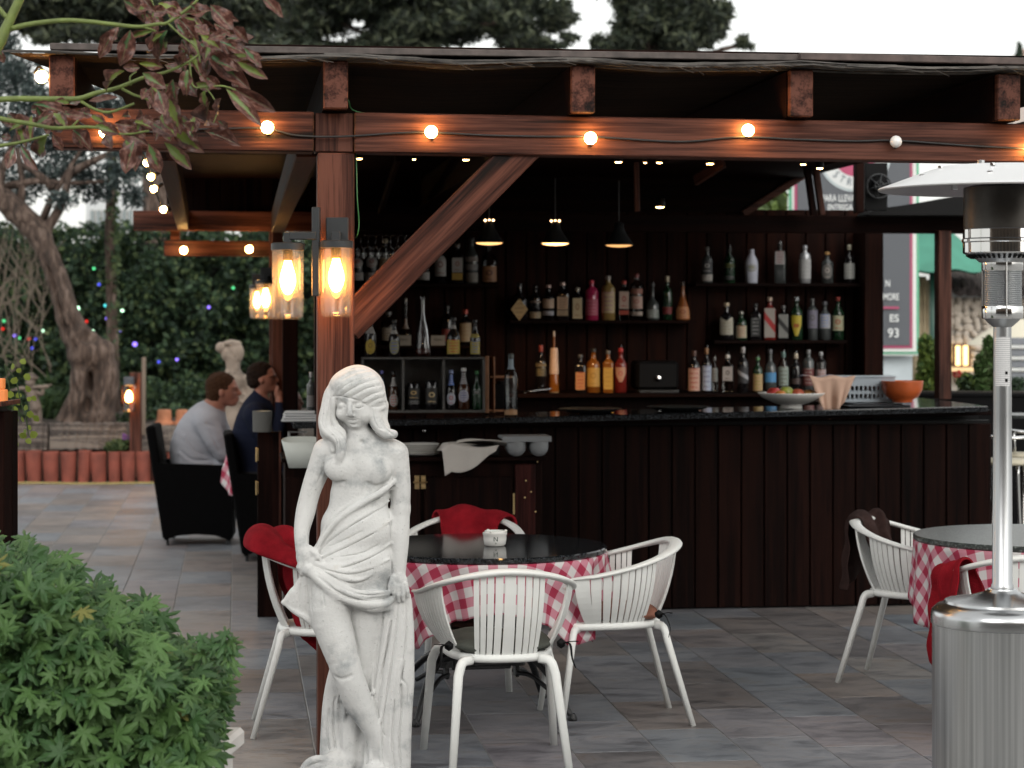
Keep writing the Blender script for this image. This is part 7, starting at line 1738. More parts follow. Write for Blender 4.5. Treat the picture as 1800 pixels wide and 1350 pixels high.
def leafm(name, col, rough=.6, tr=.25, var=.35, spec=.3):
    m, t, b = new_mat(name); b.inputs['Base Color'].default_value = (*col, 1); b.inputs['Roughness'].default_value = rough; b.inputs['Specular IOR Level'].default_value = spec
    ge = t.nodes.new('ShaderNodeNewGeometry'); mr = t.nodes.new('ShaderNodeMapRange'); mr.inputs[3].default_value = 1 - var; mr.inputs[4].default_value = 1 + var
    t.links.new(ge.outputs['Random Per Island'], mr.inputs[0]); mm = t.nodes.new('ShaderNodeMix'); mm.data_type = 'RGBA'; mm.blend_type = 'MULTIPLY'; mm.inputs['Factor'].default_value = 1; mm.inputs['A'].default_value = (*col, 1)
    t.links.new(mr.outputs[0], mm.inputs['B']); t.links.new(mm.outputs['Result'], b.inputs['Base Color'])
    if tr:
        o = t.nodes['Material Output']; tl = t.nodes.new('ShaderNodeBsdfTranslucent'); t.links.new(mm.outputs['Result'], tl.inputs[0]); mx = t.nodes.new('ShaderNodeMixShader'); mx.inputs[0].default_value = tr
        t.links.new(b.outputs[0], mx.inputs[1]); t.links.new(tl.outputs[0], mx.inputs[2]); t.links.new(mx.outputs[0], o.inputs[0])
    return m
def ce(px, py, Y, rx, ry, w=None, ryy=None):
    k = Y / FPX; p = at(px, py, Y); return ((p.x, p.y, p.z), (rx * k, (ryy or rx) * k, ry * k), w if w else rx * ry / 1000.0)
H1, H2, H3 = leafm('hedge_leaf_a', (.045, .080, .040)), leafm('hedge_leaf_b', (.020, .040, .024)), leafm('hedge_leaf_c', (.085, .12, .048))
# hedge on the left
YH = 28.5; hd = thing('garden_hedge', 'tall dark green hedge with fairy lights behind the garden', 'hedge', (gx(250, YH), YH, 0))
cells = []
rs_ = random.Random(3)
for px in range(-440, 640, 36):
    for py in range(425 + int(14 * math.sin(px * .05)), 790, 36):
        cells.append(ce(px + rs_.uniform(-12, 12) , py + rs_.uniform(-10, 10), YH + rs_.uniform(-.5, .3), 30, 30, 1))
for px in range(-440, 640, 22): cells.append(ce(px, 408 + rs_.uniform(-6, 16), YH, 18, 14, .25))
base = Vector(hd.location)
def rel(cells, b): return [((c[0][0] - b.x, c[0][1] - b.y, c[0][2] - b.z), c[1], c[2]) for c in cells]
o = leafcloud('foliage', [H1, H2, H2, H3, H1], rel(cells, base), 64000, .085, hd, 2, 1.7, .2); o['kind'] = 'stuff'
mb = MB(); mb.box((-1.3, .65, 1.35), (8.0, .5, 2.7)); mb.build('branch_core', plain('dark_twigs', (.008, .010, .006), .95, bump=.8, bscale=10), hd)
# thin vine covered trunk
tv = thing('ivy_trunk', 'thin straight trunk wound with ivy right of the olive tree', 'tree', (gx(196, 26.2), 26.2, 0))
mb = MB(); mb.tube([Vector((gx(p, 26.2) - tv.location.x, 0, CH - (y - HZ) * 26.2 / FPX)) for p, y in ((200, 770), (199, 640), (196, 520), (193, 400), (197, 300), (200, 200))], [.09, .075, .065, .06, .055, .05], 10); mb.build('trunk', M['bark'], tv, smooth=True)
o = leafcloud('ivy_leaves', [H1, H3], rel([ce(198, y, 26.2, 12, 34, 1) for y in range(300, 700, 40)], Vector(tv.location)), 1300, .07, tv, 5, 1.4, .6); o['kind'] = 'stuff'
# olive crown
OG, OG2 = leafm('olive_leaf', (.075, .10, .095)), leafm('olive_leaf_dark', (.028, .042, .042))
oc = [(-30, 150, 70, 60), (30, 130, 60, 45), (70, 180, 60, 45), (20, 230, 70, 60), (95, 250, 50, 45), (-30, 300, 60, 50), (60, 310, 60, 42), (130, 300, 55, 40), (170, 330, 48, 34), (210, 300, 42, 40), (235, 345, 26, 26), (20, 350, 46, 24), (110, 352, 36, 20), (150, 230, 50, 60), (205, 240, 40, 40), (240, 290, 30, 40), (180, 180, 45, 40), (0, 80, 45, 35), (225, 200, 45, 50)]
o = leafcloud('crown', [OG, OG2, OG2], rel([ce(p, y, 24.8 + rs_.uniform(-.8, .8), a * .9, b * .9, a * b / 1200.) for p, y, a, b in oc], Vector(ot.location)), 15000, .085, ot, 7, 3.6, .5); o['kind'] = 'stuff'
mb = MB()
for P_ in ([(66, 410), (90, 350), (120, 300), (150, 250)], [(-10, 340), (10, 280), (40, 220), (60, 170)], [(0, 330), (60, 318), (130, 322), (200, 318)], [(120, 305), (170, 280), (215, 260)], [(34, 376), (40, 320), (30, 260)], [(94, 330), (60, 300), (20, 280)]):
    mb.tube([Vector((gx(p, 24.5), 24.5, CH - (y - HZ) * 24.5 / FPX)) - Vector(ot.location) for p, y in P_], [.055, .04, .028, .015][:len(P_)], 6)
mb.build('branch', M['bark'], ot, smooth=True)
# bare twigs and low plants in the bed
mb = MB(); 
for k in range(70):
    p = rs_.uniform(-20, 80); y = rs_.uniform(420, 640); Y = rs_.uniform(24.8, 26.5); q = at(p, y, Y); d = Vector((rs_.uniform(-.3, .3), rs_.uniform(-.1, .1), rs_.uniform(.1, .5))); mb.tube([q - d, q, q + d * .8 + Vector((rs_.uniform(-.1, .1), 0, .05))], [.008, .006, .003], 4)
o = mb.build('bare_twigs', plain('grey_twig', (.15, .12, .09), .8)); tag(o, 'tangle of bare grey twigs left of the olive trunk', 'twigs', kind='stuff')
PL1, PL2 = leafm('bed_leaf', (.045, .075, .028)), leafm('bed_leaf_light', (.10, .15, .035))
def bush(name, lab, cat, cells, n, size, mats, Y, px, seed, asp=2.0, flat=.2):
    t = thing(name, lab, cat, (gx(px, Y), Y, 0)); b = Vector(t.location); o = leafcloud('foliage', mats, rel(cells, b), n, size, t, seed, asp, flat); o['kind'] = 'stuff'
    zb_ = min(c[0][2] - c[1][2] for c in cells); m_ = MB(); rs2 = random.Random(seed)
    for k in range(9):
        c = cells[rs2.randrange(len(cells))]; q = Vector(c[0]) - b; m_.tube([(rs2.uniform(-.04, .04), rs2.uniform(-.04, .04), max(0, zb_ - .02)), (q.x * .5, q.y * .5, (q.z + zb_) / 2), (q.x, q.y, q.z)], [.014, .009, .004], 5)
    m_.build('stem', M['bark'], t, smooth=True); return t
bush('flower_clump', 'low green clump with purple flowers in front of the sleepers', 'plant', [ce(212, 783, 23.3, 27, 11, 1), ce(200, 788, 23.3, 18, 8, .6), ce(228, 776, 23.3, 14, 9, .6)], 1500, .045, [PL1, H3], 23.3, 212, 11)
mb = MB(); 
for k in range(16): q = at(222 + rs_.uniform(-9, 8), 767 + rs_.uniform(-4, 5), 23.2); mb.lathe([(.001, -.01), (.016, 0), (.001, .01)], 6, c=q)
o = mb.build('purple_flowers', plain('purple_petal', (.14, .04, .22), .7)); tag(o, 'few small purple flowers at the foot of the bollard lamp', 'flowers', kind='stuff')
bush('strap_leaf_plant', 'dark strap leaved plant between the cherub and the olive trunk', 'plant', [ce(95, 715, 24.6, 30, 26, 1), ce(80, 690, 24.8, 22, 30, .6), ce(60, 735, 24.7, 30, 14, .4)], 420, .34, [H1, PL1], 24.6, 92, 12, 9, -.6)
bush('garden_shrub', 'loose dark shrub behind the bollard lamp', 'shrub', [ce(270, 700, 25.2, 40, 40, 1), ce(300, 730, 25, 50, 20, .7), ce(340, 700, 25.5, 40, 46, 1), ce(240, 735, 25, 40, 16, .5)], 2600, .07, [H1, H2, PL1], 25.2, 290, 13)
# yellow green vine by the left stand
vn = thing('trailing_vine', 'yellow green trailing vine beside the dark stand at the left edge', 'plant', (gx(40, 9.3), 9.3, 0))
vm_ = leafm('vine_leaf', (.20, .26, .045), var=.3, tr=.4)
m_ = MB(); m_.add([(0, 0, 0), (.5, .25, .04), (.45, .7, 0), (0, 1.05, -.06), (-.45, .7, 0), (-.5, .25, .04)], [(0, 1, 2, 3), (0, 3, 4, 5)]); vl = m_.mesh('leaf', vm_)
vp = [(30, 655), (44, 668), (22, 675), (52, 690), (34, 700), (48, 705), (30, 712), (58, 705), (44, 722), (52, 735), (40, 742), (26, 725), (50, 755), (60, 740), (44, 765), (28, 785), (63, 770), (36, 770), (24, 742), (48, 780), (22, 650), (38, 640), (18, 700)]
st_ = MB(); st_.tube(smoothpath([at(p, y, 9.3) - Vector(vn.location) for p, y in ((8, 640), (28, 670), (36, 705), (46, 735), (50, 765))], 4), .003, 5); st_.tube(smoothpath([at(p, y, 9.3) - Vector(vn.location) for p, y in ((8, 640), (20, 700), (26, 745), (30, 785))], 4), .0025, 5); st_.build('stem', PL1, vn)
for p, y in vp:
    o = link('leaf', vl, vn, at(p, y, 9.3 + rs_.uniform(-.05, .05)) - Vector(vn.location)); s = rs_.uniform(.020, .034); o.scale = (s, s, s); o.rotation_euler = (R(rs_.uniform(50, 120)), rs_.uniform(-.8, .8), rs_.uniform(-.8, .8) + math.pi * 1.0)
# fairy lights
fc = {'green': ((.12, .8, .3), .9), 'white green': ((.55, 1, .65), 2.4), 'violet': ((.28, .18, 1), 1.5), 'red': ((1, .04, .03), .7), 'blue': ((.1, .12, 1), .8), 'teal': ((.1, .8, .8), 1.0)}
fm_ = {k: emis('fairy_' + k.replace(' ', '_'), *v) for k, v in fc.items()}
for c_, px, py, wh in (('white green', 136, 542, 'close right of the leaning trunk, bright'), ('white green', 163, 582, 'above the fork of the olive trunk'), ('white green', 75, 582, 'left of the leaning trunk'), ('green', 7, 564, 'at the far left edge'),
        ('green', 34, 594, 'between two violet lights at the left'), ('green', 165, 472, 'high in the hedge beside the ivy trunk'), ('teal', 185, 537, 'touching the ivy trunk'), ('violet', 188, 560, 'on the ivy trunk'), ('violet', 209, 583, 'right of the ivy trunk'), ('violet', 26, 590, 'low at the left edge'),
        ('violet', 237, 605, 'above the bollard lamp, large'), ('violet', 311, 632, 'left of the stone bust'), ('violet', 367, 540, 'above the stone bust'), ('blue', 279, 636, 'dim one between bollard lamp and bust'), ('red', 51, 596, 'beside a blue one left of the trunk'), ('red', 152, 565, 'small one right of the leaning trunk'),
        ('red', 5, 578, 'under the green one at the left edge'), ('blue', 62, 596, 'beside the red one left of the trunk'), ('blue', 57, 612, 'dim one below the red and blue pair'), ('green', 410, 506, 'under the short rear beam'), ('blue', 174, 500, 'dim one on the ivy trunk high up'), ('white green', 215, 546, 'tiny one right of the ivy trunk')):
    r_ = .030 if 'large' in wh or 'bright' in wh else .019; mb = MB(); mb.lathe([(.001, -r_), (r_ * .8, -r_ * .6), (r_, 0), (r_ * .8, r_ * .6), (.001, r_)], 8); o = mb.build('fairy_light', fm_[c_], None, loc=at(px, py, 27.5)); tag(o, '%s fairy light in the hedge %s' % (c_, wh), 'fairy light', 'fairy lights in the hedge')
# pale apartment building far left
af = thing('white_house', 'white house with tall pale windows glimpsed beyond the olive tree', 'house', (gx(195, 48), 48, 0)); k = 48 / FPX
mb = MB(); mb.box((0, 2.5, 2.3), (88 * k, 5, 4.6)); mb.build('wall', plain('white_render', (.55, .57, .58), .8), af)
for px in (163, 174, 185, 208, 219, 230): mb = MB(); mb.box((0, 0, 0), (8 * k, .06, 44 * k), bev=.02); w = mb.build('window', plain('window_frame_grey', (.42, .42, .40), .6), af, loc=((px - 195) * k, -.02, CH - (390 - HZ) * k)); mb = MB(); mb.box((0, -.035, 0), (5.6 * k, .02, 40 * k)); mb.build('pane', plain('pale_pane', (.22, .26, .27), .15), w)
# pine trees behind
PN = [leafm('pine_a', (.034, .046, .030), tr=.1), leafm('pine_b', (.070, .082, .048), tr=.1), leafm('pine_c', (.018, .024, .018), tr=.05)]
def pine(name, lab, Y, pxc, blobs, n, seed, size=.2, limbs=()):
    t = thing(name, lab, 'tree', (gx(pxc, Y), Y, 0)); b = Vector(t.location); rs2 = random.Random(seed); cl = []
    for (p, y, a, c) in blobs:
        for q in range(7):
            an = rs2.uniform(0, 6.28); rr = rs2.random() ** .5; cl.append(ce(p + a * rr * math.cos(an) * .8, y + c * rr * math.sin(an) * .8, Y + rs2.uniform(-1.5, 1.5), a * .42, c * .38, a * c / 900.))
    o = leafcloud('crown', PN, rel(cl, b), n, size, t, seed, 4.2, -.2, soft=.28); o['kind'] = 'stuff'
    m_ = MB(); ztop_ = CH - (40 - HZ) * Y / FPX; m_.tube([(0, 0, 0), (.2, 0, ztop_ * .5), (0, 0, ztop_)], [.36, .28, .15], 10); m_.build('trunk', M['bark'], t, smooth=True)
    m_ = MB()
    for (p0, y0, p1, y1) in limbs: m_.tube(smoothpath([at(p0, y0, Y) - b, at((p0 + p1) / 2, (y0 + y1) / 2 - 8, Y - .3) - b, at(p1, y1, Y) - b], 3), [.07 - .008 * i for i in range(7)], 6)
    if limbs: m_.build('limb', M['bark'], t, smooth=True)
pine('pine_tree', 'dark pine tree behind the left part of the pergola roof', 36, 260, [(-40, 20, 90, 50), (60, 10, 90, 46), (150, 20, 90, 50), (240, 10, 90, 60), (200, 60, 60, 26), (90, 66, 34, 14), (330, 20, 80, 60), (420, 30, 80, 60), (300, 80, 60, 30), (420, 90, 70, 24), (60, -60, 200, 60), (300, -60, 160, 60), (120, 44, 120, 34), (280, 40, 120, 40), (400, 60, 80, 40), (470, 10, 60, 50), (200, 20, 200, 40)], 52000, 3, limbs=((260, 120, 120, 30), (260, 100, 400, 20)))
pine('pine_tree', 'large pine tree behind the middle of the pergola roof', 40, 720, [(520, 30, 80, 60), (600, 20, 80, 60), (560, 85, 90, 24), (690, 20, 90, 50), (660, 75, 70, 30), (780, 10, 80, 46), (750, 62, 60, 26), (850, 20, 80, 44), (880, 70, 70, 22), (940, 30, 60, 40), (985, 20, 34, 26), (950, 85, 50, 14), (1000, 68, 22, 10), (700, -60, 240, 60), (560, 50, 90, 40), (650, 40, 90, 40), (740, 30, 90, 36), (830, 36, 80, 36), (900, 10, 70, 30)], 52000, 4, limbs=((720, 120, 600, 40), (720, 90, 860, 30), (720, 60, 960, 40)))
pine('pine_tree', 'separate pine crown against the bright sky right of the large pine', 38, 1150, [(1120, 20, 50, 44), (1180, 10, 60, 46), (1240, 15, 42, 40), (1090, 60, 36, 24), (1060, 78, 30, 14), (1160, 62, 56, 34), (1215, 70, 36, 36), (1140, 90, 80, 14), (1262, 50, 18, 18), (1312, 78, 18, 9), (1305, 66, 9, 6), (1120, -50, 80, 40), (1200, -40, 70, 40), (1180, 40, 70, 40), (1130, 50, 50, 40)], 26000, 5, .19, limbs=((1150, 130, 1120, 30), (1170, 110, 1250, 30), (1230, 110, 1310, 80)))
# far right skyline bits
bush('skyline_tree', 'tiny round tree on the far skyline above the roof edge', 'tree', [ce(1738, 114, 70, 8, 5, 1), ce(1722, 118, 70, 5, 3, .5), ce(1778, 116, 70, 7, 5, 1)], 900, .2, [leafm('far_leaf', (.10, .13, .10))], 70, 1740, 31)
fh = thing('far_house', 'pale far house at the right end of the skyline', 'house', (gx(1800, 90), 90, 0)); mb = MB(); mb.box((0, 0, 6.1), (1.2, 1.5, 12.2)); mb.build('wall', plain('far_wall', (.42, .36, .33), .8), fh); mb = MB(); mb.add([(-.75, -.9, 12.2), (.75, -.9, 12.2), (.75, .9, 12.2), (-.75, .9, 12.2), (0, 0, 12.7)], [(0, 1, 4), (1, 2, 4), (2, 3, 4), (3, 0, 4)]); mb.build('roof', plain('far_roof', (.35, .24, .2), .8), fh)
bush('cypress_tree', 'slim pointed cypress rising on the far skyline at the right', 'tree', [ce(1792, 112, 85, 7, 8, 1), ce(1792, 102, 85, 5.4, 9, .8), ce(1792, 92, 85, 3.4, 9, .5), ce(1792, 82, 85, 1.6, 8, .2)], 1400, .22, [leafm('cypress', (.06, .085, .06))], 85, 1792, 32)

# ------------------------------------------------------------------ what stands beyond the bar on the right
YS = 22.0; k = YS / FPX; zz = lambda y, Y=YS: CH - (y - HZ) * Y / FPX
ww = thing('white_building', 'white rendered wall of the next building carrying the menu board', 'building', (gx(1480, YS), YS, 0)); mb = MB(); mb.box(((1372 + 1607) / 2 * k - 1480 * k, .25, zz(250) / 2), ((1607 - 1372) * k, .3, zz(250))); mb.build('wall', plain('blue_white_render', (.42, .47, .50), .8, var=.06), ww)
sg = thing('restaurant_sign', 'tall grey restaurant sign board framed in green, white and crimson', 'sign', (gx(1496, YS), YS - .02, 0)); cx_ = 1496
lay = [('border_white', 1378, 1614, 150, 625, (.62, .64, .62), 0), ('border_green', 1386, 1614, 152, 622, (.10, .36, .22), 1), ('border_inner_white', 1391, 1609, 156, 618, (.62, .64, .62), 2), ('border_crimson', 1395, 1602, 160, 612, (.34, .05, .12), 3), ('sign_panel', 1400, 1597, 164, 607, (.075, .082, .095), 4)]
for nm, x0, x1, y0, y1, col, q in lay: mb = MB(); mb.box((((x0 + x1) / 2 - cx_) * k, -.012 * q, (zz(y0) + zz(y1)) / 2), ((x1 - x0) * k, .02, zz(y0) - zz(y1))); mb.build(nm, plain(nm, col, .5), sg)
fy = -.065; cc = Vector(((1500 - cx_) * k, fy, zz(275)))
def disc(r, off, col, nm):
    m_ = MB(); m_.lathe([(.001, 0), (r * k, 0), (r * k, -.004)], 64, M=Matrix.Translation(cc + Vector((0, off, 0))) @ Matrix.Rotation(R(90), 4, 'X')); m_.build(nm, plain(nm, col, .5), sg)
disc(63, -.001, (.50, .56, .58), 'logo_outer_ring'); disc(60.5, -.005, (.38, .46, .48), 'logo_line'); disc(59, -.009, (.58, .60, .60), 'logo_ring'); disc(36, -.013, (.36, .05, .12), 'logo_centre')
M['letter_d'] = plain('letter_dark', (.13, .16, .19), .5); M['letter_w'] = plain('letter_white', (.62, .64, .64), .5); M['letter_r'] = plain('letter_crimson', (.34, .05, .12), .5)
wd = 'BISTRONOVA'
for i, ch_ in enumerate(wd):
    a_ = R(192 + i * 16.5); p = cc + Vector((47 * k * math.cos(a_), -.02, 47 * k * math.sin(a_))); letter(ch_, .105, M['letter_d'], sg, p, (R(90), -(a_ + R(90)), 0), 'letter', sx=.8)
def stxt(s, px, py, hpx, mat, al='CENTER', sx=.72, bold=.0012): return letter(s, hpx * k * 1.38, mat, sg, ((px - cx_) * k, fy - .02, zz(py)), (R(90), 0, 0), 'lettering', align=al, sx=sx, bold=bold)
stxt('PARA LLEVAR', 1474, 350, 12.5, M['letter_w'], sx=.62); stxt('ENTREGA', 1474, 366, 11, M['letter_w'], sx=.66)
stxt('N', 1562, 499, 12, M['letter_w'], 'RIGHT'); stxt('MORE', 1577, 522.5, 12, M['letter_w'], 'RIGHT', .62); stxt('ES', 1577, 560, 13, M['letter_w'], 'RIGHT', 1.0, .0015); stxt('93', 1578, 586, 16, M['letter_w'], 'RIGHT', .95, .0015)
mb = MB(); mb.box(((1545 - cx_) * k, fy - .02, zz(541)), (64 * k, .006, 4 * k)); mb.build('underline', M['letter_r'], sg)
# palm-like plant and bright gap left of the sign
bush('broad_leaf_plant', 'broad leaved plant against the bright gap left of the restaurant sign', 'plant', [ce(1362, 352, 21, 13, 20, 1), ce(1350, 366, 21, 20, 8, .6), ce(1368, 330, 21, 6, 12, .4)], 120, .20, [PL2, H3], 21, 1360, 33, 2.2)
# black wall fan
fn_ = thing('wall_fan', 'round black caged fan on a dark bracket under the roof at the right', 'fan', at(1545, 327, 14.7)); k4 = 14.7 / FPX
mb = MB(); mb.tube([(21 * k4 * math.cos(a_ * .2618), 0, 21 * k4 * math.sin(a_ * .2618)) for a_ in range(25)], .006, 6, cap=False); mb.tube([(8 * k4 * math.cos(a_ * .2618), -.02, 8 * k4 * math.sin(a_ * .2618)) for a_ in range(25)], .004, 6, cap=False)
for q in range(6): a_ = q * math.pi / 3 + .3; mb.tube([(0, -.03, 0), (21 * k4 * math.cos(a_), 0, 21 * k4 * math.sin(a_))], .005, 5)
mb.build('cage', M['black'], fn_, smooth=True)
for q in range(3): 
    m_ = MB(); a_ = q * 2.094; m_.grid(lambda u, v: ((.012 + .06 * u) * math.cos(a_ + (v - .5) * (.5 + u)), .02 + .015 * (v - .5), (.012 + .06 * u) * math.sin(a_ + (v - .5) * (.5 + u))), 4, 4); m_.build('blade', M['blackp'], fn_)
mb = MB(); mb.lathe([(.001, 0), (.03, .0), (.035, .03), (.03, .09), (.001, .10)], 16, M=Matrix.Rotation(R(-90), 4, 'X')); mb.build('motor', M['blackp'], fn_, smooth=True)
mb = MB(); mb.box((-.005, .10, -.0), (.15, .05, .32), bev=.004); mb.build('bracket', M['blackp'], fn_)
# green parasol, thatch hut, stone wall, lit wall lantern
Yg = 27.0; kg = Yg / FPX; gr = thing('green_parasol', 'teal green market parasol on a dark green pole beyond the bar', 'parasol', (gx(1640, Yg), Yg, 0)); zg = lambda y: CH - (y - HZ) * kg
mb = MB()
def pc_(u, v):
    a_ = 2 * math.pi * u; r = (8 + 98 * v) * kg * (1 - .08 * abs(math.sin(4 * a_)) * v); return (r * math.cos(a_), r * math.sin(a_), zg(392) - (zg(392) - zg(478)) * v ** 1.25 + .02 * math.sin(8 * a_) * v)
mb.grid(pc_, 64, 10); mb.build('canopy', plain('green_canvas', (.06, .22, .16), .8, bump=.3, bscale=6, var=.15, vscale=3), gr, smooth=True); mb = MB(); mb.tube([(0, 0, 0), (0, 0, zg(395))], 6.5 * kg, 12); mb.build('pole', plain('green_pole', (.02, .075, .055), .4), gr, smooth=True)
sw = thing('stone_wall', 'rubble stone wall of the thatched hut seen between post and heater', 'wall', (gx(1700, 27.8), 27.8, 0)); k8 = 27.8 / FPX; M['rub'] = stone('rubble_stone', (.50, .44, .38), (.34, .29, .25)); z8 = lambda y: CH - (y - HZ) * k8
mb = MB(); mb.box((30 * k8, .22, z8(522) / 2), (260 * k8, .4, z8(522))); mb.build('mortar', plain('pale_mortar', (.46, .43, .39), .9, bump=.4), sw)
sm = []
for v in range(5):
    mb = MB(); rs3 = random.Random(v); mb.lathe([(.001, -.03), (.045, -.022), (.058, -.004), (.05, .016), (.03, .03), (.001, .034)], 7, M=Matrix.Rotation(R(90), 4, 'X') @ Matrix.Scale(1.0 + .3 * rs3.random(), 4, (1, 0, 0))); mb.v = [(x_ * rs3.uniform(.9, 1.1), y_, z_ * rs3.uniform(.85, 1.1)) for x_, y_, z_ in mb.v]; sm.append(mb.mesh('stone', M['rub'], True))
ns = 0
for r_ in range(13):
    y = 530 + r_ * 11.5; x_ = 1668 - 1700
    while x_ < 160:
        px = 1700 + x_
        if not (1660 < px < 1880): break
        if ns < 295 and (px < 1745 or px > 1770): link('stone', sm[rnd.randrange(5)], sw, (x_ * k8, -.01, z8(y + rnd.uniform(-2, 2))), 0).rotation_euler = (0, rnd.uniform(-3, 3), 0); COL.objects[-1].scale = (rnd.uniform(.7, 1.35), 1, rnd.uniform(.7, 1.25)); ns += 1
        x_ += rnd.uniform(13, 18)
th_ = thing('thatched_hut', 'hut with white wall band and dark thatched roof edge', 'hut', (gx(1700, 27.6), 27.6, 0))
mb = MB(); mb.box((60 * k8, .3, (z8(497) + z8(523)) / 2), (190 * k8, .3, z8(497) - z8(523))); mb.build('wall', plain('hut_white', (.45, .46, .48), .8), th_)
mb = MB(); mb.grid(lambda u, v: ((-30 + 190 * u) * k8, -.25 + 1.0 * v, z8(500 - 0 * v) + (v * 42 * k8) * 1.0 + (.03 * math.sin(u * 70) * (1 - v)) - (0 if v > .06 else .05)), 60, 8); o = mb.build('roof', plain('dark_thatch', (.035, .028, .028), .95, bump=1, bscale=14, var=.4, vscale=10), th_); o.modifiers.new('t', 'SOLIDIFY').thickness = .1
mb = MB()
for q in range(500): x_ = rnd.uniform(-30, 160) * k8; z_ = rnd.uniform(0, 1); p = Vector((x_, -.3 + z_, z8(503) + z_ * 42 * k8 + .05)); mb.tube([p, p + Vector((rnd.uniform(-.03, .03), -.12, -.10))], .006, 3)
o = mb.build('thatch_straw', plain('straw_dark', (.06, .05, .045), .9), th_); o['kind'] = 'stuff'
wl = thing('wall_lantern_window', 'small brown framed window glowing warm yellow in the stone wall', 'window', (gx(1692, 27.6), 27.66, z8(646)))
mb = MB(); 
for (x_, w_) in ((-13, 2.6), (0, 3.2), (13, 2.6)): mb.box((x_ * k8, 0, 21 * k8), (w_ * k8, .08, 42 * k8))
for (y_, h_) in ((1.5, 5), (40.5, 3.5)): mb.box((0, .004, y_ * k8), (29 * k8, .08, h_ * k8))
mb.build('frame', plain('brown_frame', (.10, .025, .012), .5), wl); mb = MB(); mb.box((0, .03, 21 * k8), (26 * k8, .02, 36 * k8)); mb.build('pane', emis('warm_pane', (1, .66, .26), 2.2), wl)
mb = MB(); mb.box((0, -.05, -.02), (52 * k8, .22, .05), bev=.01); mb.build('sill', plain('window_lit_sill', (.55, .42, .24), .7, emit=(1, .66, .3), es=.35), wl)  # sill is no lamp: its emission paints the window light on it
bf = thing('bamboo_screen', 'upright bamboo cane screen behind the green pole', 'screen', (gx(1625, 27.4), 27.4, 0)); bm_ = MB(); bm_.tube([(0, 0, 0), (0, 0, zg(482))], .028, 7); cm = bm_.mesh('cane', plain('bamboo', (.30, .24, .15), .6, var=.3, vscale=6), True)
for q in range(9): link('cane', cm, bf, ((q - 4) * .055, rnd.uniform(-.01, .01), rnd.uniform(-.06, .0)))
# conifers, flowers and planter
YG, YG2 = leafm('thuja_a', (.11, .16, .03), tr=.2), leafm('thuja_b', (.05, .10, .025), tr=.2)
Yc = 17.0
bush('conifer_shrub', 'bright yellow green dwarf conifer left of the dark post', 'shrub', [ce(1628, 612, Yc, 14, 26, .8), ce(1632, 645, Yc, 20, 28, 1.4), ce(1626, 675, Yc, 22, 22, 1.2), ce(1645, 660, Yc, 18, 34, 1)], 4200, .055, [YG, YG2, YG], Yc, 1630, 41, 3.2, -.8)
bush('conifer_shrub', 'darker green conifer shrub half behind the heater pole', 'shrub', [ce(1738, 615, Yc, 10, 26, .8), ce(1730, 645, Yc, 18, 28, 1.4), ce(1728, 678, Yc, 24, 20, 1.2), ce(1750, 650, Yc, 16, 44, 1.2)], 4200, .055, [YG2, H3, YG2], Yc, 1732, 42, 3.2, -.8)
bush('small_shrub', 'small rounded green shrub between red flowers and conifer', 'shrub', [ce(1700, 672, Yc, 18, 16, 1), ce(1712, 684, Yc, 16, 12, .8)], 1500, .05, [H1, PL1, PL2], Yc, 1702, 43, 2)
bush('lavender_plant', 'grey green lavender like plant right of the heater pole', 'plant', [ce(1790, 680, Yc, 22, 16, 1), ce(1810, 690, Yc, 20, 14, 1)], 1400, .06, [leafm('lavender', (.09, .12, .10)), H1], Yc, 1792, 44, 4, -.9)
rf = thing('red_flower', 'single red flower head in front of the glowing window', 'flower', (gx(1682, Yc - .2), Yc - .2, 0)); kc = Yc / FPX; mb = MB()
for q in range(34):
    a_ = rnd.uniform(0, 6.28); e = rnd.uniform(-1, 1); r = 6.5 * kc; p = Vector((r * math.cos(a_) * math.cos(e), r * math.sin(a_) * math.cos(e), CH - (656 - HZ) * kc + r * math.sin(e))); mb.lathe([(.001, -.006), (.012, 0), (.001, .006)], 6, c=p)
mb.build('petals', plain('red_petal', (.42, .012, .02), .6), rf); mb = MB(); mb.tube([(0, 0, .9), (.01, 0, CH - (660 - HZ) * kc)], .004, 5); mb.build('stem', PL1, rf)
pb = thing('planter_box', 'long black planter box behind the end of the counter', 'planter', (gx(1740, 16.8), 16.8, 0), -R(12)); zb1 = CH - (694 - HZ) * 16.8 / FPX; mb = MB(); mb.box((0, 0, zb1 / 2), (1.35, .36, zb1), bev=.01); mb.box((0, 0, zb1 + .005), (1.38, .39, .03), bev=.006); mb.build('box', M['blackp'], pb)
mb = MB(); mb.box((0, 0, zb1 + .022), (1.28, .28, .01)); mb.build('soil', plain('soil_dark', (.02, .015, .01), .95), pb)
# white parasol and louvred shade further right
wp = thing('cream_parasol', 'cream parasol edge glowing pale behind the conifer', 'parasol', (gx(1790, 25.2), 25.2, 0)); kw = 25.2 / FPX; mb = MB(); zw = lambda y: CH - (y - HZ) * kw
mb.grid(lambda u, v: ((4 + 86 * v) * kw * math.cos(6.2832 * u), (4 + 86 * v) * kw * math.sin(6.2832 * u), zw(560) - (zw(560) - zw(606)) * v ** 1.5), 48, 8); mb.build('canopy', plain('cream_canvas', (.60, .56, .45), .8), wp, smooth=True); mb = MB(); mb.tube([(0, 0, 0), (0, 0, zw(562))], .03, 10); mb.build('pole', M['steel'], wp)
lv = thing('slatted_screen', 'grey and white slatted screen at the right picture edge', 'screen', (gx(1795, 24.6), 24.6, 0)); kl = 24.6 / FPX; sl_ = MB(); sl_.box((0, 0, 0), (100 * kl, .05, 13 * kl), bev=.01)
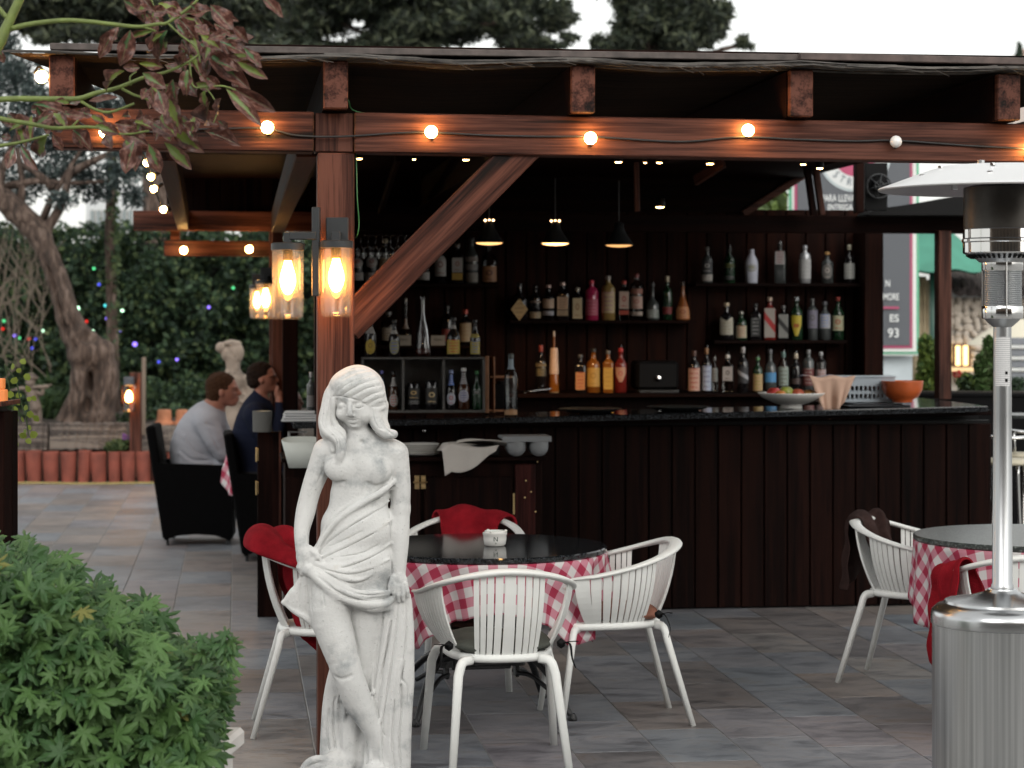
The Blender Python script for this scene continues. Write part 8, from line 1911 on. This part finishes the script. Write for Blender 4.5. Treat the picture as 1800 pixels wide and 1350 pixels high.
sa, sb_ = sl_.mesh('slat', plain('slat_grey', (.16, .17, .19), .6)), None; sl2 = MB(); sl2.box((0, 0, 0), (100 * kl, .06, 6 * kl), bev=.01); sb_ = sl2.mesh('slat', plain('slat_white', (.55, .56, .55), .6))
for q, y in enumerate(range(600, 680, 20)): link('slat', sa, lv, (0, 0, CH - (y - HZ) * kl)); link('slat', sb_, lv, (0, -.03, CH - (y + 10 - HZ) * kl))
for sx in (-1, 1): mb = MB(); mb.box((sx * 50 * kl, .03, .75), (.05, .05, 1.5)); mb.build('post', M['black'], lv)
# bistro table and chrome chairs behind the heater
bt = thing('bistro_table', 'small grey topped bistro table right behind the heater pole', 'table', (gx(1812, 14.6), 14.6, 0)); zt3 = CH - (728 - HZ) * 14.6 / FPX
mb = MB(); mb.lathe([(.001, zt3 - .02), (.24, zt3 - .02), (.24, zt3), (.001, zt3)], 40); mb.build('tabletop', M['granite_g'], bt); mb = MB(); mb.tube([(0, 0, 0), (0, 0, zt3 - .02)], .025, 10); mb.lathe([(.18, 0), (.17, .015), (.03, .03)], 20); mb.build('pedestal', M['iron'], bt)
def stool(px, Y, rz, lab):
    t = thing('chrome_chair', lab, 'chair', (gx(px, Y), Y, 0), R(rz), 'chrome chairs with cream seats beyond the heater'); zs = CH - (800 - HZ) * 14.0 / FPX
    mb = MB(); mb.lathe([(.001, zs - .03), (.17, zs - .03), (.18, zs - .015), (.17, zs), (.001, zs + .004)], 28); mb.build('seat', plain('cream_vinyl', (.55, .50, .38), .5), t, smooth=True)
    mb = MB(); mb.tube([(.18 * math.cos(a_), .18 * math.sin(a_), zs + .16 + .02 * math.sin(a_)) for a_ in [x * .2 for x in range(16, 32)]], .02, 8, .5); mb.build('backrest', M['chrome'], t, smooth=True)
    for q in range(4):
        a_ = .785 + q * 1.571; mb = MB(); mb.tube(smoothpath([(.13 * math.cos(a_), .13 * math.sin(a_), zs - .03), (.15 * math.cos(a_), .15 * math.sin(a_), zs * .6), (.2 * math.cos(a_), .2 * math.sin(a_), 0)], 4), .011, 8); mb.build('leg', M['chrome'], t, smooth=True)
    mb = MB(); mb.tube([(.165 * math.cos(a_ * .35), .165 * math.sin(a_ * .35), .22) for a_ in range(19)], .009, 6, cap=False); mb.build('foot_ring', M['chrome'], t, smooth=True)
    for q in (3.6, 5.8): mb = MB(); mb.tube([(.16 * math.cos(q), .16 * math.sin(q), zs - .01), (.18 * math.cos(q), .18 * math.sin(q), zs + .16)], .009, 6); mb.build('back_post', M['chrome'], t, smooth=True)
stool(1768, 13.6, 0, 'chrome chair with cream seat directly behind the heater pole'); stool(1800, 14.2, 30, 'chrome chair with cream seat at the right picture edge')

# ------------------------------------------------------------------ geranium bush in a white planter, lower left
def lobed():
    m_ = MB(); P_ = []; N = 72
    for i in range(N):
        a_ = 2 * math.pi * i / N; best = .16
        for L_, ang, wid in ((1.0, 90, 19), (.93, 40, 18), (.93, 140, 18), (.80, -10, 18), (.80, 190, 18), (.55, -52, 16), (.55, 232, 16), (.70, 106, 9), (.70, 74, 9), (.66, 57, 9), (.66, 123, 9), (.64, 24, 9), (.64, 156, 9)):
            d = abs((math.degrees(a_) - ang + 180) % 360 - 180)
            best = max(best, .27, L_ * (1 - .5 * (d / wid / .82) ** 1.3) if d < wid * .82 else 0)
        best *= 1 + .10 * math.sin(a_ * 36) * (best > .4) ; P_.append((best * math.cos(a_), best * math.sin(a_)))
    V_ = [(0, 0, .05)] + [(x_ * .55, y_ * .55, .07 - .03 * abs(math.sin(2.5 * math.atan2(y_, x_)))) for x_, y_ in P_[::2]] + [(x_, y_, -.10 * math.hypot(x_, y_) ** 2 + .02 * math.sin(i * 1.7)) for i, (x_, y_) in enumerate(P_)]
    n2 = N // 2; Fc = [(0, 1 + i, 1 + (i + 1) % n2) for i in range(n2)]
    for i in range(n2):
        a, b = 1 + i, 1 + (i + 1) % n2; o0, o1, o2 = 1 + n2 + 2 * i, 1 + n2 + (2 * i + 1) % N, 1 + n2 + (2 * i + 2) % N; Fc += [(a, o0, o1), (a, o1, b), (b, o1, o2)]
    return V_, Fc
LV, LF = lobed()
gmats = [leafm('geranium_leaf', (.072, .145, .040), .5, .15, .25, .35), leafm('geranium_leaf_dark', (.042, .098, .030), .5, .15, .25, .35), leafm('geranium_leaf_young', (.10, .20, .05), .5, .2, .2, .35)]
gmats.append(leafm('geranium_leaf_yellowed', (.17, .17, .045), .6, .2, .3)); lm3 = []
for m_ in gmats: b_ = MB(); b_.add(LV, LF); lm3.append(b_.mesh('leaf', m_, False))
gb = thing('geranium_bush', 'dense green scented geranium bush with deeply lobed leaves in front left', 'plant', (gx(150, 6.4), 6.4, 0)); gl0 = Vector(gb.location)
top_ = [(-200, 960), (-60, 945), (0, 950), (60, 945), (100, 965), (150, 1012), (200, 1035), (245, 1060), (290, 1080), (300, 1115), (345, 1140), (380, 1128), (405, 1150), (412, 1190)]
def topy(px):
    for (a, b), (c, d) in zip(top_[:-1], top_[1:]):
        if a <= px <= c: return b + (d - b) * (px - a) / (c - a)
    return 1200
rs5 = random.Random(12); nl = 0; stuffm = MB(); big = []
def leaf_xf(px, py, Y, s, tilt):
    p = at(px, py, Y) - gl0; nrm = Vector((rs5.uniform(-1.1, 1.1) + (px - 150) / 600, -1.0 + rs5.uniform(-.3, .5), rs5.uniform(.1, 1.1) + tilt)).normalized(); up = Vector((rs5.uniform(-.8, .8), -.2, rs5.uniform(-1.2, .5))).normalized()
    x_ = up.cross(nrm).normalized(); y_ = nrm.cross(x_); Mx = Matrix(((x_.x, y_.x, nrm.x, p.x), (x_.y, y_.y, nrm.y, p.y), (x_.z, y_.z, nrm.z, p.z), (0, 0, 0, 1))); return Mx @ Matrix.Scale(s, 4)
for i in range(2100):
    px = rs5.uniform(-120, 402); ty = topy(px) + 10 * math.sin(px * .09) + 8 * math.sin(px * .21 + 1); right_lim = 415 - max(0, (1180 - 0) * 0)
    py = ty + 8 + (1420 - ty) * rs5.random() ** 1.15
    if px > 412 - max(0, py - 1200) * .28: continue
    edge = min((py - ty) / 90, (412 - px) / 90, 1); layer = i / 2100; Y = 6.75 - .62 * math.sin(max(0, min(1, edge)) * 1.57) + (1 - layer) * .35 + rs5.uniform(-.08, .08) ; Y += .0
    s = rs5.uniform(.034, .070) * (1.15 if layer > .6 else .9); Mx = leaf_xf(px, py, Y, s, .5 * (1 - edge)); big.append((layer, Mx, px, py, edge))
for q in range(14): px, py = rs5.uniform(335, 412), rs5.uniform(1112, 1165); big.append((1, leaf_xf(px, py, 6.3, rs5.uniform(.035, .06), .6), px, py, 0))
front = sorted(big, key=lambda b: (Vector(b[1].translation) + gl0).y)[:295]; fs = set(id(b) for b in front)
for b in big:
    young = (b[2] > 290 and b[3] < 1220) or (b[4] < .25 and rs5.random() < .5); mi = 2 if young and rs5.random() < .75 else rs5.choice((0, 0, 1)); mi = 3 if rs5.random() < .008 else mi
    if id(b) in fs: o = link('leaf', lm3[mi], gb); o.matrix_local = b[1]
    else: stuffm.add([b[1] @ Vector(v) for v in LV], LF, mat=rs5.choice((0, 1, 1)))
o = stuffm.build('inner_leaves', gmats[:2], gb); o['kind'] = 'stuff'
mb = MB()
for i in range(60): px = rs5.uniform(-60, 380); ty = topy(px) + 40; mb.tube(smoothpath([at(150 + (px - 150) * .5, 1420, 6.6) - gl0, at(px * .8 + 30, (1420 + ty) / 2, 6.6) - gl0, at(px, ty, 6.55) - gl0], 3), [.007 - .0005 * q for q in range(7)], 5)
mb.build('stem', plain('geranium_stem', (.09, .11, .035), .7), gb, smooth=True)
mb = MB(); mb.grid(lambda u, v: (at(150, 0, 6.8).x - gl0.x + (-.62 + .98 * u), .35 , .3 + (CH - (topy(-100 + 480 * u) + 70 - HZ) * 6.8 / FPX - .3) * v), 24, 4); mb.build('inner_shade', plain('bush_shade', (.02, .028, .014), .95), gb)  # dark sheet that paints the shade deep between the leaves
pt = thing('white_planter', 'white stone planter under the geranium bush, one corner showing', 'planter', (gx(130, 6.6), 6.6, 0), R(-6)); zpl = CH - (1334 - HZ) * 6.35 / FPX
mb = MB(); mb.box((0, 0, zpl / 2), (.84, .55, zpl), bev=.012); mb.box((0, 0, zpl - .03), (.90, .60, .06), bev=.012); mb.build('box', plain('white_planter_stone', (.50, .48, .46), .7, var=.1), pt)

# ------------------------------------------------------------------ overhanging branches with browning leaves, upper left
m, t_, b = new_mat('browning_leaf'); uvn = t_.nodes.new('ShaderNodeUVMap'); sp = t_.nodes.new('ShaderNodeSeparateXYZ'); t_.links.new(uvn.outputs[0], sp.inputs[0]); oi = t_.nodes.new('ShaderNodeObjectInfo')
def mth(op, a, b_=None, c_=None):
    n = t_.nodes.new('ShaderNodeMath'); n.operation = op
    for q, x in enumerate((a, b_, c_)):
        if x is None: continue
        if isinstance(x, (int, float)): n.inputs[q].default_value = x
        else: t_.links.new(x, n.inputs[q])
    return n.outputs[0]
du = mth('ABSOLUTE', mth('SUBTRACT', sp.outputs[0], .5)); nz = t_.nodes.new('ShaderNodeTexNoise'); nz.inputs['Scale'].default_value = 7; nz.inputs['Detail'].default_value = 5
va = t_.nodes.new('ShaderNodeVectorMath'); va.operation = 'ADD'; cb = t_.nodes.new('ShaderNodeCombineXYZ'); t_.links.new(mth('MULTIPLY', oi.outputs['Random'], 40.0), cb.inputs[2]); t_.links.new(uvn.outputs[0], va.inputs[0]); t_.links.new(cb.outputs[0], va.inputs[1]); t_.links.new(va.outputs[0], nz.inputs['Vector'])
sc_ = mth('ADD', mth('ADD', mth('MULTIPLY', du, 2.3), mth('MULTIPLY', sp.outputs[1], .95)), mth('MULTIPLY', mth('SUBTRACT', nz.outputs[0], .5), 1.1)); lim = mth('MULTIPLY_ADD', oi.outputs['Random'], 1.0, .02)
fac = mth('MULTIPLY', mth('SUBTRACT', sc_, lim), 9.0); fc_ = t_.nodes.new('ShaderNodeClamp'); t_.links.new(fac, fc_.inputs[0])
bn = ramp(t_, nz.outputs[0], [(.3, (.035, .012, .009)), (.5, (.095, .034, .024)), (.68, (.21, .11, .085))]); gn = ramp(t_, oi.outputs['Random'], [(0, (.035, .085, .03)), (.6, (.05, .12, .045)), (.8, (.16, .20, .03)), (1, (.10, .15, .03))])
mx = t_.nodes.new('ShaderNodeMix'); mx.data_type = 'RGBA'; t_.links.new(fc_.outputs[0], mx.inputs['Factor']); t_.links.new(gn.outputs[0], mx.inputs['A']); t_.links.new(bn.outputs[0], mx.inputs['B'])
vein = mth('LESS_THAN', du, .022); m2 = t_.nodes.new('ShaderNodeMix'); m2.data_type = 'RGBA'; t_.links.new(mth('MULTIPLY', vein, .6), m2.inputs['Factor']); t_.links.new(mx.outputs['Result'], m2.inputs['A']); m2.inputs['B'].default_value = (.16, .17, .07, 1)
t_.links.new(m2.outputs['Result'], b.inputs['Base Color']); b.inputs['Roughness'].default_value = .36; b.inputs['Specular IOR Level'].default_value = .4
M['bleaf'] = m
def leaf_mesh(curl, fold, wav, seed):
    rs6 = random.Random(seed); ph = rs6.uniform(0, 6); m_ = MB()
    def f(u, v):
        w = (.5 * math.sin(math.pi * min(1, v * 1.01) ** 1.12) ** .85 + .004) * (1 - .12 * v); x_ = (u - .5) * 2 * w
        z_ = fold * abs(u - .5) * 2 * w - curl * v * v + wav * math.sin(v * 11 + ph) * (abs(u - .5) * 2) ** 1.5 * w * 2; return (x_, v, z_)
    m_.grid(f, 6, 12); return m_.mesh('leaf', M['bleaf'], True)
lms = [leaf_mesh(.2, .5, .12, 1), leaf_mesh(.5, .8, .2, 2), leaf_mesh(-.25, .4, .15, 3), leaf_mesh(.8, 1.2, .25, 4), leaf_mesh(.1, .6, .25, 5)]
av = thing('avocado_tree', 'leafy branch with drooping green and brown leaves reaching in from upper left', 'tree', (gx(-260, 6.5), 6.5, 0)); av0 = Vector(av.location)
gbark = plain('green_bark', (.13, .17, .04), .55, var=.25, vscale=25, bump=.2)
def br(pts, r0, r1, Y=6.5): 
    P_ = smoothpath([at(p, y, Y + (.0 if len(q) < 1 else q[0])) - av0 for p, y, *q in pts], 6); n_ = len(P_); m_ = MB(); m_.tube(P_, [(r0 + (r1 - r0) * i / n_) * 6.5 / FPX for i in range(n_)], 8); m_.build('branch', gbark, av, smooth=True)
br([(60, -60), (36, -5), (17, 36), (8, 55), (-4, 80), (-60, 160), (-180, 400)], 7, 12); br([(-20, -10), (0, 17), (15, 34)], 4, 5)
br([(19, 50), (56, 42), (111, 36), (156, 38), (200, 43), (244, 47), (278, 42), (294, 40), (328, 17), (347, 0), (360, -20)], 5, 2); br([(250, 46), (274, 55)], 3, 1.5); br([(294, 40), (318, 62), (345, 84), (352, 110)], 2, 1.4)
br([(-60, 190), (0, 175), (97, 174), (139, 173), (167, 164), (208, 154), (253, 136), (294, 126), (333, 108), (350, 95)], 6, 1.8); br([(142, 178), (167, 192), (194, 197), (236, 182)], 3, 2.2); br([(214, 156), (236, 167), (261, 176), (275, 194)], 3, 1.5)
br([(-60, 190), (0, 208), (56, 218), (92, 225), (125, 224), (167, 224), (215, 236), (262, 230)], 5, 1.8); br([(125, 224), (139, 208), (136, 194)], 2, 1.4); br([(-40, 262), (0, 256), (36, 250), (86, 237)], 4, 2); br([(333, 108), (339, 150), (361, 153), (389, 151), (405, 155), (414, 158)], 2, 1.5)
br([(361, 153), (375, 172), (382, 194), (375, 217)], 1.3, 1.0); br([(230, 150), (229, 135), (240, 126)], 1.8, 1.2); br([(268, 30), (270, 12), (265, -4)], 1.6, 1.2)
m_ = MB(); m_.tube(smoothpath([at(-60, 160, 6.5) - av0, at(-180, 400, 6.5) - av0, at(-230, 800, 6.5) - av0, at(-250, 1600, 6.5) - av0], 5), [.02, .022, .024, .027, .03, .032, .034, .036, .038, .04, .042, .044, .046, .048, .05, .052], 10); m_.build('trunk', gbark, av, smooth=True)
LL = [(735, 170, 625, 370, 80), (825, 190, 770, 415, 95), (750, 170, 700, 270, 50), (980, 190, 785, 240, 38), (1060, 190, 960, 390, 130), (1030, 215, 905, 330, 90), (1150, 250, 1210, 345, 60), (790, 450, 615, 545, 75), (885, 430, 780, 425, 50), (900, 460, 1040, 560, 85), (1190, 440, 1165, 590, 90),
      (1095, 500, 1105, 670, 120), (1210, 480, 1150, 580, 60), (1300, 570, 1285, 680, 75), (1330, 640, 1260, 815, 110), (1430, 560, 1660, 795, 75), (1450, 545, 1755, 715, 85), (1310, 330, 1570, 545, 115), (1500, 390, 1690, 500, 60), (1330, 30, 1465, 190, 150), (1160, 90, 1340, 60, 90), (1170, 110, 1290, 180, 60),
      (1270, 220, 1400, 310, 90), (1390, 260, 1560, 340, 60), (1450, 200, 1560, 290, 70), (1440, 210, 1310, 250, 50), (780, 0, 900, 85, 90), (900, -20, 960, 60, 90), (1000, 20, 1160, 95, 80), (1040, 60, 1150, 100, 50), (1640, -40, 1800, 110, 60), (1480, 170, 1560, 250, 60), (1540, 300, 1640, 430, 70),
      (1060, 610, 1160, 850, 110), (1000, 570, 1060, 740, 100), (960, 560, 985, 700, 70), (950, 770, 1110, 880, 90), (1060, 790, 1300, 970, 95), (1290, 830, 1520, 890, 85), (1150, 780, 1240, 830, 60), (605, 790, 755, 845, 75), (720, 780, 860, 800, 60), (670, 850, 700, 930, 70), (800, 870, 860, 1080, 110), (850, 890, 790, 1100, 95),
      (940, 910, 1020, 1090, 85), (1040, 900, 1220, 1075, 75), (740, 800, 940, 920, 80), (900, 740, 980, 780, 50), (1230, 740, 1200, 860, 80), (130, 920, 230, 1080, 60), (90, 930, 40, 1075, 60), (300, 860, 215, 1010, 100), (330, 850, 400, 950, 50), (460, 820, 580, 920, 70), (210, 660, 440, 700, 60), (440, 650, 340, 640, 40),
      (400, 720, 560, 740, 50), (230, 780, 330, 720, 60), (60, 830, 210, 720, 70), (0, 770, 90, 800, 50), (10, 860, 80, 880, 50), (440, 655, 520, 645, 36), (560, 640, 740, 610, 40), (640, 700, 720, 740, 50), (770, 740, 840, 720, 60), (1190, 330, 1100, 430, 60), (1200, 350, 1270, 440, 60), (880, 400, 1040, 420, 60),
      (1290, 480, 1400, 560, 70), (1260, 460, 1310, 520, 40), (1300, 330, 1210, 400, 50), (1060, 260, 1000, 330, 60), (1200, 30, 1260, 80, 50), (1350, 370, 1500, 430, 70), (930, 560, 900, 620, 60), (1380, 760, 1440, 820, 60), (970, 0, 880, 70, 90), (1120, 150, 1190, 240, 70), (1230, 160, 1330, 230, 80), (0, 320, 25, 400, 60), (1400, 620, 1350, 730, 60)]
rs7 = random.Random(5)
def put_leaf(x0, y0, x1, y1, w, Y0):
    Y1 = Y0 + rs7.uniform(-.06, .06); A_ = at(x0 / 3.6, y0 / 3.6, Y0); B_ = at(x1 / 3.6, y1 / 3.6, Y1); d = B_ - A_; L_ = d.length; y_ = d.normalized(); tow = Vector((rs7.uniform(-.5, .5), -1, rs7.uniform(-.2, .6))); n_ = (tow - y_ * tow.dot(y_)).normalized(); x_ = y_.cross(n_)
    o = link('leaf', lms[rs7.randrange(5)], av); W_ = min(w / 3.6 * 6.5 / FPX * 1.28, L_ * .60); Mx = Matrix(((x_.x, y_.x, n_.x, A_.x - av0.x), (x_.y, y_.y, n_.y, A_.y - av0.y), (x_.z, y_.z, n_.z, A_.z - av0.z), (0, 0, 0, 1))) @ Matrix.Diagonal((W_, L_, W_, 1)); o.matrix_local = Mx
for (x0, y0, x1, y1, w) in LL: put_leaf(x0, y0, x1, y1, w, 6.5 + rs7.uniform(-.15, .15))
for q in range(84):
    cx2, cy2, sx_, sy_ = rs7.choice(((1250, 250, 200, 150), (1150, 500, 180, 120), (1000, 760, 260, 70), (350, 740, 240, 60), (1050, 60, 180, 70), (1400, 330, 120, 90)))
    x0 = rs7.gauss(cx2, sx_ * .6); y0 = rs7.gauss(cy2, sy_ * .6); an = R(rs7.uniform(-10, 110)); L_ = rs7.uniform(90, 180); put_leaf(x0, y0, x0 + L_ * math.cos(an), y0 + L_ * math.sin(an), rs7.uniform(45, 80), 6.6 + rs7.uniform(-.05, .3))
